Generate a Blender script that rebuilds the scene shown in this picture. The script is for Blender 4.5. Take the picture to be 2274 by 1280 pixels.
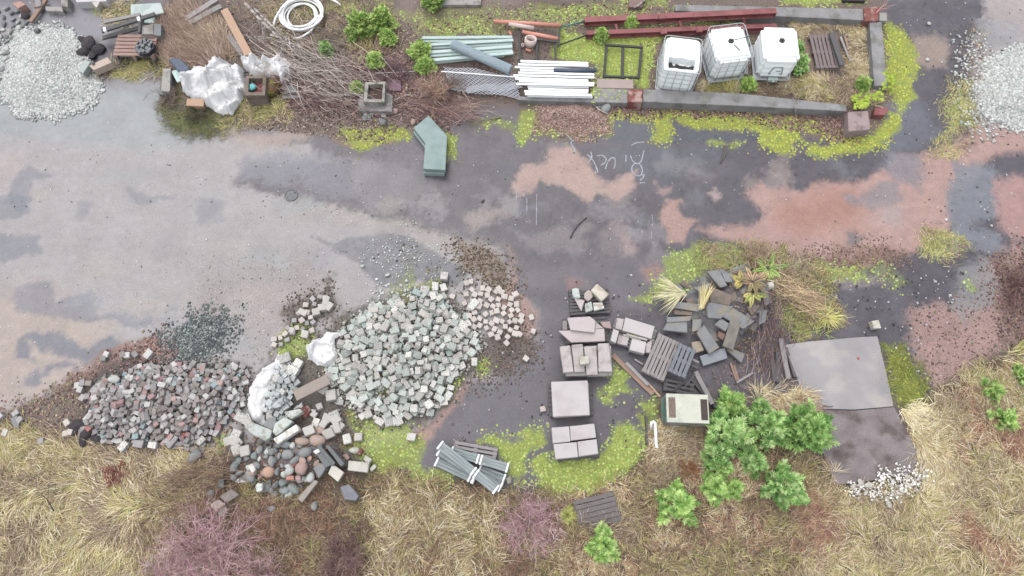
import bpy, bmesh, math, random
import numpy as np
from mathutils import Vector, Matrix, Euler
for o in list(bpy.data.objects): bpy.data.objects.remove(o)
SC = bpy.context.scene
COL = SC.collection
R = math.radians
# ------------------------------------------------------------------ camera, sky, sun, exposure
H, TILT, FPX = 18.0, R(19.0), 1537.0
cd = bpy.data.cameras.new("camera"); cam = bpy.data.objects.new("camera", cd); COL.objects.link(cam)
cam.location = (0, 0, H); cam.rotation_euler = (TILT, 0, 0)
cd.sensor_width = 36; cd.lens = 36 * FPX / 2274; cd.clip_end = 5000
SC.camera = cam
SUN_EL, SUN_AZ = R(62), R(-25)          # high soft light behind thin cloud, from the lower left
world = bpy.data.worlds.new("World"); SC.world = world; world.use_nodes = True
nt = world.node_tree; bg = nt.nodes["Background"]
sky = nt.nodes.new("ShaderNodeTexSky"); sky.sky_type = 'NISHITA'; sky.sun_disc = False
sky.sun_elevation = SUN_EL; sky.sun_rotation = SUN_AZ; sky.dust_density = 4.0; sky.air_density = 1.0
hs = nt.nodes.new("ShaderNodeHueSaturation"); hs.inputs["Saturation"].default_value = 0.32   # overcast: nearly grey sky
nt.links.new(sky.outputs[0], hs.inputs["Color"]); nt.links.new(hs.outputs[0], bg.inputs[0])
bg.inputs[1].default_value = 0.15
sl = bpy.data.lights.new("sun", 'SUN'); sun = bpy.data.objects.new("sun", sl); COL.objects.link(sun)
sl.energy = 1.1; sl.angle = R(45); sl.color = (1.0, 0.97, 0.93)
sun.rotation_euler = (R(90) - SUN_EL, 0, R(-22))
SC.view_settings.view_transform = 'Standard'; SC.view_settings.look = 'None'
SC.view_settings.gamma = 1; SC.view_settings.exposure = 1.15
SC.cycles.max_bounces = 5; SC.cycles.diffuse_bounces = 3; SC.cycles.glossy_bounces = 2
SC.cycles.transmission_bounces = 3; SC.cycles.transparent_max_bounces = 6
KEXP = 2.3            # measured: display value of a white horizontal surface under this light and exposure
# ------------------------------------------------------------------ geometry of the place
CT, ST = math.cos(TILT), math.sin(TILT)
def W(px, py, z=0.0):
    """metres on the level z for a measured point of the survey picture (drone above the origin, y away)"""
    cx = (px - 1137) / FPX; cy = -(py - 640) / FPX
    dy = cy * CT + ST; dz = cy * ST - CT; t = (z - H) / dz
    return Vector((cx * t, dy * t, z))
def Wn(P, z=0.0):
    P = np.asarray(P, float); cx = (P[:, 0] - 1137) / FPX; cy = -(P[:, 1] - 640) / FPX
    t = (z - H) / (cy * ST - CT)
    return np.stack([cx * t, (cy * CT + ST) * t], 1)
rng = np.random.default_rng(7)
random.seed(7)
def lin(c): c = c / 255.0; return c / 12.92 if c <= 0.04045 else ((c + 0.055) / 1.055) ** 2.4
def C(r, g, b, k=1.0):
    """albedo of a matt level surface that shows as this colour in overcast light"""
    return (min(.85, lin(r) / KEXP * k), min(.85, lin(g) / KEXP * k), min(.85, lin(b) / KEXP * k))
# ------------------------------------------------------------------ noise
def _h(i, j, s):
    n = (i * 374761393 + j * 668265263 + s * 974711) & 0x7fffffff
    n = ((n ^ (n >> 13)) * 1274126177) & 0x7fffffff
    return ((n ^ (n >> 16)) & 0xffff) / 65535.0
def vnoise(x, y, s=0):
    xi = np.floor(x).astype(np.int64); yi = np.floor(y).astype(np.int64); fx = x - xi; fy = y - yi
    fx = fx * fx * (3 - 2 * fx); fy = fy * fy * (3 - 2 * fy)
    a = _h(xi, yi, s); b = _h(xi + 1, yi, s); c = _h(xi, yi + 1, s); d = _h(xi + 1, yi + 1, s)
    return (a * (1 - fx) + b * fx) * (1 - fy) + (c * (1 - fx) + d * fx) * fy
def fbm(x, y, s=0, o=4):
    r = 0; a = .5; t = 0
    for k in range(o):
        r = r + a * vnoise(x * 2 ** k + 17.3 * k, y * 2 ** k - 9.1 * k, s + k); t += a; a *= .55
    return r / t
def sdf(P, X, Y):
    """signed distance (positive inside) to polygon P (metres)"""
    P = np.asarray(P); n = len(P); d = np.full(X.shape, 1e9); ins = np.zeros(X.shape, bool)
    for i in range(n):
        ax, ay = P[i]; bx, by = P[(i + 1) % n]; ex, ey = bx - ax, by - ay
        t = np.clip(((X - ax) * ex + (Y - ay) * ey) / (ex * ex + ey * ey + 1e-12), 0, 1)
        d = np.minimum(d, (X - ax - ex * t) ** 2 + (Y - ay - ey * t) ** 2)
        c = ((ay > Y) != (by > Y)) & (X < (bx - ax) * (Y - ay) / (by - ay + 1e-12) + ax); ins ^= c
    d = np.sqrt(d); return np.where(ins, d, -d)
def sstep(a, b, x): t = np.clip((x - a) / (b - a), 0, 1); return t * t * (3 - 2 * t)
# ------------------------------------------------------------------ heaps: where the ground rises (outline in picture points, height, ramp)
HEAPS = {
 'pale': ([(700,760),(760,700),(830,670),(900,650),(950,625),(1000,640),(1030,680),(1065,740),(1060,800),(1010,850),(1000,890),(930,930),(850,945),(790,930),(745,880),(740,830),(715,800)], .34, 1.3),
 'mixed': ([(185,900),(200,860),(240,815),(300,815),(350,805),(420,805),(480,815),(545,805),(555,830),(545,900),(520,940),(470,990),(420,1015),(380,1000),(290,995),(200,985),(170,960)], .40, .9),
 'stone': ([(505,1000),(560,960),(640,950),(700,930),(760,960),(770,1000),(720,1080),(640,1105),(560,1085),(520,1060)], .32, .8),
 'bag': ([(600,820),(640,800),(690,830),(680,900),(640,935),(590,930),(580,880)], .30, .5),
 'rubble': ([(1475,640),(1560,590),(1650,560),(1740,590),(1820,640),(1830,700),(1740,740),(1650,790),(1570,770),(1490,730)], .40, 1.2),
 'redgravel': ([(1195,235),(1280,222),(1345,240),(1350,285),(1280,300),(1200,280)], .22, .7),
 'whitegravel': ([(10,110),(50,72),(120,70),(170,90),(180,140),(215,190),(200,230),(120,255),(40,250),(0,200)], .24, 1.3),
 'eastgravel': ([(2195,150),(2240,115),(2400,100),(2400,300),(2250,285),(2190,250),(2180,200)], .16, 1.0),
 'darkgravel': ([(370,765),(400,730),(440,705),(500,700),(510,735),(480,780),(430,810),(385,805)], .03, .4),
}
HEAPW = {k: (Wn(v[0]), v[1], v[2]) for k, v in HEAPS.items()}
BANK = Wn([(-700,1000),(100,990),(420,1040),(700,1110),(1000,1130),(1420,1120),(1470,990),(1600,960),(1800,1010),(1840,1110),(2080,1070),(2040,930),(2274,850),(2700,800),(2700,1700),(-700,1700)])
def gz(X, Y):
    z = 0.012 * (fbm(X * .9, Y * .9, 5) - .5)
    for k, (P, h, rm) in HEAPW.items():
        d = sdf(P, X, Y); z = z + h * sstep(0, 1, d / rm) * (.85 + .3 * fbm(X * 1.7, Y * 1.7, 11))
    d = sdf(BANK, X, Y); z = z + sstep(0, 1.2, d) * (.10 + .35 * (fbm(X * .55, Y * .55, 23) - .3))
    return z
def gz1(x, y): return float(gz(np.array([x]), np.array([y]))[0])
def G(px, py):
    p = W(px, py); 
    for _ in range(2):
        z = gz1(p.x, p.y); p = W(px, py, z)
    return p
# ------------------------------------------------------------------ scene bookkeeping
def tag(o, label=None, cat=None, group=None, kind=None):
    if label: o['label'] = label; o['kind'] = 'thing'
    if cat: o['category'] = cat
    if group: o['group'] = group
    if kind: o['kind'] = kind
    return o
def empty(name, loc, rz=0, label=None, cat=None, group=None):
    o = bpy.data.objects.new(name, None); COL.objects.link(o); o.location = loc; o.rotation_euler = (0, 0, rz)
    o.empty_display_size = .1
    return tag(o, label, cat, group)
class MB:
    def __init__(s): s.v = []; s.f = []; s.c = []
    def add(s, V, F, col=None):
        n = len(s.v); s.v += [tuple(p) for p in V]; s.f += [tuple(i + n for i in f) for f in F]
        if col is not None: s.c += [tuple(col)] * len(V)
    def box(s, c, d, rz=0, rot=None, col=None, jit=0):
        M = rot if rot is not None else Matrix.Rotation(rz, 3, 'Z'); c = Vector(c); V = []
        for x in (-.5, .5):
            for y in (-.5, .5):
                for z in (-.5, .5):
                    V.append(c + M @ Vector((x * d[0] + jit * random.uniform(-1, 1), y * d[1] + jit * random.uniform(-1, 1), z * d[2])))
        s.add(V, [(0,1,3,2),(4,6,7,5),(0,4,5,1),(2,3,7,6),(0,2,6,4),(1,5,7,3)], col)
    def tube(s, pts, r, n=6, col=None, caps=True, closed=False):
        pts = [Vector(p) for p in pts]; m = len(pts); V = []; F = []
        rr = r if hasattr(r, '__len__') else [r] * m
        up = Vector((0, 0, 1)); 
        for i, p in enumerate(pts):
            a = pts[(i - 1) % m] if (closed or i > 0) else p; b = pts[(i + 1) % m] if (closed or i < m - 1) else p
            t = (b - a).normalized(); u = t.cross(up)
            if u.length < 1e-3: u = t.cross(Vector((0, 1, 0)))
            u.normalize(); w = u.cross(t)
            for k in range(n):
                a2 = 2 * math.pi * k / n; V.append(p + (u * math.cos(a2) + w * math.sin(a2)) * rr[i])
        for i in range(m if closed else m - 1):
            for k in range(n):
                j = (i + 1) % m; F.append((i*n+k, j*n+k, j*n+(k+1) % n, i*n+(k+1) % n))
        if caps and not closed: F += [tuple(range(n)), tuple(range((m-1)*n, m*n))[::-1]]
        s.add(V, F, col)
    def pipe(s, a, b, ro, ri, n=16, col=None):
        """open hollow pipe"""
        a = Vector(a); b = Vector(b); t = (b - a).normalized(); u = t.cross(Vector((0, 0, 1)))
        if u.length < 1e-3: u = Vector((1, 0, 0))
        u.normalize(); w = u.cross(t); V = []; F = []
        for p in (a, b):
            for r in (ro, ri):
                for k in range(n):
                    q = 2 * math.pi * k / n; V.append(p + (u * math.cos(q) + w * math.sin(q)) * r)
        for k in range(n):
            j = (k + 1) % n
            F += [(k, 2*n+k, 2*n+j, j), (n+k, n+j, 3*n+j, 3*n+k), (k, j, n+j, n+k), (2*n+k, 3*n+k, 3*n+j, 2*n+j)]
        s.add(V, F, col)
    def build(s, name, m, parent=None, smooth=False, bevel=0, loc=None):
        me = bpy.data.meshes.new(name); me.from_pydata(s.v, [], s.f)
        if s.c:
            a = me.color_attributes.new("Col", 'FLOAT_COLOR', 'POINT')
            a.data.foreach_set("color", np.array([(c[0], c[1], c[2], 1) for c in s.c], np.float32).ravel())
        bm = bmesh.new(); bm.from_mesh(me); bmesh.ops.recalc_face_normals(bm, faces=bm.faces)
        if bevel: bmesh.ops.bevel(bm, geom=bm.edges[:], offset=bevel, segments=1, affect='EDGES', clamp_overlap=True)
        bm.to_mesh(me); bm.free()
        if smooth: me.polygons.foreach_set("use_smooth", [True] * len(me.polygons))
        me.materials.append(m); o = bpy.data.objects.new(name, me); COL.objects.link(o)
        if parent: o.parent = parent
        if loc is not None: o.location = loc
        return o
def npmesh(name, V, F, m, col=None, smooth=False, parent=None):
    """V (n,3), F (m,k) with k 3 or 4"""
    V = np.asarray(V, np.float32); F = np.asarray(F, np.int32); k = F.shape[1]
    me = bpy.data.meshes.new(name); me.vertices.add(len(V)); me.vertices.foreach_set("co", V.ravel())
    me.loops.add(F.size); me.loops.foreach_set("vertex_index", F.ravel())
    me.polygons.add(len(F)); me.polygons.foreach_set("loop_start", np.arange(0, F.size, k, dtype=np.int32))
    if smooth: me.polygons.foreach_set("use_smooth", np.ones(len(F), bool))
    if col is not None:
        a = me.color_attributes.new("Col", 'FLOAT_COLOR', 'POINT'); c = np.ones((len(V), 4), np.float32); c[:, :col.shape[1]] = col
        a.data.foreach_set("color", c.ravel())
    me.update(calc_edges=True); me.validate(); me.materials.append(m)
    o = bpy.data.objects.new(name, me); COL.objects.link(o)
    if parent: o.parent = parent
    return o
# ------------------------------------------------------------------ materials
MATS = {}
def mat(key, rgb=None, rough=.8, amt=.35, scale=6, rnd=.12, bump=.3, stretch=None, spec=.3, attr=False, stain=None, metal=0, hue=0, fine=40, trans=0):
    if key in MATS: return MATS[key]
    m = bpy.data.materials.new(key); m.use_nodes = True; t = m.node_tree; n = t.nodes; L = t.links.new; b = n["Principled BSDF"]
    tc = n.new("ShaderNodeTexCoord"); mp = n.new("ShaderNodeMapping"); L(tc.outputs["Object"], mp.inputs[0])
    if stretch: mp.inputs["Scale"].default_value = stretch
    oi = n.new("ShaderNodeObjectInfo")
    ad = n.new("ShaderNodeVectorMath"); ad.operation = 'ADD'; sc = n.new("ShaderNodeVectorMath"); sc.operation = 'SCALE'
    cb = n.new("ShaderNodeCombineXYZ"); L(oi.outputs["Random"], cb.inputs[0]); L(oi.outputs["Random"], cb.inputs[1]); L(cb.outputs[0], sc.inputs[0]); sc.inputs["Scale"].default_value = 37
    L(mp.outputs[0], ad.inputs[0]); L(sc.outputs[0], ad.inputs[1])
    n1 = n.new("ShaderNodeTexNoise"); n1.inputs["Scale"].default_value = scale; n1.inputs["Detail"].default_value = 5; L(ad.outputs[0], n1.inputs["Vector"])
    n2 = n.new("ShaderNodeTexNoise"); n2.inputs["Scale"].default_value = fine; n2.inputs["Detail"].default_value = 3; L(ad.outputs[0], n2.inputs["Vector"])
    mx = n.new("ShaderNodeMath"); mx.operation = 'MULTIPLY_ADD'; L(n2.outputs[0], mx.inputs[0]); mx.inputs[1].default_value = .5
    hf = n.new("ShaderNodeMath"); hf.operation = 'MULTIPLY'; L(n1.outputs[0], hf.inputs[0]); hf.inputs[1].default_value = .5; L(hf.outputs[0], mx.inputs[2])
    mr = n.new("ShaderNodeMapRange"); L(mx.outputs[0], mr.inputs[0]); mr.inputs[1].default_value = .25; mr.inputs[2].default_value = .75
    mr.inputs[3].default_value = 1 - amt; mr.inputs[4].default_value = 1 + amt
    rr = n.new("ShaderNodeMapRange"); L(oi.outputs["Random"], rr.inputs[0]); rr.inputs[3].default_value = 1 - rnd; rr.inputs[4].default_value = 1 + rnd
    mu = n.new("ShaderNodeMath"); mu.operation = 'MULTIPLY'; L(mr.outputs[0], mu.inputs[0]); L(rr.outputs[0], mu.inputs[1])
    hv = n.new("ShaderNodeHueSaturation"); L(mu.outputs[0], hv.inputs["Value"])
    if hue:
        hr = n.new("ShaderNodeMapRange"); L(oi.outputs["Random"], hr.inputs[0]); hr.inputs[3].default_value = .5 - hue; hr.inputs[4].default_value = .5 + hue; L(hr.outputs[0], hv.inputs["Hue"])
    if attr:
        at = n.new("ShaderNodeAttribute"); at.attribute_name = "Col"; src = at.outputs["Color"]
    else:
        r0 = n.new("ShaderNodeRGB"); r0.outputs[0].default_value = (*rgb, 1); src = r0.outputs[0]
    if stain:
        ms = n.new("ShaderNodeMix"); ms.data_type = 'RGBA'; cr = n.new("ShaderNodeMapRange"); n3 = n.new("ShaderNodeTexNoise")
        n3.inputs["Scale"].default_value = stain[3] if len(stain) > 3 else 2.5; n3.inputs["Detail"].default_value = 6; L(ad.outputs[0], n3.inputs["Vector"])
        L(n3.outputs[0], cr.inputs[0]); cr.inputs[1].default_value = .5; cr.inputs[2].default_value = .62; L(cr.outputs[0], ms.inputs[0])
        L(src, ms.inputs[6]); ms.inputs[7].default_value = (*stain[:3], 1); src = ms.outputs[2]
    L(src, hv.inputs["Color"]); L(hv.outputs[0], b.inputs["Base Color"])
    b.inputs["Roughness"].default_value = rough; b.inputs["Specular IOR Level"].default_value = spec; b.inputs["Metallic"].default_value = metal
    if trans: b.inputs["Transmission Weight"].default_value = trans
    if bump:
        bp = n.new("ShaderNodeBump"); bp.inputs["Strength"].default_value = bump; bp.inputs["Distance"].default_value = .02; L(mx.outputs[0], bp.inputs["Height"]); L(bp.outputs[0], b.inputs["Normal"])
    MATS[key] = m; return m
# ------------------------------------------------------------------ the ground: one sheet to the horizon, its surfaces mapped from the site plan
def axis(lo, hi, st, far):
    a = list(np.arange(lo, hi + 1e-6, st)); d = st
    x = a[-1]; up = []
    while x < far: d *= 1.5; x += d; up.append(x)
    x = a[0]; d = st; dn = []
    while x > -far: d *= 1.5; x -= d; dn.append(x)
    return np.array(dn[::-1] + a + up)
gx = axis(-17.6, 17.6, .05, 900); gy = axis(-2.4, 17.6, .05, 900)
X, Y = np.meshgrid(gx, gy); sh = X.shape; X = X.ravel(); Y = Y.ravel()
Z = gz(X, Y)
wx = X + .55 * (fbm(X * 1.3, Y * 1.3, 31) - .5) + .16 * (fbm(X * 6, Y * 6, 33, 3) - .5)
wy = Y + .55 * (fbm(X * 1.3 + 50, Y * 1.3, 32) - .5) + .16 * (fbm(X * 6 + 50, Y * 6, 34, 3) - .5)
n_lo = fbm(X * .6, Y * .6, 41); n_mid = fbm(X * 2.2, Y * 2.2, 42); n_hi = fbm(X * 9, Y * 9, 43, 3)
n_vh = vnoise(X * 19, Y * 19, 47); colr = np.zeros((len(X), 3)); wet = np.zeros(len(X)); grain = np.zeros(len(X))
colr[:] = C(126, 121, 131, .50); wet[:] = .8; grain[:] = .38
colr *= (1 + .5 * (n_mid - .5) + .35 * (n_hi - .5) + .5 * np.clip(n_lo - .5, 0, 1))[:, None]
def layer(pts, rgb, w=.1, soft=.25, gr=.4, op=1.0, patch=0, warp=1, k=1.0):
    """pts: outline; soft: width of the blend in metres; patch>0 breaks it up with noise"""
    P = Wn(pts); lo = P.min(0) - 1.5; hi = P.max(0) + 1.5
    i = np.where((X > lo[0]) & (X < hi[0]) & (Y > lo[1]) & (Y < hi[1]))[0]
    if not len(i): return
    x = X[i] + (wx[i] - X[i]) * warp; y = Y[i] + (wy[i] - Y[i]) * warp
    d = sdf(P, x, y)
    if patch: d = d + patch * (n_mid[i] - .52) * 2.2 + patch * .5 * (n_hi[i] - .5)
    d = d + .5 * min(soft, .3) * (n_hi[i] - .5) + .7 * min(soft, .3) * (n_vh[i] - .5); soft = soft * .75
    a = sstep(-soft, soft, d) * op; a3 = a[:, None]
    colr[i] = colr[i] * (1 - a3) + np.array(C(*rgb, k * .80)) * a3
    wet[i] = wet[i] * (1 - a) + w * a; grain[i] = grain[i] * (1 - a) + gr * a
# far land round the yard
layer([(-9000,1500),(9000,1500),(9000,1290),(-9000,1290)], (125,112,92), 0, 1, .9)
# --- grey silt over the western yard
SILT = (188,184,185)
layer([(-900,60),(20,60),(230,190),(360,240),(500,310),(700,330),(705,365),(560,365),(505,400),(600,425),(660,450),(760,465),(880,490),(935,512),(1000,532),(1100,560),(1135,590),(1145,650),(1190,680),(1205,760),(1100,860),(1010,860),(960,950),(900,985),(700,1000),(300,1000),(170,960),(0,915),(-900,950)], SILT, .35, .18, .3, 1)
layer([(-900,0),(240,10),(250,80),(200,100),(50,60),(-900,80)], (158,156,165), .5, .4, .3)
layer([(130,190),(360,170),(480,280),(420,330),(200,320),(0,300),(-300,260)], (168,175,178), .75, .6, .15, .85)
layer([(-300,620),(120,640),(250,720),(200,830),(60,900),(-300,920)], (198,183,174), .4, .7, .2, .9)
layer([(-300,330),(60,330),(80,420),(-300,450)], (196,182,182), .4, .6, .2, .6)
layer([(400,560),(700,560),(740,620),(760,680),(640,800),(420,700)], (184,174,172), .15, .7, .6, .8)
layer([(640,440),(900,490),(1120,560),(1000,560),(800,510),(640,500)], (192,182,178), .2, .4, .5, .7)
layer([(300,560),(560,480),(650,520),(640,600),(400,640)], (184,182,182), .3, .8, .3, .6)
# dark bare asphalt showing through the silt, most of it under a film of water
for p, o in ((((50,370),(90,375),(125,390),(80,400),(60,470),(20,450)), .5), (((-60,445),(60,430),(75,480),(0,490)), .45), (((-60,525),(95,515),(90,560),(40,570),(-60,600)), .5),
          (((270,422),(310,430),(380,428),(392,440),(350,448),(290,450)), .45), (((430,445),(500,450),(490,490),(430,500)), .4), (((170,440),(205,445),(185,490),(165,480)), .35),
          (((30,640),(110,635),(130,665),(210,645),(220,690),(330,690),(345,680),(345,720),(270,730),(220,705),(120,705),(30,690)), .5),
          (((30,795),(55,735),(110,740),(160,745),(185,770),(230,755),(260,765),(250,790),(215,805),(150,785),(95,770),(60,765),(80,800)), .65), (((40,850),(80,810),(90,820),(105,800),(150,795),(182,815),(180,825),(130,810),(95,830),(70,852)), .6),
          (((360,660),(395,655),(398,690),(380,695)), .4)):
    layer(p, (132,135,148), .75, .12, .2, min(1, o * 1.35), .1)
layer([(690,530),(740,548),(790,528),(850,515),(915,530),(985,575),(1045,605),(1010,632),(960,625),(930,618),(880,640),(835,628),(800,592),(745,562)], (122,124,136), .95, .08, .15, 1, 0, .5, .62)
layer([(520,355),(560,345),(690,345),(740,350),(760,360),(690,400),(640,405),(530,395)], (150,150,160), .6, .25, .3, .8, .15)
layer([(700,370),(780,360),(830,360),(800,440),(700,440),(670,410)], (140,138,150), .6, .2, .3, .8, .1)
layer([(100,165),(330,150),(370,180),(360,210),(250,210)], (172,170,176), .5, .4, .25, .7)
# grey haze of fines over the asphalt
for p, c, o in ((((760,350),(880,355),(960,400),(960,430),(900,470),(800,440)), (168,163,166), .55), (((1030,492),(1055,468),(1110,458),(1150,440),(1145,470),(1100,495),(1045,508)), (186,174,170), .75),
          (((1300,450),(1380,440),(1440,470),(1400,500),(1330,490)), (172,164,168), .5), (((1350,480),(1400,490),(1390,530),(1350,520)), (178,160,160), .5), (((1140,520),(1230,500),(1320,530),(1290,560),(1180,560)), (176,164,166), .45),
          (((1330,520),(1420,510),(1400,570),(1360,600),(1320,570)), (178,164,164), .35), (((920,430),(1000,440),(990,470),(930,470)), (170,165,165), .5), (((850,440),(890,430),(900,465),(860,475)), (176,170,166), .7), (((690,360),(740,350),(745,375),(700,385)), (180,176,178), .5)):
    layer(p, c, .35, .25, .5, o, .25)
layer([(1420,320),(1600,330),(1560,390),(1400,400),(1330,340)], (122,130,142), .95, .35, .1, .6, 0, 1, .75)  # three puddles; their bluish highlight, a reflection, is put into the ground colour
layer([(1290,265),(1440,270),(1455,310),(1370,315)], (112,122,134), .95, .15, .2, .7, 0, .6, .7)
layer([(1495,275),(1700,285),(1690,310),(1490,315)], (110,116,130), .95, .15, .2, .7, 0, .6, .7)
q_ = np.random.default_rng(8)
for k_ in range(46):                       # thin dried silt films and damp blotches on the asphalt
    cx_, cy_ = q_.uniform(880, 2150), q_.uniform(330, 640); rx, ry = q_.uniform(14, 60), q_.uniform(8, 26)
    layer([(cx_ + rx * math.cos(t) * q_.uniform(.7, 1.2), cy_ + ry * math.sin(t) * q_.uniform(.7, 1.2)) for t in np.linspace(0, 6.28, 10)[:-1]], [(172,166,170), (186,170,166), (112,110,122), (150,152,162)][k_ % 4], .5, .22, .3, q_.uniform(.2, .5), .25)
for k_ in range(30):
    cx_, cy_ = q_.uniform(-50, 850), q_.uniform(260, 780); rx, ry = q_.uniform(25, 90), q_.uniform(8, 30)
    layer([(cx_ + rx * math.cos(t) * q_.uniform(.7, 1.2), cy_ + ry * math.sin(t) * q_.uniform(.7, 1.2)) for t in np.linspace(0, 6.28, 10)[:-1]], [(168,170,178), (200,190,184), (172,180,182), (176,170,174)][k_ % 4], .5, .3, .25, q_.uniform(.25, .6), .2)
# --- pink sand
PINK = (200,166,158)
layer([(1143,425),(1148,375),(1205,352),(1255,325),(1288,345),(1318,385),(1360,402),(1405,385),(1412,420),(1385,440),(1335,425),(1305,442),(1250,425),(1190,398),(1160,440)], (202,176,168), .2, .14, .35)
layer([(1480,440),(1500,440),(1518,478),(1548,490),(1520,530),(1488,538),(1463,492)], (196,164,156), .15, .12, .6)
layer([(1570,430),(1590,415),(1602,432),(1588,445)], (198,178,176), .2, .12, .4)
layer([(1450,412),(1480,405),(1475,430),(1455,425)], (190,164,160), .2, .15, .4, .8)
layer([(1365,530),(1385,525),(1410,565),(1380,575)], (190,168,166), .2, .15, .4, .7)
layer([(1550,512),(1640,500),(1700,470),(1655,428),(1690,408),(1750,418),(1850,402),(1960,388),(2010,345),(2060,340),(2130,310),(2170,262),(2400,262),(2400,330),(2210,345),(2135,420),(2110,480),(2090,530),(2020,570),(1900,600),(1760,570),(1650,550)], PINK, .25, .2, .3)
layer([(1740,440),(1880,410),(1930,450),(1900,510),(1780,530),(1720,490)], (188,142,128), .3, .7, .3, .8)
layer([(1970,340),(2050,340),(2050,420),(1990,405),(1960,370)], (146,144,154), .6, .25, .3, .8, .15)
layer([(1880,430),(2000,410),(2010,450),(1960,460),(1890,465)], (150,148,156), .6, .2, .4, .7, .2)
layer([(1960,450),(2010,460),(2000,500),(1950,490)], (186,182,184), .4, .3, .4, .5)
layer([(1885,520),(1912,520),(1910,545),(1885,545)], (128,124,130), .5, .15, .3, .8)
layer([(1120,-200),(2700,-200),(2700,5),(1400,3)], (150,145,152), .6, .3, .3, .2)
layer([(2120,-100),(2180,-100),(2190,60),(2165,110),(2150,180),(2150,260),(2190,290),(2274,260),(2700,200),(2700,-100)], (192,182,182), .45, .3, .3)
layer([(2170,40),(2274,60),(2274,120),(2190,110)], (170,172,176), .6, .4, .2, .7)
layer([(2020,75),(2090,70),(2110,100),(2095,150),(2030,150),(2010,110)], (178,160,150), .3, .25, .5, .9)
layer([(2120,360),(2210,370),(2210,470),(2160,500),(2230,520),(2230,560),(2100,560),(2100,430)], (146,150,160), .8, .2, .2, .9, .1)
layer([(2205,400),(2400,390),(2400,540),(2240,520),(2200,470)], (200,162,158), .2, .25, .3, .9)
layer([(1400,575),(1560,560),(1440,700),(1250,640),(1150,640),(1140,600)], (132,126,136), .7, .2, .3, .4)
layer([(1420,600),(1470,585),(1480,600),(1430,625)], (176,146,138), .1, .12, .8, .9)
layer([(1250,615),(1300,620),(1290,650),(1260,650)], (168,134,130), .1, .12, .8, .7)
layer([(2020,690),(2120,670),(2170,660),(2150,620),(2274,530),(2700,500),(2700,900),(2274,780),(2180,830),(2080,880),(2050,820),(2010,760)], (190,158,152), .1, .25, .9, .95, .15)
layer([(2180,640),(2230,580),(2274,560),(2700,540),(2700,800),(2240,760)], (128,106,100), 0, .35, 1, .75, .4)
layer([(1900,560),(1960,550),(2030,560),(2010,590),(1920,600),(1800,590),(1790,570)], (150,124,110), 0, .25, 1, .8, .3)
layer([(2130,600),(2200,570),(2210,640),(2150,720),(2110,690)], (158,158,160), .6, .25, .4, .8)
layer([(1010,940),(1160,700),(1200,650),(1225,690),(1215,940),(1200,1000),(1150,1010),(1050,960),(1000,1000),(960,960)], (118,114,124), .8, .2, .3, .5)
layer([(940,985),(905,970),(990,905),(1010,850),(1050,850),(1020,900)], (192,162,154), .1, .15, .8, 1)
layer([(1000,545),(1060,550),(1110,575),(1145,640),(1130,650),(1070,620),(1020,590)], (150,132,118), .0, .2, 1, .8, .25)
layer([(1130,560),(1145,600),(1165,650),(1190,690),(1195,740),(1170,760),(1120,690),(1080,640),(1140,640)], (190,160,150), .1, .15, .7, .9)
layer([(1060,770),(1150,700),(1190,760),(1190,800),(1120,850),(1060,850)], (116,104,96), 0, .25, 1, .85, .3)
layer([(640,680),(735,625),(745,680),(690,740),(640,770)], (110,98,90), .1, .2, .9, .7, .35)
layer([(590,800),(620,760),(600,830),(560,850)], (110,104,98), .2, .2, .8, .7, .2)
layer([(700,300),(540,270),(640,230),(760,250),(900,260),(880,320),(760,320)], (170,146,132), .05, .2, .9, .95)
layer([(470,290),(540,275),(700,290),(690,320),(540,330)], (196,180,172), .3, .25, .3, .8)
layer([(520,275),(620,280),(600,300),(530,300)], (130,126,134), .8, .15, .2, .8)
layer([(5,110),(50,72),(120,68),(170,90),(182,140),(216,190),(200,232),(120,258),(40,252),(0,200)], (206,212,208), .05, .15, 1, 1)
layer([(2190,150),(2240,112),(2400,98),(2400,300),(2250,288),(2188,250),(2178,200)], (210,214,212), .05, .15, 1, 1)
layer([(368,768),(400,732),(440,704),(500,698),(512,735),(480,780),(430,812),(384,808)], (100,110,112), .1, .12, 1, .9)
# --- soil under the heaps and the plants
SOIL = (112,98,90)
layer([(250,770),(360,740),(400,820),(270,830),(180,860),(90,900),(150,840)], (172,140,130), .05, .15, .9, .9, .15)
layer([(160,900),(240,800),(520,805),(560,830),(540,900),(430,1010),(170,990)], (96,90,88), .1, .2, .9, .9)
layer([(600,800),(700,770),(740,700),(960,620),(1060,720),(1060,840),(940,940),(830,950),(780,1000),(640,990)], (120,112,104), .1, .25, .9, .95, .1)
layer([(300,1060),(520,1030),(1250,1090),(1450,1000),(1800,1030),(1850,1090),(1760,1500),(300,1500)], (90,76,68), 0, .3, 1, 1)
layer([(-700,945),(40,905),(150,850),(215,820),(200,880),(170,980),(400,1005),(500,1000),(520,1040),(780,1040),(860,1000),(950,1080),(1110,1090),(1240,1100),(1400,1070),(1450,1000),(1440,890),(1470,870),(1560,950),(1570,880),(1650,900),(1760,870),(1790,905),(1830,1000),(1850,1080),(2060,1050),(2000,920),(1960,780),(2060,880),(2200,800),(2274,760),(2800,750),(2800,1700),(-700,1700)], (118,104,88), 0, .3, 1, 1)
layer([(0,930),(150,860),(200,850),(160,960),(80,980)], (146,132,122), 0, .3, 1, .8)
layer([(355,150),(345,40),(420,-60),(2000,-60),(1965,15),(1990,250),(1900,330),(1760,300),(1600,285),(1480,270),(1360,262),(1350,305),(1290,315),(1150,310),(1170,260),(1060,285),(1020,300),(900,300),(780,310),(620,290),(520,260),(470,300),(400,290),(350,230)], (140,124,116), 0, .2, 1, 1, .08)
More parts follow.
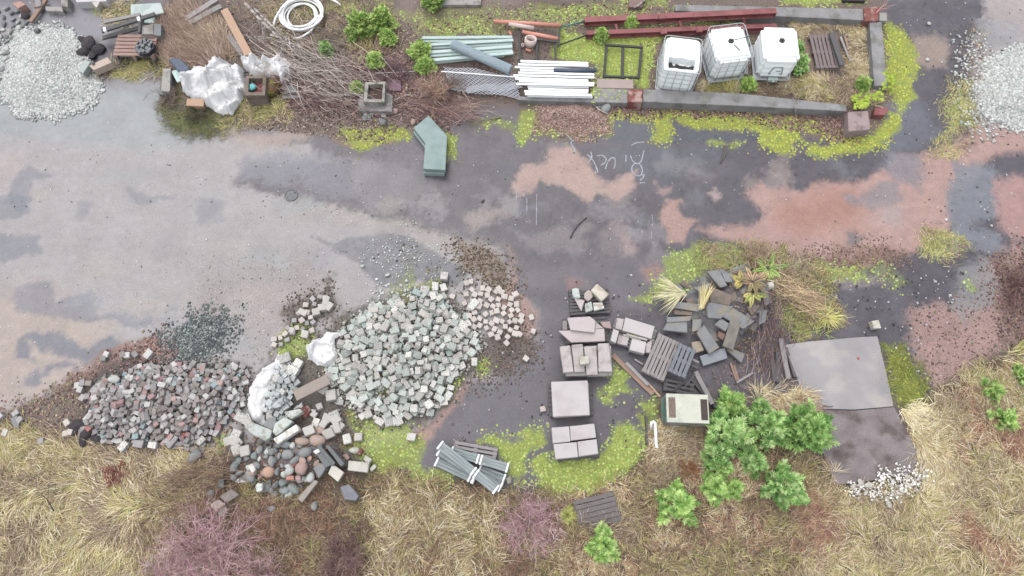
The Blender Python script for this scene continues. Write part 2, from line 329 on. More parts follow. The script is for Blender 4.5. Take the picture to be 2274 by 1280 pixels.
layer([(350,230),(400,240),(500,260),(490,300),(420,310),(370,280)], (76,78,60), .3, .3, .8, .85)
layer([(640,120),(900,110),(920,200),(1000,220),(1000,280),(880,260),(700,250),(620,230)], (122,104,106), 0, .25, 1, .9)
layer([(870,60),(1160,0),(1140,-50),(900,-50)], (158,142,136), 0, .3, .8, .8)
layer([(1195,230),(1340,226),(1350,300),(1290,320),(1240,300),(1160,300)], (158,126,114), .05, .15, 1, .95)
layer([(1770,60),(1840,70),(1880,150),(1800,160),(1770,110)], (170,146,130), 0, .2, .6, .8)
layer([(1190,0),(1330,10),(1330,40),(1190,40)], (116,100,92), 0, .3, .9, .6)
layer([(1000,245),(1150,235),(1165,280),(1060,300),(990,320)], (104,98,106), .7, .15, .3, .9)
layer([(1960,250),(2010,200),(2110,300),(2040,330),(1970,335)], (122,124,136), .8, .2, .2, .9)
# moss stain in the ground under the moss cushions and pioneer plants
MOSS = [  # outline, density, yellow(0)..green(1)
 ([(755,280),(900,285),(910,305),(850,318),(805,335),(775,310)], .8, .2), ([(990,298),(1012,305),(1005,345),(985,335)], 1, .4),
 ([(1050,268),(1110,262),(1150,272),(1150,282),(1060,280)], .5, .3), ([(1158,250),(1195,242),(1190,300),(1160,325),(1150,300)], .8, .3), ([(1190,285),(1340,285),(1320,310),(1200,305)], .4, .3),
 ([(1343,238),(1362,245),(1362,306),(1346,306)], .9, .3),
 ([(1360,243),(1560,252),(1760,262),(1890,288),(1890,312),(1790,292),(1690,292),(1580,282),(1488,270),(1492,312),(1452,315),(1452,272),(1370,258)], .95, .1),
 ([(1680,287),(1765,290),(1785,318),(1745,345),(1695,332)], 1, .15), ([(1795,322),(1870,330),(1830,352),(1798,345)], 1, .15), ([(1570,314),(1655,318),(1645,331),(1580,322)], .9, .3),
 ([(1870,302),(1940,300),(1975,250),(1998,255),(1962,332),(1890,342),(1820,345)], 1, .1), ([(1962,52),(2000,72),(2038,140),(2026,210),(1992,248),(1972,200)], 1, .15),
 ([(1240,60),(1300,85),(1500,72),(1450,100),(1440,190),(1330,190),(1325,140),(1235,125)], 1.15, .4), ([(1310,58),(1640,45),(1640,55),(1310,72)], .6, .4), ([(1500,15),(1590,18),(1595,30),(1500,30)], 1, .4), ([(1316,198),(1394,198),(1392,221),(1316,221)], 1.3, .5),
 ([(950,45),(1090,40),(1090,75),(960,80)], .5, .6), ([(735,0),(790,0),(790,40),(745,30)], .6, .7), ([(1200,20),(1300,20),(1300,45),(1200,45)], .5, .5), ([(1370,-10),(1480,-5),(1480,15),(1380,15)], .6, .4), ([(1740,-10),(1920,0),(1920,12),(1740,12)], .9, .4),
 ([(760,985),(840,940),(905,940),(935,985),(925,1030),(965,1050),(1000,1062),(985,1088),(940,1080),(880,1035),(840,1062),(800,1015)], .8, .3),
 ([(1068,968),(1150,970),(1200,945),(1212,978),(1182,1000),(1160,1040),(1172,1062),(1130,1062),(1105,1000)], 1, .3), ([(1185,1035),(1228,1000),(1232,1025),(1335,1018),(1350,985),(1365,950),(1400,940),(1440,975),(1432,1030),(1380,1062),(1290,1097),(1210,1097)], 1, .35),
 ([(1358,808),(1402,830),(1390,858),(1410,872),(1362,888),(1338,868),(1350,842)], .9, .5), ([(1335,880),(1360,884),(1366,900),(1345,903)], 1, .5),
 ([(1495,555),(1560,545),(1625,552),(1570,600),(1530,640),(1480,640),(1440,680),(1412,660),(1470,610)], .7, .4), ([(1760,590),(1870,588),(1935,622),(1900,625),(1850,620)], .7, .3), ([(1880,600),(1950,580),(2000,610),(2032,642),(1985,652),(1960,630)], .35, .6), ([(2050,515),(2110,508),(2142,540),(2110,572),(2060,560)], .5, .4),
 ([(1958,765),(2000,790),(2060,850),(2040,895),(2000,900),(1985,860)], .7, .15), ([(2110,215),(2150,200),(2165,260),(2130,300),(2105,260)], .5, .3), ([(630,725),(690,722),(684,790),(640,805),(620,780)], .8, .5), ([(470,965),(505,965),(490,1020),(470,1010)], .8, .4),
 ([(930,635),(975,615),(980,650),(940,660)], .6, .3), ([(1060,805),(1098,808),(1095,842),(1066,842)], .9, .6), ([(1430,895),(1455,890),(1450,960),(1432,960)], .9, .4), ([(820,780),(860,760),(870,830),(830,840)], .4, .4), ([(770,905),(820,930),(860,950),(800,960),(770,940)], .5, .3), ([(1000,830),(1030,830),(1010,870),(990,880)], .8, .5),
 ([(1590,880),(1650,885),(1640,920),(1590,915)], .8, .5), ([(1930,1080),(2010,1070),(2010,1110),(1950,1120)], .6, .4), ([(1640,560),(1800,580),(1840,720),(1780,740),(1700,640)], .25, .4), ([(2140,625),(2155,620),(2155,642),(2142,640)], 1, .7), ([(1870,580),(1900,585),(1890,600)], 1, .5), ([(200,15),(245,10),(290,30),(270,45),(215,35)], .5, .5), ([(360,250),(500,255),(470,290),(400,290)], .35, .8),
 ([(870,20),(1320,15),(1330,58),(1150,60),(1140,75),(930,80)], .3, .5), ([(1310,10),(1500,30),(1660,36),(1660,42),(1310,46)], .4, .5), ([(560,10),(620,0),(860,0),(770,30),(600,40)], .25, .6), ([(900,600),(935,640),(920,690),(880,690),(860,650)], .3, .3), ([(860,840),(900,830),(890,880),(850,880)], .5, .4)]
for pts, d, g in MOSS:
    c = tuple((1 - g) * a + g * b for a, b in zip((182,192,86), (162,190,98)))
    layer(pts, c, .05, .12, .9, min(1, .9 * d), .12)
out = np.maximum(np.maximum(np.abs(X) - 23, -3.6 - Y), Y - 21)        # rough grassland all round the yard
a_ = sstep(-.6, 1.5, out + 2.5 * (n_lo - .5))[:, None]; far = np.array(C(150,136,104)) * (.7 + .6 * n_mid)[:, None]
colr = colr * (1 - a_) + far * a_; wet = wet * (1 - a_[:, 0]); grain = grain * (1 - a_[:, 0]) + a_[:, 0]
grain = np.clip(grain, 0, 1)
def ground_mat():
    m = bpy.data.materials.new("yard_ground"); m.use_nodes = True; t = m.node_tree; n = t.nodes; L = t.links.new; b = n["Principled BSDF"]
    at = n.new("ShaderNodeAttribute"); at.attribute_name = "Col"; a2 = n.new("ShaderNodeAttribute"); a2.attribute_name = "Surf"
    sp = n.new("ShaderNodeSeparateColor"); L(a2.outputs["Color"], sp.inputs[0])
    tc = n.new("ShaderNodeTexCoord")
    def noise(s, d=4, r=.6):
        k = n.new("ShaderNodeTexNoise"); k.inputs["Scale"].default_value = s; k.inputs["Detail"].default_value = d; k.inputs["Roughness"].default_value = r; L(tc.outputs["Object"], k.inputs["Vector"]); return k.outputs[0]
    def math_(op, a, b_=None, c=None):
        k = n.new("ShaderNodeMath"); k.operation = op
        for i, v in enumerate((a, b_, c)):
            if v is None: continue
            if isinstance(v, (int, float)): k.inputs[i].default_value = v
            else: L(v, k.inputs[i])
        return k.outputs[0]
    def rng_(v, a, b_, c, d):
        k = n.new("ShaderNodeMapRange"); L(v, k.inputs[0])
        for i, q in enumerate((a, b_, c, d)): k.inputs[i + 1].default_value = q
        return k.outputs[0]
    fine = noise(26, 5, .75); mid = noise(5, 5); mid2 = noise(1.3, 6, .65)
    # contrast of the grain follows the surface: smooth silt little, gravelly soil a lot
    amp = math_('MULTIPLY_ADD', sp.outputs[1], 1.5, .15)
    f = math_('MULTIPLY_ADD', math_('SUBTRACT', fine, .5), math_('MULTIPLY', amp, 2.2), 1.0)
    f = math_('MULTIPLY', f, rng_(mid, .25, .75, .86, 1.14)); f = math_('MULTIPLY', f, rng_(mid2, .3, .7, .9, 1.1))
    hv = n.new("ShaderNodeHueSaturation"); L(at.outputs["Color"], hv.inputs["Color"]); L(math_('MAXIMUM', f, .25), hv.inputs["Value"])
    # small pale and dark stones lying in the surface
    vo = n.new("ShaderNodeTexVoronoi"); vo.inputs["Scale"].default_value = 9; L(tc.outputs["Object"], vo.inputs["Vector"])
    sep = n.new("ShaderNodeSeparateColor"); L(vo.outputs["Color"], sep.inputs[0])
    dot = math_('LESS_THAN', vo.outputs["Distance"], math_('MULTIPLY', sep.outputs[0], .17)); pick = math_('GREATER_THAN', sep.outputs[1], math_('SUBTRACT', .93, math_('MULTIPLY', mid2, .25)))
    k1 = math_('MULTIPLY', dot, pick)
    mx = n.new("ShaderNodeMix"); mx.data_type = 'RGBA'; L(math_('MULTIPLY', k1, .8), mx.inputs[0]); L(hv.outputs[0], mx.inputs[6])
    cr = n.new("ShaderNodeMix"); cr.data_type = 'RGBA'; L(math_('GREATER_THAN', sep.outputs[2], .55), cr.inputs[0]); cr.inputs[6].default_value = (.04, .035, .03, 1); cr.inputs[7].default_value = (.36, .35, .33, 1)
    L(cr.outputs[2], mx.inputs[7]); L(mx.outputs[2], b.inputs["Base Color"])
    rv = math_('ADD', math_('MULTIPLY_ADD', sp.outputs[0], -.55, .8), math_('MULTIPLY', math_('SUBTRACT', mid, .5), .5))
    k = n.new("ShaderNodeClamp"); L(rv, k.inputs[0]); k.inputs[1].default_value = .12; L(k.outputs[0], b.inputs["Roughness"]); b.inputs["Specular IOR Level"].default_value = .36
    bp = n.new("ShaderNodeBump"); bp.inputs["Distance"].default_value = .03; L(math_('MULTIPLY', sp.outputs[1], .7), bp.inputs["Strength"]); L(fine, bp.inputs["Height"]); L(bp.outputs[0], b.inputs["Normal"])
    return m
ny, nx = sh; idx = np.arange(nx * ny).reshape(ny, nx)
F = np.stack([idx[:-1, :-1], idx[:-1, 1:], idx[1:, 1:], idx[1:, :-1]], -1).reshape(-1, 4)
V = np.stack([X, Y, Z], 1)
ground = npmesh("ground", V, F, ground_mat(), colr, smooth=True)
a = ground.data.color_attributes.new("Surf", 'FLOAT_COLOR', 'POINT')
a.data.foreach_set("color", np.stack([wet, grain, grain * 0, grain * 0 + 1], 1).astype(np.float32).ravel())
tag(ground, kind='structure')
# ------------------------------------------------------------------ materials of the objects
WOODG = mat("weathered_grey_wood", C(170,166,166), .85, .4, 4, .12, .4, (1.2, 14, 6))
WOODD = mat("dark_wet_wood", C(104,102,104), .7, .45, 4, .12, .4, (1.2, 14, 6))
WOODB = mat("brown_wood", C(172,146,132), .85, .35, 4, .1, .4, (1.2, 14, 6))
WOODT = mat("tan_board", C(205,172,148), .8, .15, 4, .08, .2, (1, 8, 4))
GREENBOARD = mat("greenish_grey_board", C(160,170,172), .75, .35, 3, .06, .3, (1, 12, 5), stain=(*C(138,148,150), 2))
PALEGREEN = mat("pale_green_board", C(214,234,231), .7, .14, 3, .06, .15, (1, 8, 4), stain=(*C(190,216,213), 3))
GREENSLAB = mat("green_slate", C(154,175,172), .6, .22, 3, .05, .25, stain=(*C(140,162,160), 2))
CONC = mat("concrete", C(178,176,172), .9, .28, 3, .06, .4, stain=(*C(140,136,130), 3))
CONCD = mat("dark_mossy_concrete", C(158,157,158), .9, .35, 3, .06, .5, stain=(*C(134,134,130), 2.2))
CONCL = mat("light_concrete", C(222,220,210,.9), .9, .18, 4, .06, .3, stain=(*C(190,184,164), 3))
PAVER = mat("pinkish_pavers", C(226,220,221,.85), .85, .1, 3, .035, .15, stain=(*C(216,208,209,.85), 1.6))
PAVERP = mat("pink_paver", C(224,212,214,.85), .85, .1, 3, .03, .15)
PAVERO = mat("weathered_paver", C(208,200,199,.9), .85, .2, 5, .05, .25, stain=(*C(176,166,164), 4))
GRANITE = mat("pale_granite", C(226,226,222), .85, .22, 9, .24, .5, fine=90, stain=(*C(186,178,164), 7))
GRANITEG = mat("green_grey_granite", C(206,214,209), .85, .22, 9, .22, .5, fine=90, stain=(*C(176,176,164), 7))
SETTG = mat("grey_sett", C(184,180,180), .85, .25, 12, .3, .5, fine=90)
SETTB = mat("brown_grey_sett", C(164,156,152), .85, .22, 12, .2, .5, fine=90)
SETTP = mat("pink_sett", C(190,160,158), .85, .2, 12, .16, .5, hue=.015, fine=90)
SETTR = mat("red_sett", C(186,130,124), .85, .2, 12, .14, .5, hue=.015, fine=90)
SETTW = mat("white_sett", C(216,214,212), .85, .15, 12, .08, .4, fine=90)
SETTT = mat("sandstone_sett", C(216,207,201), .85, .16, 12, .1, .4, fine=90)
SETTBL = mat("bluish_sett", C(170,186,188), .85, .2, 12, .12, .4, fine=90)
BAGSETT = mat("bluish_grey_sett", C(208,214,214), .85, .2, 12, .16, .5, fine=90)
FIELD_G = mat("grey_fieldstone", C(152,154,154), .8, .25, 7, .2, .4)
FIELD_P = mat("pink_fieldstone", C(186,160,152), .8, .22, 7, .12, .4, hue=.02)
FIELD_O = mat("orange_fieldstone", C(210,174,154), .8, .2, 7, .1, .4)
FIELD_W = mat("white_fieldstone", C(208,212,208), .8, .2, 7, .1, .4)
FIELD_B = mat("bluish_fieldstone", C(156,166,166), .8, .25, 7, .15, .4)
DARKSTONE = mat("dark_kerbstone", C(122,126,128), .85, .25, 4, .1, .4)
RUBSLAB = mat("lichen_grey_slab", C(146,148,150), .85, .3, 4, .09, .45, stain=(*C(158,152,138), 3))
RUBSLABB = mat("lichen_brown_slab", C(142,128,118), .85, .3, 4, .09, .45, stain=(*C(118,112,104), 3))
ASPH = mat("broken_asphalt", C(74,70,74), .9, .4, 8, .1, .8)
WHITEP = mat("white_plastic", (.56, .575, .585), .45, .04, 2, .01, 0, spec=.4)
IBCP = mat("milky_polyethylene", (.70, .74, .75), .4, .03, 2, .01, 0, spec=.45)
IBCPB = mat("bluish_polyethylene", (.56, .64, .66), .4, .08, 2, .01, 0, spec=.45)
STEEL = mat("galvanised_steel", C(206,212,214), .45, .15, 20, .02, .05)
DSTEEL = mat("dark_steel", C(76,76,78), .6, .3, 20, .05, .2, metal=.2)
BLACKP = mat("black_plastic", C(62,64,72), .55, .2, 8, .05, .1)
BLUEP = mat("slate_blue_plastic", C(92,104,126), .55, .15, 5, .04, .1)
BEAM = mat("red_oxide_steel", C(158,98,100), .65, .18, 5, .05, .2, stain=(*C(140,84,84), 2))
RUST = mat("rusty_brick", C(140,88,82), .9, .35, 7, .05, .5, stain=(*C(188,160,152), 3))
ORANGE = mat("orange_pipe", C(232,164,146), .5, .1, 4, .03, .05)
ORANGEL = mat("pale_orange_pipe", C(234,214,208), .5, .08, 4, .03, .05)
TARP = mat("white_tarpaulin", (.43, .43, .435), .7, .1, 4, .02, .25)
WIRE = mat("wire_mesh", C(214,218,226), .5, .1, 20, .02, 0)
WIREB = mat("blue_wire_mesh", C(196,214,224), .5, .2, 20, .02, .1)
WIREC = mat("blue_wire_core", C(176,196,208), .7, .3, 30, .02, .4)
STICK = mat("bare_branch", C(128,120,114), .9, .3, 8, .12, .3)
STICKW = mat("white_birch_bark", C(206,198,192), .85, .3, 14, .05, .3, stain=(*C(120,112,106), 9))
STICKD = mat("dark_stick", C(84,78,82), .85, .3, 8, .1, .3)
CHALK = mat("white_marking_paint", C(180,182,192), .9, .5, 12, 0, .2)
TURQ = mat("turquoise_plastic", C(120,206,208), .5, .15, 5, 0, .2)
REDP = mat("red_plastic", C(200,70,84), .5, .1, 5, 0, .1)
SOILM = mat("dark_soil", C(96,78,72), .95, .45, 8, .05, .6)
FOL = mat("foliage", None, .7, .3, 9, .08, 0, attr=True, spec=.25)
TWIG = mat("twigs", None, .85, .25, 9, .08, 0, attr=True, spec=.2)
GRASS = mat("dry_grass", None, .8, .22, 3, 0, 0, attr=True, spec=.2)
STONEA = mat("loose_stones", None, .85, .25, 14, 0, .3, attr=True, spec=.3)
MOSSM = mat("moss_cushions", None, .95, .4, 22, 0, .8, attr=True, spec=.1, fine=110)
# ------------------------------------------------------------------ builders
def poly_prism(name, pts, z0, z1, m, parent=None, bevel=.008, jit=0, tilt=None):
    """block whose top outline (picture points) lies at z1 and bottom at z0"""
    P = [W(x, y, z1) for x, y in pts]; c = sum(P, Vector()) / len(P); n = len(P); mb = MB()
    T = []
    for p in P:
        q = p - c
        z = 0 if tilt is None else q.x * tilt[0] + q.y * tilt[1]
        T.append(Vector((q.x, q.y, z + jit * random.uniform(-1, 1))))
    h = z1 - z0
    mb.add([t for t in T] + [t - Vector((jit * random.uniform(-1, 1), jit * random.uniform(-1, 1), h)) for t in T],
           [tuple(range(n)), tuple(range(n, 2 * n))[::-1]] + [(i, i + n, (i + 1) % n + n, (i + 1) % n) for i in range(n)])
    o = mb.build(name, m, parent, bevel=bevel)
    base = c if parent is None else c - parent.location
    o.location = base if parent is None else parent.rotation_euler.to_matrix().inverted() @ base
    if parent is not None: o.rotation_euler = (0, 0, -parent.rotation_euler.z)
    return o
def slab(name, label, cat, pts, z0, z1, m, group=None, **k): return tag(poly_prism(name, pts, z0, z1, m, **k), label, cat, group)
def seg(a, b, za, zb=None):
    A = W(*a, za); B = W(*b, za if zb is None else zb); return A, B
def frame_on(a, b, za, zb):
    """location and rotation of a local frame with x along a-b"""
    A, B = seg(a, b, za, zb); d = B - A; L = d.length
    M = d.to_track_quat('X', 'Z').to_matrix()
    return A, B, (A + B) / 2, M, L
def plank(name, label, cat, a, b, w, t, za, zb=None, m=None, group=None, parent=None, bevel=.006, roll=0):
    """board from picture point a to b; za, zb: heights of its middle at the ends"""
    A, B, c, M, L = frame_on(a, b, za, za if zb is None else zb)
    mb = MB(); k = 4
    V = []; F = []
    for i in range(k + 1):
        x = (i / k - .5) * L; bow = .004 * math.sin(i * 2.1 + L * 7)
        V += [(x, -w/2, -t/2 + bow), (x, w/2, -t/2 + bow), (x, w/2, t/2 + bow), (x, -w/2, t/2 + bow)]
    for i in range(k):
        for j in range(4): F.append((i*4+j, i*4+(j+1) % 4, i*4+4+(j+1) % 4, i*4+4+j))
    F += [(0,1,2,3), (4*k+3, 4*k+2, 4*k+1, 4*k)]
    mb.add(V, F); o = mb.build(name, m, parent, bevel=bevel)
    MM = (M @ Matrix.Rotation(roll, 3, 'X')).to_4x4(); MM.translation = c
    o.matrix_world = MM if parent is None else parent.matrix_basis.inverted() @ MM
    return o if parent is not None else tag(o, label, cat, group)
def pallet(label, a, b, width, m, z=0, nsl=7, side=1, group=None, slat_gap=.35, tilt=(0, 0), blocks=True, name="pallet"):
    """pallet with its slats running from a to b (the picture's upper edge), width metres towards the viewer; z: height of its underside"""
    A = W(*a, z + .14); B = W(*b, z + .14); d = (B - A); L = d.length; d.normalize(); nrm = Vector((d.y, -d.x, 0))
    c = (A + B) / 2 + nrm * width / 2 * side
    root = empty(name, (c.x, c.y, z), 0, label, 'pallet', group)
    root.rotation_euler = Euler((tilt[0], tilt[1], math.atan2(d.y, d.x)))
    mb = MB(); pit = width / nsl
    for i in range(nsl):
        mb.box((random.uniform(-.008, .008), (i + .5) * pit - width / 2, .133), (L + random.uniform(-.02, .01), pit * (1 - slat_gap) * random.uniform(.9, 1.08), .022), rz=random.uniform(-.008, .008))
    mb.build("deck", m, root, bevel=.003)
    for x in (-.5, 0, .5):
        mb = MB(); xx = x * (L - .11)
        mb.box((xx, 0, .111), (.1, width, .02))
        for y in (-.5, 0, .5): mb.box((xx, y * (width - .11), .06), (.098, .12, .079))
        mb.box((xx, 0, .011), (.1, width, .02)); mb.build("stringer", m, root)
    return root
def copy_obj(o, parent=None):
    c = o.copy(); COL.objects.link(c)
    if parent: c.parent = parent
    return c
# stones -------------------------------------------------------------
def sett_mesh(name, m, sx=1, sy=1, sz=1, rough=.06, bev=.13, seed=0):
    r = random.Random(seed); bm = bmesh.new(); bmesh.ops.create_cube(bm, size=1)
    for v in bm.verts: v.co = Vector((v.co.x * sx * (1 + r.uniform(-rough, rough) * 2), v.co.y * sy * (1 + r.uniform(-rough, rough) * 2), v.co.z * sz * (1 + r.uniform(-rough, rough) * 2)))
    bmesh.ops.bevel(bm, geom=bm.edges[:], offset=bev * min(sx, sy, sz), segments=2, affect='EDGES', profile=.6)
    for v in bm.verts: v.co += Vector((r.uniform(-1, 1), r.uniform(-1, 1), r.uniform(-1, 1))) * rough * .25
    me = bpy.data.meshes.new(name); bm.to_mesh(me); bm.free(); me.materials.append(m); return me
def rock_mesh(name, m, sx=1, sy=1, sz=.7, seed=0, ang=0., sub=2):
    r = random.Random(seed); bm = bmesh.new(); bmesh.ops.create_icosphere(bm, subdivisions=sub, radius=.5)
    dirs = [(Vector((r.gauss(0, 1), r.gauss(0, 1), r.gauss(0, 1))).normalized(), r.uniform(.3, .44)) for _ in range(9)]
    for v in bm.verts:
        p = v.co.copy()
        if ang:
            for d, q in dirs:
                e = p.dot(d)
                if e > q: p -= d * (e - q) * ang
        for d, q in dirs[:4]: p += p.normalized() * .05 * math.sin(6 * p.dot(d) + q * 20)
        v.co = Vector((p.x * sx, p.y * sy, p.z * sz))
    me = bpy.data.meshes.new(name); bm.to_mesh(me); bm.free()
    if not ang: me.polygons.foreach_set("use_smooth", [True] * len(me.polygons))
    me.materials.append(m); return me
def place(name, me, loc, s, rot, label=None, cat=None, group=None):
    o = bpy.data.objects.new(name, me); COL.objects.link(o); o.location = loc; o.scale = s if hasattr(s, '__len__') else (s, s, s); o.rotation_euler = rot
    return tag(o, label, cat, group)
def darts(pts, r, n, seed=1, inset=0, dens=None, keep=None):
    """points at least r apart inside an outline (metres)"""
    P = Wn(pts) if keep is None else keep; g = np.random.default_rng(seed); lo = P.min(0); hi = P.max(0); out = np.zeros((0, 2))
    C_ = lo + g.random((n * 30, 2)) * (hi - lo); d = sdf(P, C_[:, 0], C_[:, 1]); C_ = C_[d > inset]
    cell = {}
    res = []
    for p in C_:
        k = (int(p[0] // r), int(p[1] // r)); ok = True
        for i in (-1, 0, 1):
            for j in (-1, 0, 1):
                for q in cell.get((k[0] + i, k[1] + j), ()):
                    if (q[0]-p[0])**2 + (q[1]-p[1])**2 < r * r: ok = False
        if ok: cell.setdefault(k, []).append(p); res.append(p)
        if len(res) >= n: break
    return np.array(res)
def stone_field(name, P, size, cols, seed=0, zoff=.2, kind=None, flat=.75, label=None, cat=None, lift=None):
    """many small loose stones as one mesh (angular, 8-corner), P (n,2) metres"""
    g = np.random.default_rng(seed); n = len(P)
    base = np.array([[-1,-1,-1],[1,-1,-1],[1,1,-1],[-1,1,-1],[-1,-1,1],[1,-1,1],[1,1,1],[-1,1,1]], float) * .5
    F0 = np.array([[0,3,2,1],[4,5,6,7],[0,1,5,4],[1,2,6,5],[2,3,7,6],[3,0,4,7]])
    s = size * g.uniform(.55, 1.35, (n, 1, 1)) * np.stack([g.uniform(.7, 1.3, n), g.uniform(.7, 1.3, n), g.uniform(.5, 1, n) * flat], 1)[:, None, :]
    v = base[None] * (1 + g.uniform(-.3, .3, (n, 8, 3))) * s
    a = g.uniform(0, 6.283, n); b = g.normal(0, .35, n); ca, sa, cb, sb = np.cos(a), np.sin(a), np.cos(b), np.sin(b)
    x = v[..., 0] * cb[:, None] + v[..., 2] * sb[:, None]; z = -v[..., 0] * sb[:, None] + v[..., 2] * cb[:, None]; y = v[..., 1]
    X_ = x * ca[:, None] - y * sa[:, None] + P[:, 0:1]; Y_ = x * sa[:, None] + y * ca[:, None] + P[:, 1:2]
    zz = gz(P[:, 0], P[:, 1]) + size * zoff + (0 if lift is None else lift)
    V = np.stack([X_, Y_, z + zz[:, None]], -1).reshape(-1, 3); F = (F0[None] + 8 * np.arange(n)[:, None, None]).reshape(-1, 4)
    cols = np.array(cols); c = cols[g.integers(0, len(cols), n)] * g.uniform(.75, 1.2, (n, 1))
    o = npmesh(name, V, F, STONEA, np.repeat(c, 8, 0))
    return tag(o, label, cat, None, kind)
def pts_in(pts, n, seed, blur=0, pat=0, warp=.25):
    """n random points in an outline with a ragged edge"""
    P = Wn(pts); g = np.random.default_rng(seed); lo = P.min(0) - .4; hi = P.max(0) + .4; out = []
    tot = 0
    while tot < n:
        q = lo + g.random((n * 3, 2)) * (hi - lo)
        d = sdf(P, q[:, 0] + warp * 2 * (fbm(q[:, 0] * 2.5, q[:, 1] * 2.5, 61) - .5), q[:, 1] + warp * 2 * (fbm(q[:, 0] * 2.5 + 30, q[:, 1] * 2.5, 62) - .5))
        if pat: d = d - pat * (fbm(q[:, 0] * 4, q[:, 1] * 4, 63) > .52)
        k = d > -blur * g.random(len(q)) ** 2; q = q[k]; out.append(q); tot += len(q)
        if len(out) > 60: break
    return np.concatenate(out)[:n]
# plants --------------------------------------------------------------
def blades(P, length, width, az, lean, cols, g, z0=None, curl=.5, segs=2):
    """arched grass blades -> V,F,C arrays. P (n,2) roots, az direction, lean 0 upright .. 1 lying"""
    n = len(P); L = length * g.uniform(.6, 1.3, n); w = width * g.uniform(.7, 1.4, n)
    zz = gz(P[:, 0], P[:, 1]) if z0 is None else z0
    ts = np.linspace(0, 1, segs + 1); V = np.zeros((n, 2 * segs + 1, 3)); dx, dy = np.cos(az), np.sin(az)
    th0 = lean * 1.35; 
    px = np.zeros(n); pz = np.zeros(n); k = 0
    for i, t in enumerate(ts):
        if i:
            th = th0 + curl * (t - .3); px = px + np.sin(th) * L / segs; pz = np.maximum(pz + np.cos(th) * L / segs, .01)
        cx = P[:, 0] + dx * px; cy = P[:, 1] + dy * px; cz = zz + pz
        if i < segs:
            ww = w * (1 - .35 * t) / 2
            V[:, k] = np.stack([cx - dy * ww, cy + dx * ww, cz], 1); V[:, k + 1] = np.stack([cx + dy * ww, cy - dx * ww, cz], 1); k += 2
        else: V[:, k] = np.stack([cx, cy, cz], 1)
    f = []
    for i in range(segs - 1): f += [[2*i, 2*i+1, 2*i+3], [2*i, 2*i+3, 2*i+2]]
    f += [[2*segs-2, 2*segs-1, 2*segs]]
    F = (np.array(f)[None] + (2 * segs + 1) * np.arange(n)[:, None, None]).reshape(-1, 3)
    return V.reshape(-1, 3), F, np.repeat(cols, 2 * segs + 1, 0)
def join(parts):
    V = []; F = []; Cc = []; o = 0
    for v, f, c in parts: V.append(v); F.append(f + o); Cc.append(c); o += len(v)
    return np.concatenate(V), np.concatenate(F), np.concatenate(Cc)
def twigs(A, B, r0, r1, col, g, bow=.1, segs=3):
    """thin three-sided twigs from A to B (n,3)"""
    n = len(A); ts = np.linspace(0, 1, segs + 1); d = B - A; L = np.linalg.norm(d, axis=1, keepdims=True) + 1e-6; t = d / L
    u = np.cross(t, np.array([.3, .2, 1.0])); u /= np.linalg.norm(u, axis=1, keepdims=True) + 1e-6; w = np.cross(t, u)
    off = g.normal(0, bow, (n, 2, 1)) * L[:, None, :]
    V = np.zeros((n, (segs + 1) * 3, 3))
    for i, s in enumerate(ts):
        c = A + d * s + (u * off[:, 0] + w * off[:, 1]) * math.sin(math.pi * s) + (g.normal(0, bow * .3, (n, 3)) * L if 0 < i < segs else 0)
        r = (r0 * (1 - s) + r1 * s)
        r = r[:, None] if hasattr(r, '__len__') else r
        for k in range(3):
            q = 2.094 * k; V[:, i * 3 + k] = c + (u * math.cos(q) + w * math.sin(q)) * r
    f = []
    for i in range(segs):
        for k in range(3):
            a, b = i*3+k, i*3+(k+1) % 3; f += [[a, b, b+3], [a, b+3, a+3]]
    F = (np.array(f)[None] + 3 * (segs + 1) * np.arange(n)[:, None, None]).reshape(-1, 3)
    return V.reshape(-1, 3), F, np.repeat(col, 3 * (segs + 1), 0)
def jcol(cols, n, g, v=.2):
    cols = np.array(cols); return cols[g.integers(0, len(cols), n)] * g.uniform(1 - v, 1 + v, (n, 1))
# ------------------------------------------------------------------ foundation wall round the storage bay (butted segments of one wall)
fw = empty("foundation_wall", W(1650, 130), 0, "low mossy concrete foundation wall framing the bay with the white tanks", "wall")
def wallseg(name, pts, z1, m, z0=-.1): return poly_prism(name, pts, z0, z1, m, parent=fw, bevel=.012, jit=.006)
wallseg("wall_section", [(1428,198),(1640,207),(1880,233),(1880,247),(1640,235),(1428,226)], .32, CONCD)
wallseg("wall_section", [(1150,214),(1395,222),(1395,229),(1150,222)], .22, CONCD)
wallseg("wall_section", [(1320,222.2),(1395,224),(1395,196),(1316,196)][::-1], .21, CONCD)
wallseg("wall_section", [(1931,48),(1958,49),(1971,190),(1942,191)], .32, CONCD)
wallseg("wall_section", [(1500,10),(1919,20),(1919,45),(1740,37),(1500,24)], .32, CONCD)
poly_prism("corner_block", [(1395,198),(1427,198),(1427,227),(1395,227)], -.1, .36, RUST, parent=fw, bevel=.012)
poly_prism("corner_block", [(1919,18),(1953,14),(1951,46),(1921,47)], -.1, .40, RUST, parent=fw, bevel=.012)
poly_prism("end_block", [(1953,28),(1971,28),(1970,47),(1953,46)], -.1, .34, CONC, parent=fw, bevel=.012)
poly_prism("corner_block", [(1944,239),(1976,240),(1966,256),(1940,255)], -.1, .22, BEAM, parent=fw, bevel=.012)
slab("concrete_plinth", "square grey brown concrete plinth standing in moss at the bay corner", "plinth", [(1883,248),(1928,246),(1934,288),(1885,292)], -.1, .36, mat("plinth", C(176,158,158), .9, .25, 4, .02, .4, stain=(*C(140,120,118), 3)), bevel=.02)
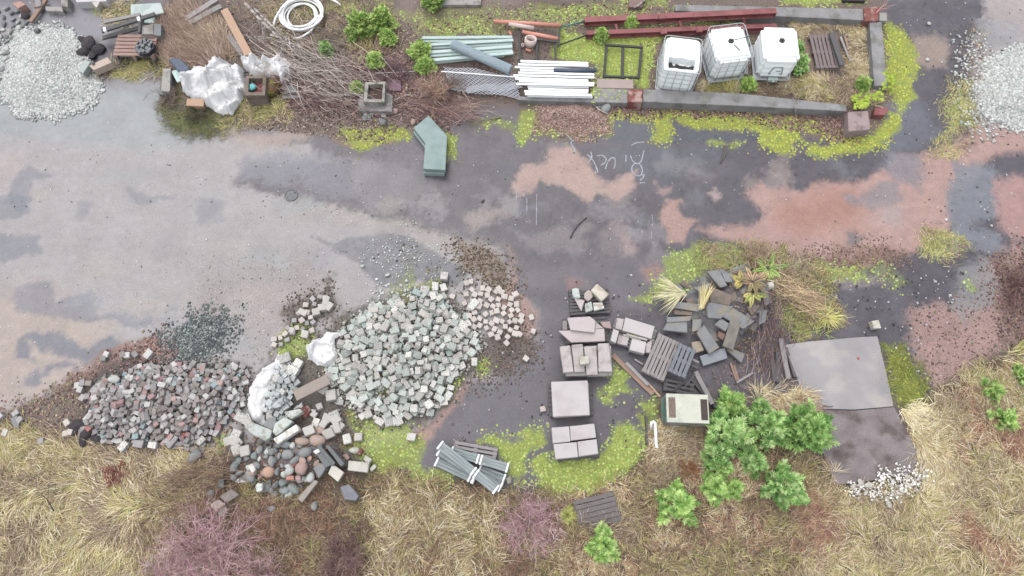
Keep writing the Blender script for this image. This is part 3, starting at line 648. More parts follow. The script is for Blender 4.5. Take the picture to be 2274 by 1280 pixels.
# ------------------------------------------------------------------ concrete pad, lower right
def pad(name, pts, z, m, label=None): return tag(poly_prism(name, pts, -.2, z, m, bevel=.01), kind='structure')
pad("concrete_path", [(1743,766),(1790,759),(1850,754),(1905,749),(1949,747),(1968,825),(1985,903),(1900,910),(1795,908),(1768,836)], .05, mat("wet_pale_concrete", C(174,171,173,.93), .5, .3, 1.2, 0, .15, stain=(*C(190,184,182,.95), 1.1), spec=.35))
pad("concrete_landing", [(1796,910),(1900,912),(1986,904),(2020,970),(2056,1046),(1950,1066),(1855,1078),(1826,1000)], .07, mat("damp_dark_concrete", C(146,136,138,.95), .75, .55, 2.2, 0, .6, stain=(*C(112,100,98,.9), 1.6), spec=.3))
# ------------------------------------------------------------------ paint marks on the asphalt
mk = MB()
def stroke(pts, w=.045):
    P = [W(x, y, 0) for x, y in pts]; Q = []
    for i in range(len(P) - 1):
        for k in range(4):
            p0 = P[max(i-1, 0)]; p1 = P[i]; p2 = P[i+1]; p3 = P[min(i+2, len(P)-1)]; t = k / 4
            Q.append(.5 * ((2*p1) + (p2-p0)*t + (2*p0-5*p1+4*p2-p3)*t*t + (3*p1-p0-3*p2+p3)*t**3))
    Q.append(P[-1]); V = []; F = []
    for i, p in enumerate(Q):
        d = (Q[min(i+1, len(Q)-1)] - Q[max(i-1, 0)]).normalized(); n_ = Vector((-d.y, d.x, 0)); ww = w * random.uniform(.6, 1.15) / 2
        for s in (1, -1):
            q = p + n_ * ww * s; V.append((q.x, q.y, gz1(q.x, q.y) + .006))
    for i in range(len(Q) - 1): F.append((2*i, 2*i+1, 2*i+3, 2*i+2))
    mk.add(V, F)
for s in ([(1312,338),(1314,350),(1306,362)], [(1304,343),(1312,351),(1322,366),(1328,384)], [(1325,347),(1338,346),(1346,354),(1343,362),(1334,368)],
          [(1344,376),(1349,362),(1358,351),(1365,353),(1366,364),(1363,375)], [(1390,345),(1390,360)], [(1400,346),(1405,358),(1415,364),(1424,358),(1430,334)],
          [(1413,362),(1405,368),(1403,378),(1410,388),(1420,391),(1426,384),(1425,372),(1419,363)], [(1426,390),(1430,388),(1428,395),(1421,401)], [(1240,296),(1258,300),(1269,311)],
          [(1275,312),(1268,316),(1271,324),(1275,330),(1279,340)], [(1402,324),(1412,318),(1430,316)], [(1420,407),(1432,406)]): stroke(s, .038)
for s in ([(1192,432),(1191,500)], [(1170,440),(1170,470)], [(1148,420),(1146,455)], [(1448,478),(1449,492)], [(1407,510),(1408,522)], [(1425,512),(1426,522)], [(1446,512),(1447,530)]): stroke(s, .02)
tag(mk.build("road_marking", CHALK), kind='structure')
# ------------------------------------------------------------------ three tank containers
def ibc(label, quad_c, yaw, cage=True, cut=False, tilt=0):
    """container 1.0 x 1.2 x 1.16 m: bottle, cage, pallet foot, cap"""
    root = empty("tank_container", quad_c, yaw, label, "tank", "white tank containers in the bay")
    lx, ly = 1.1, 1.24; zb, zt = .16, 1.13
    bm = bmesh.new()
    if not cut:
        bmesh.ops.create_cube(bm, size=1)
        for v in bm.verts: v.co = Vector((v.co.x * (lx - .06), v.co.y * (ly - .06), zb + (v.co.z + .5) * (zt - zb)))
        bmesh.ops.bevel(bm, geom=bm.edges[:], offset=.11, segments=5, affect='EDGES')
        bmesh.ops.subdivide_edges(bm, edges=[e for e in bm.edges if e.calc_length() > .5], cuts=11, use_grid_fill=True)
        for v in bm.verts:
            x, y, z = v.co
            if z > zt - .02: v.co.z += .018 * math.cos(x * 2.4) * math.cos(y * 2.8) - (.016 if abs(abs(x) - .28) < .035 else 0)
            elif z < zt - .15: 
                s = 1 + .012 * math.cos(z * 26); v.co.x *= s; v.co.y *= s
    else:
        # the top of this one has been sawn open: shell with a rim and an inside floor
        def ring(z, s): 
            a = []
            for k in range(32):
                q = 2 * math.pi * k / 32; cx, cy = math.cos(q), math.sin(q); e = .28
                a.append(bm.verts.new((s * (lx - .06) / 2 * math.copysign(abs(cx) ** e, cx), s * (ly - .06) / 2 * math.copysign(abs(cy) ** e, cy), z)))
            return a
        rs = [ring(zb, .93), ring(zb + .05, .98), ring(zb + .35, 1.0), ring(zt - .06, 1.0), ring(zt, .965)]
        for a, b in zip(rs, rs[1:]):
            for k in range(32): bm.faces.new((a[k], a[(k+1) % 32], b[(k+1) % 32], b[k]))
        bm.faces.new(rs[0][::-1])
        ho = [bm.verts.new((x, y, zt + .005)) for x, y in ((-.38,-.52),(-.2,-.5),(0,-.52),(.22,-.5),(.38,-.5),(.40,-.2),(.37,-.1),(.2,-.14),(0,-.1),(-.22,-.14),(-.38,-.1),(-.40,-.3))]
        hi = [bm.verts.new((v.co.x * .98, v.co.y * .97, zt - .30)) for v in ho]
        es = [bm.edges.new((rs[-1][k], rs[-1][(k+1) % 32])) if bm.edges.get((rs[-1][k], rs[-1][(k+1) % 32])) is None else bm.edges.get((rs[-1][k], rs[-1][(k+1) % 32])) for k in range(32)]
        es += [bm.edges.new((ho[k], ho[(k+1) % 12])) for k in range(12)]
        bmesh.ops.triangle_fill(bm, use_beauty=True, edges=es)
        for k in range(12): bm.faces.new((ho[k], ho[(k+1) % 12], hi[(k+1) % 12], hi[k]))
        bm.faces.new(hi)
    bmesh.ops.recalc_face_normals(bm, faces=bm.faces)
    me = bpy.data.meshes.new("bottle"); bm.to_mesh(me); bm.free(); me.materials.append(IBCP); 
    if not cut: me.polygons.foreach_set("use_smooth", [True] * len(me.polygons))
    o = bpy.data.objects.new("bottle", me); COL.objects.link(o); o.parent = root
    mb = MB()
    for x in (-.5, 0, .5):
        for y in (-.55, 0, .55): mb.box((x * (lx - .14), y, .06), (.12, .12, .1))
    mb.box((0, 0, .125), (lx, ly, .03)); mb.build("pallet_base", STEEL, root, bevel=.004)
    if cut:
        mb = MB(); g = random.Random(5)
        for i in range(10): mb.box((-.36 + i * .08, -.32 + g.uniform(-.05, .05), zt - .26 + g.uniform(0, .05)), (.12, .2, .06), rz=g.uniform(-.5, .5))
        mb.build("contents", ASPH, root)
    if cage:
        mb = MB(); r = .008; X0, Y0 = lx / 2, ly / 2
        def rr(z, rad=r):
            p = [(-X0+.1,-Y0,z),(X0-.1,-Y0,z),(X0-.03,-Y0+.03,z),(X0,-Y0+.1,z),(X0,Y0-.1,z),(X0-.03,Y0-.03,z),(X0-.1,Y0,z),(-X0+.1,Y0,z),(-X0+.03,Y0-.03,z),(-X0,Y0-.1,z),(-X0,-Y0+.1,z),(-X0+.03,-Y0+.03,z)]
            mb.tube(p, rad, 6, closed=True)
        for z in (.17, .39, .60, .81, 1.0): rr(z)
        rr(1.14, .013); rr(.14, .02)
        for x in (-.36, -.12, .12, .36):
            for y in (-Y0, Y0): mb.tube([(x, y, .14), (x, y, 1.14)], r, 6)
        for y in (-.45, -.22, 0, .22, .45):
            for x in (-X0, X0): mb.tube([(x, y, .14), (x, y, 1.14)], r, 6)
        mb.build("cage", STEEL, root, smooth=True)
    else:
        mb = MB(); rr_ = [(-.51,-.62,.16),(.51,-.62,.16),(.55,-.58,.16),(.55,.58,.16),(.51,.62,.16),(-.51,.62,.16),(-.55,.58,.16),(-.55,-.58,.16)]
        mb.tube(rr_, .016, 6, closed=True); mb.build("cage", STEEL, root)
    if not cut:
        mb = MB(); z = zt + .012; mb.tube([(0, .02, z), (0, .02, z + .03), (0, .02, z + .045)], [.085, .085, .07], 18); lid = mb.build("cap", BLACKP, root)
        mb = MB(); mb.tube([(0, .02, z + .045), (0, .02, z + .065)], [.03, .025], 10); mb.build("knob", BLACKP, lid)
    return root
p = W(1499, 168, .15); ta = ibc("white caged tank container with its top sawn open, leftmost of three", (p.x, p.y, .0), R(-8), True, True)
p = W(1602, 141, .15); tb = ibc("white caged tank container with grey label plate and a strap from its black cap", (p.x, p.y, 0), R(8), True)
p = W(1710, 140, .15); tc_ = ibc("white tank container without its cage, black cap, stencilled frame mark on its front", (p.x, p.y, 0), R(-2), False)
mb = MB(); mb.box((.12, -.22, 1.152), (.07, .26, .006), rz=.5); mb.build("label_plate", CONC, tb)
mb = MB(); mb.tube([(.02, .02, 1.2), (.2, .05, 1.17), (.40, .08, 1.17), (.55, .1, 1.16)], .012, 6); mb.build("strap", BLACKP, tb)
mb = MB(); mb.tube([(.56, .4, 1.15), (.6, .1, 1.0), (.57, -.1, .9), (.6, -.3, .5), (.57, -.45, .2), (.62, -.5, .03)], .014, 6); mb.build("cord", mat("green_cord", C(120,190,170), .6), tb)
mb = MB(); y = -.605
for a_, b_ in (((-.2, .42), (-.12, .74)), ((.2, .42), (.12, .74)), ((-.12, .74), (.12, .74)), ((-.02, .55), (.12, .55)), ((-.2, .42), (-.12, .42)), ((.12, .42), (.2, .42))):
    mb.tube([(a_[0], y, a_[1]), (b_[0], y, b_[1])], .014, 6)
mb.build("frame_mark", mat("grey_green_moulding", C(150,170,168), .5), tc_)
mb = MB(); mb.box((0, -.65, .2), (.3, .1, .12)); mb.tube([(0, -.68, .24), (0, -.76, .22)], .05, 10); mb.build("valve", mat("grey_valve", C(190,204,200), .5), tc_, bevel=.01)
# ------------------------------------------------------------------ red oxide ladder frame
bf = empty("steel_frame", W(1500, 62), 0, "long red brown steel frame of two girders lying in the moss", "girder frame")
def ub(a, b, w, h, z, zb=None, name="girder"):
    A, B, c, M, L = frame_on(a, b, z, z if zb is None else zb); mb = MB()
    mb.box((0, 0, h/2), (L, w, .02)); mb.box((0, 0, -h/2), (L, w, .02)); mb.box((0, 0, 0), (L, .02, h - .02))
    for k in range(5): mb.box(((k / 4 - .5) * (L - .03), 0, 0), (.012, w - .004, h - .022))
    o = mb.build(name, BEAM, bf, bevel=.003); MM = M.to_4x4(); MM.translation = c; o.matrix_world = bf.matrix_basis.inverted() @ MM; return o
ub((1298,49), (1722,29), .20, .2, .16, .46); ub((1301,78), (1722,62), .16, .2, .14)
for a, b in (((1367,55),(1371,72)), ((1508,47),(1513,64)), ((1650,40),(1655,58))): plank("cross_bar", None, None, a, b, .08, .08, .16 + .3 * (a[0] - 1298) / 424, .15, m=BEAM, parent=bf)
for a in ((1470,37), (1547,33), (1474,70), (1553,66)): poly_prism("bracket", [(a[0]-7,a[1]-5),(a[0]+7,a[1]-6),(a[0]+8,a[1]+4),(a[0]-6,a[1]+5)], (.26 if a[1] > 60 else .38), (.33 if a[1] > 60 else .47), BEAM, parent=bf)
# ------------------------------------------------------------------ pipes, boards and frames in the bay
def pipe_thing(name, label, a, b, r, z, m, zb=None, group=None, cat="pipe", ri=.85):
    A, B, c, M, L = frame_on(a, b, z, z if zb is None else zb); mb = MB(); mb.pipe((-L/2, 0, 0), (L/2, 0, 0), r, r * ri, 16)
    o = mb.build(name, m, smooth=True); MM = M.to_4x4(); MM.translation = c; o.matrix_world = MM; return tag(o, label, cat, group)
pipe_thing("drain_pipe", "long orange drain pipe lying above the white pipe sleeve", (1097,48), (1246,57), .065, .22, ORANGE)
pipe_thing("drain_pipe", "short orange drain pipe sloping behind the pipe ring", (1160,71), (1244,88), .065, .20, ORANGE)
pipe_thing("pipe_sleeve", "pinkish white pipe sleeve resting across the orange pipe", (1130,54), (1186,63), .065, .30, ORANGEL, .3)
mb = MB(); mb.pipe((0, 0, -.12), (0, 0, .12), .19, .145, 28); o = mb.build("pipe_collar", ORANGEL, smooth=True); o.location = W(1178, 93, .2); o.rotation_euler = (R(-18), R(6), 0); tag(o, "pale orange pipe collar standing on end like a ring", "pipe collar")
mb = MB(); mb.pipe((0, 0, -.05), (0, 0, .05), .055, .035, 16); o = mb.build("pipe_collar", ORANGEL, smooth=True); o.location = W(1161, 102, .08); tag(o, "tiny pale pipe ring beside the big pipe collar", "pipe collar")
pipe_thing("pipe_offcut", "short orange pipe offcut left of the pipe collar", (1131,70), (1136,80), .05, .06, ORANGE)
pipe_thing("pipe_offcut", "pale orange pipe offcut below the pipe collar", (1168,110), (1180,114), .055, .06, ORANGE)
pipe_thing("metal_rod", "green metal rod leading up to the steel frame", (1245,61), (1300,47), .03, .18, mat("green_rod", C(96,134,122), .6), cat="rod", ri=.3)
pipe_thing("metal_rod", "dark grey metal rod leaning on the trestle below the green rod", (1240,101), (1302,79), .025, .2, DSTEEL, cat="rod", ri=.3)
tr = empty("trestle_frame", W(1190, 100), 0, "dark steel trestle frame standing behind the white boards", "frame")
for a, b, z in (((1153,64),(1155,142),.2), ((1193,88),(1191,136),.2), ((1233,90),(1234,136),.2), ((1243,62),(1240,104),.24), ((1190,88),(1240,94),.24)): plank("bar", None, None, a, b, .06, .05, z, m=DSTEEL, parent=tr)
pf = empty("window_frame", W(1383, 135), 0, "black steel frame with two openings lying on the moss", "frame")
for a, b in (((1347,101),(1341,171)), ((1425,108),(1418,172)), ((1383,102),(1382,170))): plank("upright", None, None, a, b, .075, .07, .12, m=DSTEEL, parent=pf)
for a, b in (((1343,100),(1428,106)), ((1339,170),(1420,173))): plank("rail", None, None, a, b, .07, .06, .16, m=DSTEEL, parent=pf)
slab("paving_slab", "pinkish grey slab lying between the black frame and the moss strip", "slab", [(1326,175),(1406,177),(1407,197),(1325,195)], .15, .24, mat("slab_p", C(186,170,166), .85, .15, 4, 0, .2))
g_ = "pale green boards under the wire roll"
for i, (a, b, z, w) in enumerate((((938,85),(1138,83),.16,.10), ((940,92),(1140,92),.10,.09), ((938,101),(1140,90),.24,.10), ((938,108),(1138,98),.16,.09), ((940,118),(1138,104),.26,.11), ((938,126),(1138,112),.20,.10), ((943,136),(1140,118),.24,.11), ((950,141),(1120,124),.12,.09))):
    plank("pale_board", ("pale green board along the top of its pile" if i == 0 else "pale green board in the pile under the wire mesh roll"), "board", a, b, w, .05, z, m=PALEGREEN, group=g_)
g_ = "white pipes stacked on the bay wall"; rw = random.Random(3); ys = [137, 144, 149.5, 156, 162, 168, 175, 181, 187, 192.5, 198, 203.5, 209, 213.5]
for i, y in enumerate(ys):
    x0 = 1142 + rw.uniform(-4, 16) + (16 if i > 8 else 0); x1 = 1312 + rw.uniform(-6, 10) - (6 if i > 9 else 0)
    if i == 0: x0, x1 = 1156, 1306
    if i == 5: x0, x1 = 1140, 1320
    plank("white_lath", ("uppermost white lath in the stack on the bay wall" if i == 0 else "white plastic lath in the stack beside the chain link mesh"), "lath", (x0, y), (x1, y + 5 - i * .2 + rw.uniform(-2, 2)), .062 if i % 3 else .085, .05, .24 + rw.uniform(0, .14), m=WHITEP, group=g_)
for i in range(0): plank("white_lath", "white plastic lath in the stack beside the chain link mesh", "lath", (1150 + rw.uniform(0, 20), 150 + i * 10), (1305 + rw.uniform(-6, 10), 152 + i * 9.5), .09, .06, .17, m=WHITEP, group=g_)
pipe_thing("dark_pipe", "dark blue pipe poking out of the stack of white laths", (1230,156), (1324,157), .06, .36, BLUEP)
# chain link mesh: a flat spread length and the roll
def weave(P00, P10, P01, nu, nv, r, name, m, zf):
    """chain link: two families of crossing wires over a quad"""
    mb = MB(); P00, P10, P01 = Vector(P00), Vector(P10), Vector(P01); U = P10 - P00; Vv = P01 - P00
    for s in (1, -1):
        for k in range(-nv, nu + 1):
            seg_ = []
            for t in range(nv + 1):
                u = (k + t) if s == 1 else (k + nv - t)
                if 0 <= u <= nu:
                    q = P00 + U * (u / nu) + Vv * (t / nv); q.z = zf(q, u / nu, t / nv) + (.004 if (u + t + s) % 2 else -.004); seg_.append(q)
            if len(seg_) > 1: mb.tube(seg_, r, 4, caps=False)
    return mb.build(name, m)
nr = np.random.default_rng(4)
cl = weave(W(985,150,.1), W(1138,168,.1), W(1003,206,.05), 17, 9, .013, "chain_link_mesh", WIRE, lambda q, u, t: .12 + .07 * math.sin(q.x * 4) * math.sin(q.y * 3) + .05)
tag(cl, "grey chain link mesh spread flat below its blue roll", "wire mesh")
cl2 = weave(W(1030,196,.1), W(1150,186,.1), W(1040,214,.05), 14, 4, .013, "wire_netting", WIRE, lambda q, u, t: .16 + .05 * math.sin(q.x * 5) + .04 * t)
tag(cl2, "pale wire netting hanging over the bay wall below the chain link mesh", "wire mesh")
A, B, c, M, L = frame_on((1004,98), (1134,156), .42, .40); MM = M.to_4x4(); MM.translation = c
roll = empty("wire_mesh_roll", (0, 0, 0), 0, "blue grey roll of wire mesh lying across the pale green boards", "wire roll"); roll.matrix_world = MM
mb = MB(); mb.pipe((-L/2 + .01, 0, 0), (L/2 - .01, 0, 0), .135, .05, 24); mb.build("core", WIREC, roll, smooth=True)
mb = MB()
for s in (1, -1):
    for k in range(16): mb.tube([(-L/2 + L * t / 40, .15 * math.cos(s * t * .55 + k * math.pi / 8), .15 * math.sin(s * t * .55 + k * math.pi / 8)) for t in range(41)], .006, 3, caps=False)
mb.build("outer_wires", WIREB, roll)
plank("white_pole", "thin white pole lying across the chain link mesh", "pole", (980,159), (1152,172), .03, .03, .3, m=WHITEP)
plank("white_pole", "thin weathered white pole left of the pine sapling by the bay", "pole", (838,163), (920,159), .03, .03, .12, m=STICKW)
pallet("grey brown pallet lying upside down in the dry grass of the bay", (1813,152), (1796,78), .72, mat("pallet_pinkish", C(150,136,136), .85, .4, 4, .1, .4, (1.2,14,6)), z=.05, nsl=6, slat_gap=.25)
plank("loose_plank", "dark grey plank leaning over the pallet in the dry grass", "plank", (1846,74), (1870,146), .16, .06, .32, m=WOODD)
plank("loose_plank", "thin broken slat right of the pallet in the dry grass", "plank", (1866,82), (1888,136), .07, .04, .1, m=WOODG)
plank("loose_plank", "second broken slat beside the pallet, partly under dry grass", "plank", (1876,80), (1884,112), .06, .04, .1, m=WOODB)
plank("loose_plank", "brown board standing between the two right tank containers", "plank", (1655,118), (1656,166), .14, .05, .15, m=WOODG)
# ------------------------------------------------------------------ top edge
slab("concrete_slab", "wet grey slab cut by the top edge above the pale boards", "slab", [(925,-30),(1070,-30),(1068,11),(935,11)], 0, .12, CONC)
slab("concrete_slab", "grey slab with a reddish end by the top edge above the steel frame", "slab", [(1397,-20),(1440,-20),(1426,16),(1397,16)], 0, .12, mat("slab_r", C(150,128,124), .9, .3, 4, 0, .3))
slab("dark_sheet", "dark sheet on moss cut by the top edge above the bay corner", "sheet", [(1868,-30),(1925,-30),(1922,3),(1872,2)], 0, .1, ASPH)
# ------------------------------------------------------------------ green angled slabs in the middle of the yard
tag(poly_prism("angled_slab", [(950,263),(990,306),(987,386),(941,385),(943,328),(917,294)], 0, .17, mat("green_slate_l", C(160,178,174), .65, .22, 3, 0, .25), bevel=.01), "lower of two angled green grey slabs, mostly covered", "slab")
tag(poly_prism("angled_slab", [(952,257),(993,302),(989,378),(940,375),(944,318),(918,284)], .19, .36, GREENSLAB, bevel=.01), "upper angled green grey slab stacked on a second one in the yard", "slab")
# drain, sticks, small things in the yard
c = W(647, 434); mb = MB(); mb.tube([(c.x + .18 * math.cos(k * .4488), c.y + .18 * math.sin(k * .4488), .012) for k in range(14)], .022, 6, closed=True)
for k in range(-2, 3): mb.box((c.x + k * .06, c.y, .006), (.025, .33 - abs(k) * .05, .02))
mb.add([(c.x + .17 * math.cos(k * .4488), c.y + .17 * math.sin(k * .4488), .012) for k in range(14)], [tuple(range(14))])
tag(mb.build("drain_grate", mat("wet_iron", C(120,122,128), .5, .5, 14, 0, .4)), "small round drain grate half silted up in the western yard", "drain")
def stick(name, label, pts, r, z, m, cat="stick"):
    mb = MB(); P = [W(x, y, z + .02) for x, y in pts]; n = len(P); mb.tube(P, [r * (1 - .5 * i / n) for i in range(n)], 7); return tag(mb.build(name, m, smooth=True), label, cat)
stick("fallen_stick", "curved dark stick lying on wet asphalt in the yard centre", [(1267,529),(1272,517),(1282,502),(1292,492),(1303,483)], .022, .01, STICKD)
stick("fallen_stick", "brown stick on the asphalt below the moss islands", [(1609,326),(1606,340),(1600,363)], .02, .01, STICK)
stick("fallen_stick", "short forked stick leaning against the brown stick", [(1614,338),(1607,350),(1601,361)], .018, .03, STICK)
stick("fallen_stick", "pale bent stick on the red gravel below the bay wall", [(1314,228),(1328,242),(1342,250),(1350,253)], .022, .1, STICKW)
stick("fallen_stick", "small dark twig on the pale concrete pad", [(1826,904),(1832,902),(1840,904),(1850,902)], .012, .06, STICKD)
stick("fallen_stick", "dark crooked stick across the lower edge of the pale pad", [(1690,1000),(1700,1002)], .01, .06, STICKD)
stick("fallen_stick", "white peeled branch pointing down from the top edge", [(1436,-4),(1424,8),(1409,18)], .035, .14, STICKW)
stick("fallen_stick", "broken grey branch in the litter right of the planter box", [(874,224),(890,216),(905,211),(920,212),(932,222)], .02, .1, STICKW)
o = place("lost_glove", rock_mesh("glove", BLACKP, 1.4, .8, .5, 9), W(1072, 447, .03), (.1, .08, .08), (0, 0, 1), "tiny crumpled black glove lying on wet asphalt in the yard centre", "glove")
o = poly_prism("red_scrap", [(1905,793),(1909,795),(1908,799),(1904,797)], .05, .07, REDP, bevel=0); tag(o, "tiny red plastic scrap on the pale concrete pad", "scrap")
place("concrete_cube", sett_mesh("cube_c", CONCL, seed=4, bev=.06), W(1942, 723, .1), (.19, .22, .18), (0, 0, .1), "single pale concrete cube standing on the corner of the pale pad", "concrete cube")
# ------------------------------------------------------------------ junction box, bent pipe
jb = empty("junction_box", W(1524, 909, 0), R(-2), "pale concrete junction box with graffiti on its side, left of the pine saplings", "junction box")
s_ = (W(1573, 877, .72) - W(1480, 874, .72)).length; d_ = (W(1480, 874, .72) - W(1481, 938, .72)).length
jc = (W(1480, 874, .72) + W(1573, 877, .72) + W(1575, 941, .72) + W(1481, 938, .72)) / 4; jb.location = (jc.x, jc.y, 0)
mb = MB(); mb.box((0, 0, .33), (s_ - .02, d_ - .02, .66)); mb.build("body", CONC, jb, bevel=.01)
mb = MB(); mb.box((0, 0, .69), (s_, d_, .06)); mb.build("lid", mat("cream_lid", C(220,222,208), .85, .14, 5, 0, .25, stain=(*C(196,204,190), 2)), jb, bevel=.008)
BRN = mat("brown_granulate", C(140,122,112), .95, .5, 30, 0, .9); BRD = mat("black_brown_granulate", C(88,78,74), .95, .6, 30, 0, .9)
mb = MB(); mb.box((-s_ * .37, .01, .724), (s_ * .16, d_ * .70, .008)); mb.build("felt_strip", BRN, jb)
mb = MB(); mb.box((s_ * .39, -.02, .724), (s_ * .16, d_ * .72, .008)); mb.build("felt_strip", BRD, jb)
mb = MB(); x_ = -s_ / 2 + .006
for y0, z0, w_, h_ in ((-.2, .35, .22, .3), (.05, .3, .25, .35), (.22, .42, .16, .25), (-.05, .45, .15, .2)): mb.add([(x_ - .006, y0 - w_/2, z0 - h_/2), (x_ - .006, y0 + w_/2, z0 - h_/3), (x_ - .006, y0 + w_/3, z0 + h_/2), (x_ - .006, y0 - w_/3, z0 + h_/3)], [(0, 1, 2, 3)]); x_ -= .002
mb.build("graffiti", mat("green_graffiti", C(104,170,150), .6, .4, 6, 0, 0), jb)
mb = MB(); mb.tube([W(1446,955,.05), W(1446,944,.25), W(1447,939,.34), W(1451,937,.36), W(1455,940,.32), W(1456,960,.2), W(1457,985,.12), W(1458,992,.10), W(1462,995,.06)], .04, 10)
tag(mb.build("bent_pipe", WHITEP, smooth=True), "white hook shaped vent pipe lying left of the junction box", "pipe")
plank("edging_board", "dark narrow edging board set in moss left of the white hook pipe", "board", (1434,925), (1436,990), .04, .18, .05, m=WOODD)
# ------------------------------------------------------------------ pallets with slabs (middle of the yard)
pallet("dark wet pallet carrying six rough stone pieces, northernmost of the row", (1262,645), (1350,640), .72, WOODD, nsl=8)
zt = .145
for nm, pts, h, m, lb in (("rough_stone", [(1271,641),(1279,639),(1285,640),(1289,661),(1280,662),(1272,658)], .16, GRANITEG, "grey green rough stone at the upper left of the stone pallet"),
    ("stone_wedge", [(1274,660),(1299,667),(1291,692)], .08, PAVERP, "pink triangular stone slab pointing down on the stone pallet"),
    ("rough_stone", [(1306,643),(1314,648),(1317,659),(1307,669),(1297,662),(1298,652)], .13, mat("pinkish_rough", C(206,194,188), .85, .2, 6), "six sided pinkish stone in the middle of the stone pallet"),
    ("rough_stone", [(1326,630),(1353,654),(1336,669),(1312,645)], .24, mat("cream_rough", C(216,210,196), .85, .15, 6, stain=(*C(190,180,164), 4)), "biggest cream stone block on the stone pallet"),
    ("rough_stone", [(1299,675),(1314,669),(1317,689),(1301,694)], .15, GRANITEG, "pale green five sided stone at the lower middle of the stone pallet"),
    ("rough_stone", [(1317,673),(1338,671),(1343,685),(1319,690)], .13, GRANITE, "pale flat stone at the lower right of the stone pallet")):
    slab(nm, lb, "stone", pts, zt, zt + h, m, jit=.012, bevel=.015, group="stones on the stone pallet")
pallet("dark pallet mostly hidden under two pink pointed slabs", (1250,708), (1345,702), .72, WOODD, nsl=7)
tag(poly_prism("wooden_board", [(1249,713),(1259,712),(1260,733),(1250,734)], zt, zt + .03, WOODG), "short grey board end at the corner of the pallet with pink slabs", "board")
slab("pointed_slab", "large pink slab with a long pointed left end", "slab", [(1240,735),(1342,730),(1344,758),(1269,761)], .15, .26, PAVERP)
slab("pointed_slab", "thin slab corner showing right of the top pink slab", "slab", [(1321,712),(1340,729),(1320,731)], .15, .27, PAVERO)
slab("pointed_slab", "pinkish five sided slab lying over the pointed one", "slab", [(1260,706),(1310,703),(1322,712),(1320,739),(1267,733)], .265, .36, PAVERP)
slab("stone_piece", "brownish stone piece between the two slab pallets", "stone", [(1333,715),(1355,714),(1358,730),(1340,727)], .13, .24, mat("brownish_stone", C(182,162,158), .85, .2, 6))
pallet("grey pallet under the four long slabs with a stone cube", (1252,772), (1354,764), .80, WOODG, nsl=8, z=-.0)
g_ = "long slabs stacked on one pallet"
for pts, lb in (([(1254,775),(1300,772),(1302,834),(1257,835)], "lower long slab under the two left slabs of the cube stack"), ([(1303,772),(1357,768),(1359,834),(1304,835)], "lower long slab under the two right slabs of the cube stack")): slab("long_slab", lb, "slab", pts, .15, .34, PAVERO, g_)
for pts, lb in (([(1243,770),(1266,767),(1274,826),(1251,828)], "leftmost long slab on top of the cube stack"), ([(1269,766),(1294,764),(1299,826),(1276,827)], "second long slab from the left, just left of the stone cube"),
    ([(1297,770),(1324,768),(1328,833),(1303,833)], "weathered long slab partly under the stone cube, reaching lowest"), ([(1328,763),(1352,762),(1360,826),(1329,826)], "rightmost long slab on top of the cube stack")): slab("long_slab", lb, "slab", pts, .345, .52, PAVERO, g_, bevel=.012)
slab("stone_cube", "small white stone cube sitting on the long slabs", "stone cube", [(1287,792),(1307,791),(1309,808),(1288,810)], .525, .73, CONCL, bevel=.015)
pallet("grey pallet carrying narrow pavers and offcut strips, turned slightly", (1367,708), (1459,733), .70, WOODG, nsl=8)
g_ = "pavers on the turned pallet"
for pts, z, m, lb in (([(1370,706),(1386,709),(1381,733),(1367,730)], .30, PAVERO, "small paver at the upper left corner of the turned pallet"), ([(1389,705),(1454,725),(1447,753),(1382,734)], .34, PAVER, "largest paver on the turned pallet"),
    ([(1362,731),(1375,735),(1368,762),(1356,757)], .33, PAVER, "narrow upright paver at the left edge of the turned pallet"), ([(1374,744),(1397,750),(1393,768),(1370,763)], .28, PAVERO, "square greyish paver low on the turned pallet"),
    ([(1404,752),(1435,760),(1431,786),(1398,777)], .36, PAVER, "square bright paver at the lower edge of the turned pallet"), ([(1392,740),(1438,753),(1437,757),(1390,744)], .30, CONCL, "upper thin offcut strip on the turned pallet"), ([(1384,741),(1424,753),(1423,757),(1384,746)], .27, PAVERO, "lower thin offcut strip on the turned pallet"),
    ([(1434,764),(1450,752),(1444,784),(1433,783)], .22, PAVERP, "pinkish plate at the right edge of the turned pallet")):
    slab("paver", lb, "paver", pts, .15, z, m, g_)
pallet("dark pallet showing on both sides of the one big square slab", (1217,853), (1312,849), .86, WOODD, nsl=7)
slab("square_slab", "lower slab hidden under the big square slab", "slab", [(1227,853),(1307,850),(1310,923),(1231,928)], .15, .27, PAVERO)
slab("square_slab", "one big plain square slab covering its dark pallet", "slab", [(1224,848),(1305,845),(1310,922),(1228,926)], .275, .40, PAVER, bevel=.012)
pallet("pallet hidden under the four square pavers", (1232,955), (1322,946), .80, WOODD, nsl=7)
g_ = "four pavers side by side on one pallet"
for pts, lb in (([(1225,950),(1264,947),(1267,981),(1228,985)], "upper left of the four pavers above the moss"), ([(1265.5,947),(1320,941),(1324,972),(1267.5,979)], "upper right of the four pavers, widest"), ([(1229,986.5),(1281,982),(1284,1015),(1234,1020)], "lower left of the four pavers above the moss"), ([(1282.5,981),(1325,975.5),(1329,1008),(1285.5,1014)], "lower right of the four pavers above the moss")):
    slab("square_paver", lb, "paver", pts, .15, .38, PAVER, g_, bevel=.01)
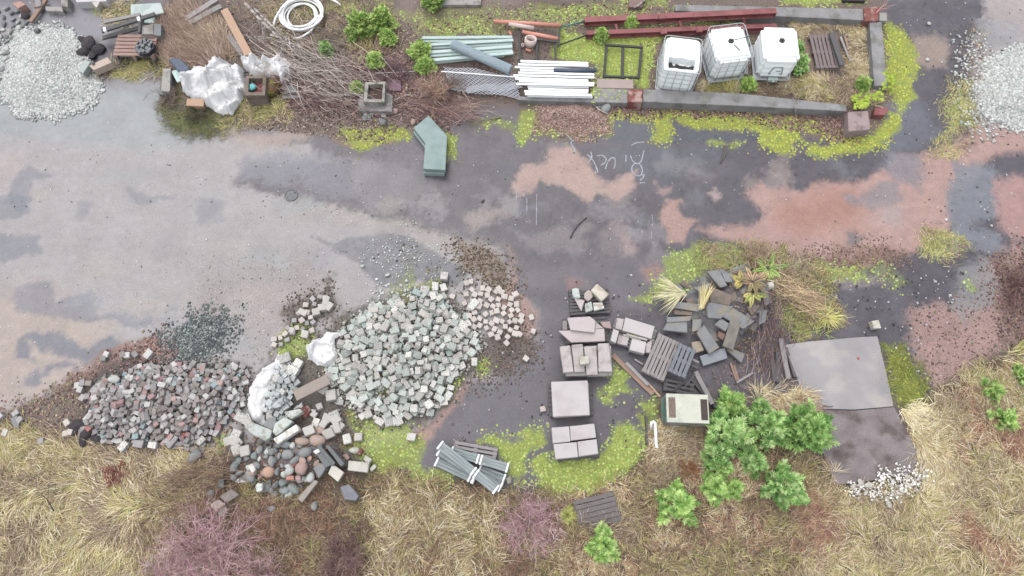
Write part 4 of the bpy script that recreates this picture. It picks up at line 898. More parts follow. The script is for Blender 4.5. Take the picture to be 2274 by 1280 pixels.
# the two old pallets and loose planks
pallet("dark old pallet under the two weathered pallets", (1476,838), (1543,852), .35, WOODD, nsl=3, z=0)
pallet("light weathered pallet with five long slats, right of the turned pallet", (1425,824), (1463,739), .62, mat("pale_old_wood", C(170,164,164), .85, .45, 4, .1, .5, (1.2,14,6)), nsl=6, z=.14, slat_gap=.18)
pallet("blue grey old pallet leaning over the light weathered one", (1483,824), (1508,761), .48, mat("blue_old_wood", C(138,142,150), .85, .4, 4, .1, .5, (1.2,14,6)), nsl=4, z=.30, slat_gap=.25)
for a, b, w, t, z, m, lb in (((1360,788),(1450,876),.13,.05,.05,WOODB,"long brownish plank lying below the turned pallet"), ((1390,806),(1440,856),.09,.05,.1,WOODG,"shorter grey plank on the long brownish plank"), ((1438,850),(1466,882),.05,.04,.05,WOODT,"thin pale lath ending at the junction box"), ((1409,798),(1428,810),.05,.03,.05,WOODG,"short grey lath tip beside the light weathered pallet"),
    ((1536,840),(1592,905),.14,.07,.08,WOODD,"dark heavy plank right of the junction box"), ((1544,826),(1582,898),.12,.07,.18,WOODG,"grey plank standing steeply above the junction box"), ((1522,848),(1494,868),.03,.03,.2,WOODD,"thin dark slat slanting behind the junction box"), ((1544,830),(1520,862),.03,.03,.3,WOODD,"second thin dark slat behind the junction box"),
    ((1622,806),(1636,846),.06,.04,.04,WOODB,"thin brownish lath below the rubble slabs"), ((1636,850),(1672,828),.06,.04,.05,WOODG,"grey lath slanting below the brushwood"), ((1630,812),(1640,844),.05,.04,.05,WOODB,"second brownish lath next to the first below the rubble"),
    ((1537,798),(1552,806),.06,.05,.25,WOODG,"short grey block end right of the blue grey pallet"), ((1535,812),(1550,818),.07,.06,.2,WOODD,"short dark block end below the grey block end")):
    plank("loose_plank", lb, "plank", a, b, w, t, z, m=m)
for a, b, w, lb in (((1713,798),(1722,848),.13,"dark fence post at the left of the leaning posts"), ((1726,782),(1728,850),.10,"thin dark fence post in the middle of the leaning posts"), ((1733,752),(1750,842),.13,"longest grey post right of the brushwood"), ((1745,772),(1764,838),.07,"thin dark rail right of the longest post"), ((1752,790),(1771,838),.06,"rightmost thin rail beside the pale pad")):
    plank("fence_post", lb, "post", a, b, w, .09, .12, .06, m=WOODD if 'dark' in lb else WOODG, group="posts lying beside the brushwood")
# ------------------------------------------------------------------ guard boards with white end brackets
pallet("flat grey pallet behind the white ended boards", (1010,978), (1106,995), .42, WOODG, nsl=4, slat_gap=.28)
def guard(label, a, b, w, z, mids=(.62,)):
    A, B, c, M, L = frame_on(a, b, z, z); root = empty("guard_board", (0, 0, 0), 0, label, "guard board", "grey boards with white brackets"); MM = M.to_4x4(); MM.translation = c; root.matrix_world = MM
    mb = MB()
    for i in range(3): mb.box((0, (i - 1) * w / 3, random.uniform(-.002, .002)), (L, w / 3 - .004, .04))
    mb.build("board", GREENBOARD, root, bevel=.003)
    for x in (-L/2 + .04, L/2 - .04) + tuple(m_ * L - L/2 + s for m_ in mids for s in (-.045, .045)):
        mb = MB(); mb.box((x, 0, .012), (.05, w + .03, .05)); mb.tube([(x, -w/2 - .01, .04), (x, w/2 + .01, .04)], .022, 6); mb.build("bracket", WHITEP, root, bevel=.004)
guard("lowest guard board with its white bracket ends by the moss", (1062,1042), (1122,1066), .24, .06, ())
guard("guard board lying left, under the topmost one", (967,1024), (1056,1066), .22, .13, (.9,))
guard("guard board lying across the flat grey pallet", (1000,1002), (1130,1040), .22, .20, (.5,))
guard("guard board mostly covered by the topmost diagonal one", (972,1002), (1114,1085), .20, .25, ())
guard("topmost diagonal guard board with white brackets", (975,987), (1104,1090), .22, .33, (.62,))
slab("slate_shard", "grey slate shard leaning at the end of the guard boards", "shard", [(1124,1063),(1134,1055),(1136,1072),(1128,1076)], .02, .12, RUBSLAB)
# ------------------------------------------------------------------ rubble mound of broken slabs
g_ = "broken slabs on the overgrown mound"
for pts, z, h, m, lb, tl in (([(1480,655),(1506,628),(1517,640),(1512,660)], .30, .09, RUBSLAB, "grey slab half under the grass tuft at the left of the mound", (0, 0)), ([(1494,669),(1560,677),(1551,692),(1496,683)], .42, .09, RUBSLAB, "long grey slab just below the grass tuft", (0, .1)),
    ([(1481,705),(1536,702),(1533,713),(1482,716)], .36, .1, RUBSLAB, "narrow grey slab edge in the left of the mound", (0, .15)), ([(1472,733),(1482,716),(1526,715),(1527,739)], .30, .1, RUBSLAB, "wide dark slab at the lower left of the mound", (0, .1)), ([(1497,688),(1540,692),(1536,701),(1498,699)], .33, .09, RUBSLABB, "narrow brown slab between two grey slabs at left", (0, 0)),
    ([(1538,710),(1558,708),(1558,733),(1538,737)], .32, .1, RUBSLAB, "small grey slab left of the pale grass bundle", (0, 0)), ([(1575,645),(1586,640),(1626,657),(1621,678),(1580,671)], .55, .09, RUBSLABB, "brown flat slab left of the rusty fern", (.1, .1)), ([(1569,682),(1575,671),(1629,681),(1601,708),(1572,706)], .52, .1, RUBSLAB, "grey slab with a reddish corner in the mound centre", (.05, 0)),
    ([(1601,702),(1627,684),(1678,713),(1652,731)], .50, .09, RUBSLAB, "slanting grey slab running to the brushwood", (-.1, 0)), ([(1587,721),(1601,708),(1621,719),(1612,736)], .46, .09, RUBSLAB, "small slanting slab under the tall slab", (0, .1)), ([(1607,767),(1620,712),(1645,717),(1631,776)], .44, .12, mat("tan_lichen_slab", C(152,148,138), .85, .2, 4, stain=(*C(136,132,126), 3)), "upright standing tall slab in the mound front", (0, .25)),
    ([(1545,740),(1562,724),(1600,770),(1577,785)], .40, .1, RUBSLAB, "long diagonal slab in the mound front, left of the tall one", (-.15, .2)), ([(1554,791),(1610,772),(1616,796),(1562,813)], .18, .12, mat("blue_grey_slab", C(150,156,164), .8, .2, 4), "clean blue grey slab at the foot of the mound", (0, 0)), ([(1614,776),(1627,774),(1655,786),(1647,806)], .20, .1, RUBSLAB, "slab with a lichen edge right of the blue grey slab", (0, 0)),
    ([(1570,602),(1597,600),(1615,635),(1600,639)], .48, .12, RUBSLAB, "curved grey slab at the top of the mound", (.1, 0)), ([(1603,606),(1625,607),(1627,627),(1611,626)], .5, .1, RUBSLAB, "small grey slab at the top of the mound beside the curved one", (0, 0)), ([(1658,680),(1692,678),(1670,702)], .46, .1, RUBSLABB, "triangular slab below the fern", (0, 0)), ([(1540,640),(1580,628),(1566,656)], .42, .09, RUBSLAB, "triangular dark slab among dead stems", (0, 0)),
    ([(1536,760),(1555,757),(1564,778),(1540,785)], .24, .16, mat("beige_block", C(176,164,148), .9, .2, 5), "beige block right of the blue grey pallet", (0, 0)), ([(1690,640),(1703,634),(1712,672),(1700,680)], .5, .09, RUBSLAB, "narrow dark slab right of the rusty fern", (0, 0)), ([(1596,735),(1612,742),(1606,756),(1594,748)], .36, .12, mat("brick_red", C(140,112,104), .9, .3, 5), "reddish brick piece between two slabs", (0, 0)), ([(1687,690),(1704,688),(1700,715),(1686,722)], .42, .09, RUBSLAB, "grey slab half under the brushwood", (.1, .1))):
    slab("broken_slab", lb, "slab", pts, z - h, z, m, g_, tilt=tl, jit=.01, bevel=.012)
for i_, p_ in enumerate(darts([(1490,650),(1560,620),(1640,600),(1700,650),(1690,720),(1640,760),(1560,740),(1490,720)], .26, 34, 77)):
    q_ = random.Random(i_); M_ = Matrix.Rotation(q_.uniform(0, 3.1), 3, 'Z') @ Matrix.Rotation(q_.uniform(-.4, .4), 3, 'X') @ Matrix.Rotation(q_.uniform(-.3, .3), 3, 'Y'); mb = MB(); mb.box((0, 0, 0), (q_.uniform(.3, .6), q_.uniform(.18, .3), .08), rot=M_, jit=.02)
    o = mb.build("broken_slab", RUBSLAB if i_ % 3 else RUBSLABB, bevel=.01); o.location = (p_[0], p_[1], gz1(*p_) + q_.uniform(-.06, .02)); tag(o, "slab fragment wedged low between the larger broken slabs of the mound", "slab", "slab fragments in the mound")
A = W(1704, 636, .55); B = W(1716, 634, .55); mb = MB(); mb.tube([A, B], .1, 14); tag(mb.build("concrete_roller", CONCL, smooth=False, bevel=.01), "pale round concrete roller end right of the rusty fern", "roller")
# ------------------------------------------------------------------ heaps of setts
def sett_heap(name, outline, size, spacing, variants, nmax, seed, hkey, label_of, group, layers=2, inset=-.02, tiltv=.35, tail=None, cap=300, sink=.32, cat="sett"):
    """variants: list of (weight, mesh list, key). Two layers: a lower one and, higher, the stones lying on it."""
    g = np.random.default_rng(seed); ws = np.array([v[0] for v in variants]); ws = ws / ws.sum(); rec = []
    for ly in range(layers):
        P = darts(outline, spacing * (1 if ly == 0 else 1.06), nmax, seed + ly, inset + (.0 if ly == 0 else .16))
        if ly == 1: P = P[g.random(len(P)) < .72]
        zz = gz(P[:, 0], P[:, 1])
        for p, z in zip(P, zz):
            v = variants[g.choice(len(ws), p=ws)]; s = size * g.uniform(.8, 1.22)
            t = tiltv * (1 if ly else .7) * (1.0 if z > .12 else .2)
            rec.append((s, p, z + s * sink + (.62 * size if ly else 0) * g.uniform(.75, 1.1), (g.normal(0, t), g.normal(0, t), g.uniform(0, 6.28)), v, ly))
    # the ones that show largest stay individuals, the rest is one mass
    order = sorted(range(len(rec)), key=lambda i: -(rec[i][0] * (1.25 if rec[i][5] else 1) - .02 * abs(rec[i][1][1])))
    top, rest = order[:cap], order[cap:]
    for i in top:
        s, p, z, r, v, ly = rec[i]; me = v[1][int(g.integers(0, len(v[1])))]
        place(name, me, (p[0], p[1], z), s, r, label_of(v[2], ly, s), cat, group)
    if rest:
        V = []; F = []; Cs = []
        for i in rest:
            s, p, z, r, v, ly = rec[i]; me = v[1][int(g.integers(0, len(v[1])))]; M = Euler(r).to_matrix(); n = len(V)
            V += [tuple(M @ (q.co * s) + Vector((p[0], p[1], z))) for q in me.vertices]; F += [(tuple(k + n for k in f.vertices)) for f in me.polygons]; Cs += [v[3]] * len(me.vertices)
        mb = MB(); mb.v, mb.f, mb.c = V, F, Cs; tag(mb.build(name + "_mass" if False else "loose_" + name + "s", STONEA), kind='stuff')
    return len(rec)
def vset(m, n, seed, shapes, rough=.05, bev=.13): return [sett_mesh("sett", m, *shapes[i % len(shapes)], rough=rough, bev=bev, seed=seed + i) for i in range(n)]
SH = [(1,1,.9), (1.15,.9,.85), (.95,1.05,1), (1.3,.85,.85), (1,.9,.8), (.8,1.1,.9)]
big = [(.42, vset(GRANITE, 7, 10, SH), 'pale', C(197,203,199)), (.4, vset(GRANITEG, 7, 30, SH), 'green grey', C(178,193,188)), (.1, vset(mat("warm_granite", C(206,202,196), .85, .2, 9, .12, .5), 4, 50, SH), 'warm white', C(206,202,196)), (.08, vset(GRANITE, 5, 60, [(.62,.6,.55),(.5,.55,.5)]), 'small', C(197,203,199))]
def lab_big(k, ly, s): return {'pale': "pale granite sett in the big loose heap beside the white sacks", 'green grey': "green grey granite sett in the big loose heap beside the white sacks", 'warm white': "warm white granite sett in the big loose heap beside the white sacks", 'small': "small granite offcut in the big loose heap beside the white sacks"}[k]
PALE = [(765,745),(785,712),(810,705),(825,680),(855,688),(880,668),(905,690),(925,655),(945,650),(985,655),(1000,690),(1035,705),(1045,730),(1068,765),(1035,800),(1010,835),(1000,885),(965,915),(900,930),(850,940),(800,925),(755,890),(738,850),(725,820),(760,800)]
sett_heap("granite_sett", PALE, .178, .168, big, 520, 5, 'pale', lab_big, "pale granite setts in the big heap", cap=295)
for x, y, s, lb in ((988,617,.22,"pale granite sett standing alone north of the big heap"), (986,642,.2,"pale granite sett just below the lone northern one"), (968,640,.22,"granite sett on dark moss at the north tip of the big heap"), (945,648,.24,"long granite sett at the north tip of the big heap"), (915,972,.22,"granite sett lying alone on pinkish soil above the moss"),
    (865,940,.21,"granite sett below the big heap, left of three"), (862,928,.2,"granite sett directly above the left one of three"), (845,938,.21,"granite sett at the left of three below the heap"), (888,938,.2,"granite sett at the right of three below the heap"), (1054,806,.2,"granite sett alone beside bright moss right of the heap"), (774,977,.22,"granite sett tilted on the moss left of the lower cluster"), (798,972,.2,"upright granite sett beside the tilted one on the moss"),
    (887,678,.22,"granite sett standing clear at the north rim of the heap"), (1028,728,.26,"larger flat granite sett among the small sandstone setts"), (1052,680,.24,"granite sett at the left of the small sandstone setts"), (820,922,.2,"granite sett at the lower left rim of the big heap")):
    p = G(x, y); place("granite_sett", big[0][1][(x + y) % 7], (p.x, p.y, p.z + s * .42), s, (0, 0, (x * 7 + y) % 6), lb, "sett", "single granite setts round the big heap")
for x, y in ((727,671),(718,686),(733,684),(704,696),(675,697),(680,746),(650,736)):
    p = G(x, y); s = .2 if y != 736 else .15; place("granite_sett", big[2][1][x % 4], (p.x, p.y, p.z + s * .4), s, (0, 0, x), None, "sett", "larger setts in the northwest trail")
for o in list(COL.objects):
    if o.get('group') == "larger setts in the northwest trail": o['label'] = "larger warm white sett in the trail of small setts above the sack"
small_t = [(1, vset(SETTT, 6, 80, [(1,1,.9),(1.1,.95,.9),(.95,1,1)]), 's', C(206,194,184))]
TAN = [(1025,655),(1060,640),(1110,650),(1145,655),(1150,690),(1165,715),(1150,740),(1125,765),(1100,760),(1080,735),(1050,730),(1040,700)]
g = np.random.default_rng(2)
Pq = darts(TAN, .148, 112, 3, 0); 
for i, p in enumerate(Pq):
    s = .145 * g.uniform(.85, 1.12); place("sandstone_sett", small_t[0][1][i % 6], (p[0], p[1], gz1(*p) + s * .42), s, (g.normal(0, .06), g.normal(0, .06), g.uniform(0, 6)), "small sandstone sett scattered right of the big granite heap", "sett", "small sandstone setts scattered on bare soil")
for x, y, lb in ((1046,628,"small sandstone sett, right one of a pair north of the scatter"), (1037,632,"small sandstone sett, left one of a pair north of the scatter"), (1184,738,"small sandstone sett alone at the far right of the scatter"), (1154,745,"small sandstone sett lying alone right of the scatter on soil"), (1005,661,"pinkish sandstone sett left of the scatter beside the heap"), (1180,707,"small sandstone sett at the right edge of the scatter"), (1108,644,"sandstone sett at the upper rim of the scatter"), (1168,798,"sandstone sett on dark soil near the pallets"), (1205,910,"small white sett on wet asphalt beside the square slab")):
    p = G(x, y); place("sandstone_sett", small_t[0][1][x % 6], (p.x, p.y, p.z + .06), .14, (0, 0, x), lb, "sett", "lone sandstone setts")
# trail of small setts northwest of the sack
tr_ = [(1, vset(SETTT, 3, 90, SH) + vset(SETTG, 3, 95, SH), 't', C(190,182,176))]
Pq = darts([(690,662),(722,655),(735,670),(715,690),(700,710),(695,740),(670,735),(640,760),(615,775),(605,760),(640,730),(660,700)], .15, 46, 8)
for i, p in enumerate(Pq): place("trail_sett", tr_[0][1][i % 6], (p[0], p[1], gz1(*p) + .055), .135 * g.uniform(.8, 1.15), (g.normal(0, .08), g.normal(0, .08), g.uniform(0, 6)), "small sett in the trail running up from the torn white sack", "sett", "small setts in the northwest trail")
mix = [(.5, vset(SETTG, 8, 110, SH), 'grey', C(168,166,166)), (.30, vset(SETTB, 5, 130, SH), 'brown grey', C(152,144,138)), (.09, vset(SETTP, 5, 140, SH), 'pink', C(178,142,142)), (.014, vset(SETTR, 3, 150, SH), 'red', C(176,104,98)), (.10, vset(SETTW, 4, 160, SH), 'white', C(216,214,212)), (.03, vset(SETTBL, 3, 170, SH), 'bluish', C(158,180,184)), (.03, vset(SETTG, 3, 175, [(1.6,1.1,.9)]), 'long grey', C(168,166,166))]
MIX = [(205,880),(235,845),(270,850),(300,820),(330,812),(365,822),(410,806),(440,808),(455,825),(490,815),(515,812),(548,815),(556,838),(540,865),(545,890),(530,920),(500,935),(480,965),(455,985),(450,1000),(420,998),(385,990),(340,985),(270,985),(215,975),(180,960),(200,930),(215,905)]
n_ = sett_heap("cobble_sett", MIX, .126, .112, mix, 860, 21, 'mixed', lambda k, ly, s: f"{k} cobble sett in the mixed coloured heap at the left", "mixed cobble setts in the left heap", cap=300)
for x, y, lb in ((240,789,"pale cobble sett at the upper left tip of the mixed heap"), (234,798,"grey cobble sett just below the tip of the mixed heap"), (176,858,"pale cobble sett, leftmost of three on soil"), (187,852,"cobble sett, middle of three on soil left of the mixed heap"), (201,853,"brown cobble sett, right of three on soil left of the mixed heap"), (182,867,"flat white cobble sett below the three on soil"), (188,885,"cobble sett, lower left of a pair beside the mixed heap"), (198,882,"cobble sett, upper right of a pair beside the mixed heap"), (153,940,"beige cobble sett alone on rough soil"), (151,964,"yellowish cobble sett, left one of a touching pair"), (160,961,"yellowish cobble sett, right one of a touching pair"), (48,934,"grey cobble sett on soil near the left edge"), (17,962,"pale cobble sett nearest the lower left edge"), (4,926,"pale stone cut by the left edge"), (40,919,"greenish sett above the dark slab piece at left"), (96,981,"pinkish cobble sett lost in dry litter"),
    (277,790,"brown stone in the row above the mixed heap"), (286,791,"small white stone in the row above the mixed heap"), (304,789,"blue grey stone in the row above the mixed heap"), (334,789,"white rectangular sett above the mixed heap"), (454,816,"cobble sett alone on wet asphalt right of the dark gravel")):
    p = G(x, y); s = .15 if 'rectang' not in lb else .2; place("cobble_sett", (mix[4] if 'white' in lb or 'pale' in lb else mix[1] if 'brown' in lb else small_t[0] if 'yellow' in lb or 'beige' in lb else mix[0])[1][(x + y) % 3], (p.x, p.y, p.z + s * .38), s, (0, 0, x), lb, "sett", "single cobble setts round the mixed heap")
for x, y, r_, m, lb in ((438,1015,.36,FIELD_G,"largest grey rounded boulder below the mixed heap"), (260,846,.30,FIELD_W,"white angular stone on top of the mixed heap"), (282,992,.25,GRANITE,"white granite block at the lower rim of the mixed heap"), (316,988,.27,SETTG,"long pale block at the lower rim of the mixed heap"), (346,991,.22,GRANITE,"white block right of the long pale block"), (453,980,.22,GRANITE,"white sett at the right end of the mixed heap"), (387,985,.26,SETTG,"long grey block near the lower right of the mixed heap")):
    p = G(x, y); me = rock_mesh("boulder", m, 1, .8, .6, seed=x, ang=.5 if 'angular' in lb else 0) if 'stone' in lb or 'boulder' in lb else sett_mesh("blk", m, 1, .68, .6, seed=x)
    place("boulder" if 'bould' in lb or 'stone' in lb else "granite_block", me, (p.x, p.y, p.z + .14), r_, (0, 0, (x * 3) % 5), lb, "stone")
# bag setts
bagv = [(.85, vset(BAGSETT, 8, 200, SH), 'b', C(176,186,186)), (.15, vset(GRANITE, 3, 220, [(1.4,1.1,.8)]), 'l', C(197,203,199))]
BAGO = [(608,836),(617,812),(640,806),(655,815),(662,840),(668,850),(650,880),(648,900),(640,925),(615,935),(596,930),(590,905),(600,885),(606,860)]
sett_heap("sack_sett", BAGO, .135, .118, bagv, 150, 31, 'bag', lambda k, ly, s: ("small blue grey sett spilling from the torn white sack" if k == 'b' else "larger pale sett spilling from the torn white sack"), "setts spilling from the torn sack", cap=300)
for x, y, s, lb in ((664,812,.2,"pale sett at the upper right of the torn sack"), (653,826,.22,"blue grey sett right of the sack setts"), (635,799,.24,"large sett at the upper end of the torn sack")):
    p = G(x, y); place("sack_sett", bagv[1][1][x % 3], (p.x, p.y, p.z + .1), s, (0, 0, x), lb, "sett")
# dark broken asphalt by the left heap and at the top left
for i, (x, y, r_, lb) in enumerate(((180,945,.4,"black asphalt lump, upper one left of the mixed heap"), (200,960,.42,"black asphalt lump in the middle of the three left of the mixed heap"), (190,978,.38,"black asphalt lump, lowest left of the mixed heap"), (215,975,.3,"small black asphalt lump against the mixed heap"), (173,955,.3,"black asphalt lump nearest the dry soil"),
    (200,100,.55,"largest black asphalt lump above the two pale blocks"), (190,118,.4,"black asphalt lump left of the beige block"), (222,114,.45,"black asphalt lump right of the largest one"), (208,127,.3,"small black asphalt lump touching the pale blocks"), (186,92,.3,"black asphalt lump with a pale stone on it"))):
    p = G(x, y); place("asphalt_lump", rock_mesh("lump", ASPH, 1.1, .8, .5, seed=i, ang=.9), (p.x, p.y, p.z + .08), r_, (.2, .1, i), lb, "asphalt lump", "black asphalt lumps")
slab("asphalt_plate", "flat dark slate triangle on soil near the left edge", "slab", [(22,930),(38,922),(42,952),(30,950)], .05, .12, RUBSLAB)
slab("asphalt_plate", "dark flat plate among the setts at the left of the mixed heap", "slab", [(205,938),(225,928),(222,950),(212,955)], .25, .33, mat("dark_plate", C(128,126,132), .85, .2, 5))
# ------------------------------------------------------------------ stone heap: kerbs, blocks, fieldstones
zb = .42
for nm, pts, z, h, m, lb in (("granite_block", [(543,948),(560,938),(604,956),(600,972),(588,980),(556,962)], .52, .28, GRANITEG, "largest pale rough granite block in front of the sack"), ("granite_block", [(583,945),(596,926),(615,936),(604,955)], .50, .25, FIELD_G, "smooth grey block touching the sack's lower end"), ("granite_block", [(604,960),(610,940),(632,926),(650,936),(625,960),(612,968)], .5, .25, GRANITEG, "greenish rough granite block right of the largest"), ("kerb_stone", [(606,975),(657,942),(666,954),(616,987)], .45, .2, GRANITE, "long pale kerb stone lying diagonally"),
    ("kerb_stone", [(630,915),(665,908),(672,915),(645,932)], .42, .18, GRANITEG, "grey kerb stone under the white strap"), ("kerb_stone", [(703,992),(712,990),(745,1028),(738,1036)], .4, .2, DARKSTONE, "dark narrow kerb stone above the white block"), ("kerb_stone", [(722,990),(730,988),(765,1030),(757,1037)], .44, .22, DARKSTONE, "second dark kerb stone, right of the first"), ("kerb_stone", [(703,1010),(715,1004),(744,1028),(722,1040)], .36, .18, DARKSTONE, "short dark kerb stone left of the two long ones"),
    ("dark_slab", [(695,1040),(708,1028),(727,1032),(718,1050),(708,1063)], .34, .1, RUBSLAB, "dark cracked slab piece left of the split white block"), ("white_block", [(774,1023),(820,1028),(816,1050),(772,1045)], .30, .2, CONCL, "white rectangular block on the right rim of the stone heap"), ("white_block", [(806,1020),(812,1011),(826,1020),(818,1033)], .24, .16, CONCL, "white block with a dark hole behind the rectangular one"), ("white_block", [(820,1040),(832,1030),(836,1038),(824,1048)], .2, .14, CONCL, "small white block at the right end of the stone heap"),
    ("split_block", [(728,1052),(738,1030),(764,1049),(750,1071)], .32, .2, mat("cream_split", C(214,210,200), .85, .14, 5), "cream block split by a crack below the dark kerbs"), ("stone_slab", [(660,1107),(698,1066),(707,1070),(671,1117)], .3, .1, mat("tan_slab", C(172,164,156), .85, .2, 5), "narrow tan slab on edge at the bottom of the stone heap"), ("stone_slab", [(464,1122),(485,1109),(500,1120),(477,1137)], .30, .1, mat("tan_pink_slab", C(196,178,172), .85, .15, 5), "tan flat slab in the grass left of the stone heap"), ("stone_slab", [(487,1104),(513,1086),(531,1099),(503,1118)], .28, .1, mat("mossy_slab", C(162,150,146), .85, .3, 4, stain=(*C(130,134,126), 4)), "lichen covered slab piece beside the tan flat slab"),
    ("paving_brick", [(761,1012),(769,1006),(777,1017),(770,1023)], .22, .12, mat("brown_brick", C(166,142,132), .9, .2, 5), "small brown brick above the white rectangular block"), ("paving_brick", [(634,1057),(652,1056),(653,1066),(634,1067)], .36, .14, SETTR, "dull red brick in the middle of the stone heap"), ("paving_brick", [(655,1057),(667,1056),(668,1068),(656,1069)], .34, .14, SETTP, "pinkish brick right of the dull red brick"), ("paving_brick", [(645,1034),(653,1022),(660,1026),(652,1038)], .38, .14, SETTR, "red brick standing on edge above the others"), ("granite_block", [(484,1063),(496,1063),(497,1083),(483,1083)], .2, .14, DARKSTONE, "small dark block alone left of the stone heap"), ("granite_block", [(585,1005),(592,994),(600,998),(591,1015)], .3, .2, GRANITEG, "upright pale green block left of the diagonal kerb"),
    ("white_block", [(549,1034),(560,1029),(568,1044),(560,1052)], .36, .2, GRANITE, "bright white sett among fieldstones at the left"), ("white_block", [(694,1003),(706,996),(713,1002),(702,1010)], .36, .2, GRANITE, "pale green block touching the top of the dark kerbs"), ("granite_block", [(567,1080),(572,1073),(583,1075),(582,1090),(570,1094)], .36, .22, GRANITEG, "green tinted block above the lower fieldstones"), ("granite_plate", [(755,1082),(775,1076),(797,1102),(790,1112),(765,1110)], .34, .2, mat("blue_rock", C(140,142,150), .85, .3, 5), "blue grey broken rock in the grass right of the stone heap")):
    slab(nm, lb, "brick" if "brick" in nm else "kerb stone" if "kerb" in nm else "slab" if "slab" in nm else "block", pts, z - h, z, m, jit=.012, bevel=.014)
# sett row north of the fieldstones
for x, y, s, lb in ((529,968,.26,"pale sett, upper left of the row left of the largest block"), (543,930,.27,"pale pinkish sett left of the torn sack's lower end"), (514,982,.24,"square pale sett at the left end of the row"), (530,985,.25,"square pale sett in the row below the largest block"), (533,1000,.27,"rough sett below the row beside the largest block"), (550,1003,.25,"square rough sett right of the rough one"), (555,935,.24,"grey sett tucked under the torn sack"), (720,1040,.2,"grey sett hidden beside the dark slab"), (690,960,.26,"pale long sett right of the pink boulder"), (734,965,.27,"pale large sett on the right of the stone heap"), (748,955,.25,"pale sett above the large one on the right"), (722,943,.2,"pale square sett above the pink boulders"), (705,940,.2,"white square sett above the pink boulders"), (750,935,.24,"white long sett at the upper right of the stone heap"), (758,948,.2,"small white sett right of the long one"), (745,925,.24,"pale sett highest on the right of the stone heap"), (730,930,.22,"pale sett left of the highest one"), (740,880,.28,"large pinkish rough block right of the plank"), (722,868,.22,"white tilted sett right of the plank"), (735,850,.2,"grey sett right of the plank end"), (700,922,.16,"small sett below the strap"), (712,905,.16,"small warm sett right of the strap"), (757,895,.16,"tiny pink sett at the heap foot"), (786,878,.2,"pinkish sett alone on dark soil")):
    p = G(x, y); place("granite_sett", (big[0] if x % 2 else big[2])[1][x % 4], (p.x, p.y, p.z + s * .4), s, (.1 * (x % 3 - 1), .1 * (y % 3 - 1), x), lb, "sett", "setts round the stone heap")
SP = darts([(515,1045),(540,1020),(590,1000),(660,985),(690,960),(720,975),(715,1010),(695,1060),(670,1085),(640,1105),(600,1095),(570,1070),(530,1075)], .165, 170, 44, -.02)
fm = [(FIELD_G, 'grey'), (FIELD_P, 'pink'), (FIELD_G, 'grey'), (FIELD_B, 'bluish'), (FIELD_W, 'white'), (FIELD_P, 'pink'), (FIELD_O, 'orange')]
fmesh = [[rock_mesh("fieldstone", m, 1 + .25 * (k % 2), .85, .7, seed=300 + 10 * i + k, ang=.0 if k < 1 else .8) for k in range(4)] for i, (m, c_) in enumerate(fm)]
for i, p in enumerate(SP):
    k = int(g.choice(7, p=[.34,.08,.24,.14,.13,.05,.02])); s = .17 * g.uniform(.6, 1.4)
    place("fieldstone", fmesh[k][int(g.integers(0, 4))], (p[0], p[1], gz1(*p) + s * .22), s, (g.normal(0, .3), g.normal(0, .3), g.uniform(0, 6)), f"rounded {fm[k][1]} fieldstone in the heap below the granite blocks", "fieldstone", "fieldstones in the lower heap")
for x, y, r_, m, lb in ((672,981,.36,FIELD_P,"flat pink boulder left of the upright pink one"), (705,978,.42,FIELD_P,"largest pink boulder at the top of the fieldstones"), (672,1043,.40,FIELD_P,"big brownish pink boulder in the middle of the fieldstones"), (600,1048,.38,FIELD_O,"big orange boulder in the fieldstones"), (645,1045,.28,FIELD_W,"white round stone between orange and pink boulders"), (604,1026,.26,FIELD_G,"round dark grey stone above the orange boulder"), (558,1058,.34,FIELD_G,"big grey boulder left of the orange one"), (680,1005,.34,FIELD_G,"dark grey boulder below the largest pink one"), (593,1083,.30,FIELD_G,"smooth grey stone at the bottom of the fieldstones"), (655,1090,.32,FIELD_B,"dark bluish boulder at the bottom of the fieldstones"), (637,1090,.3,FIELD_B,"bluish cracked stone at the bottom of the fieldstones"), (637,988,.28,FIELD_B,"bluish angular stone below the diagonal kerb"), (690,1063,.28,FIELD_W,"white stone touching the tan slab"), (670,1064,.24,FIELD_W,"pale stone left of the white one above the tan slab"), (640,1012,.32,FIELD_G,"mossy grey boulder below the bluish stone"), (524,1035,.32,FIELD_B,"mottled stone at the left of the fieldstones"), (497,1140,.3,FIELD_W,"cream pointed stone in grass below the tan slab"), (472,1095,.26,FIELD_G,"grey stone in dry grass at the far left"), (700,1125,.26,FIELD_G,"grey stone half under grass below the tan slab"), (788,1001,.28,CONCL,"white pointed stone on the moss right of the kerbs"), (800,1005,.2,RUST,"small reddish stone beside the white pointed one"), (712,958,.3,FIELD_P,"brownish stone above the pink boulders"), (680,915,.34,RUST,"pinkish broken brick stone below the strap"), (605,1130,.22,FIELD_G,"small grey stone in grass under the stone heap")):
    p = G(x, y); place("boulder", rock_mesh("boulder", m, 1.1, .85, .7, seed=x + y, ang=.6 if ('point' in lb or 'angul' in lb or 'broken' in lb) else 0), (p.x, p.y, p.z + r_ * .22), r_ * .86, (.1, 0, (x * 5 + y) % 6), lb, "boulder")
plank("scaffold_board", "thick grey brown board lying beside the torn sack", "board", (655,880), (730,842), .28, .06, .42, m=mat("grey_brown_board", C(172,160,152), .85, .2, 4, 0, .3, (1.2,10,5)))
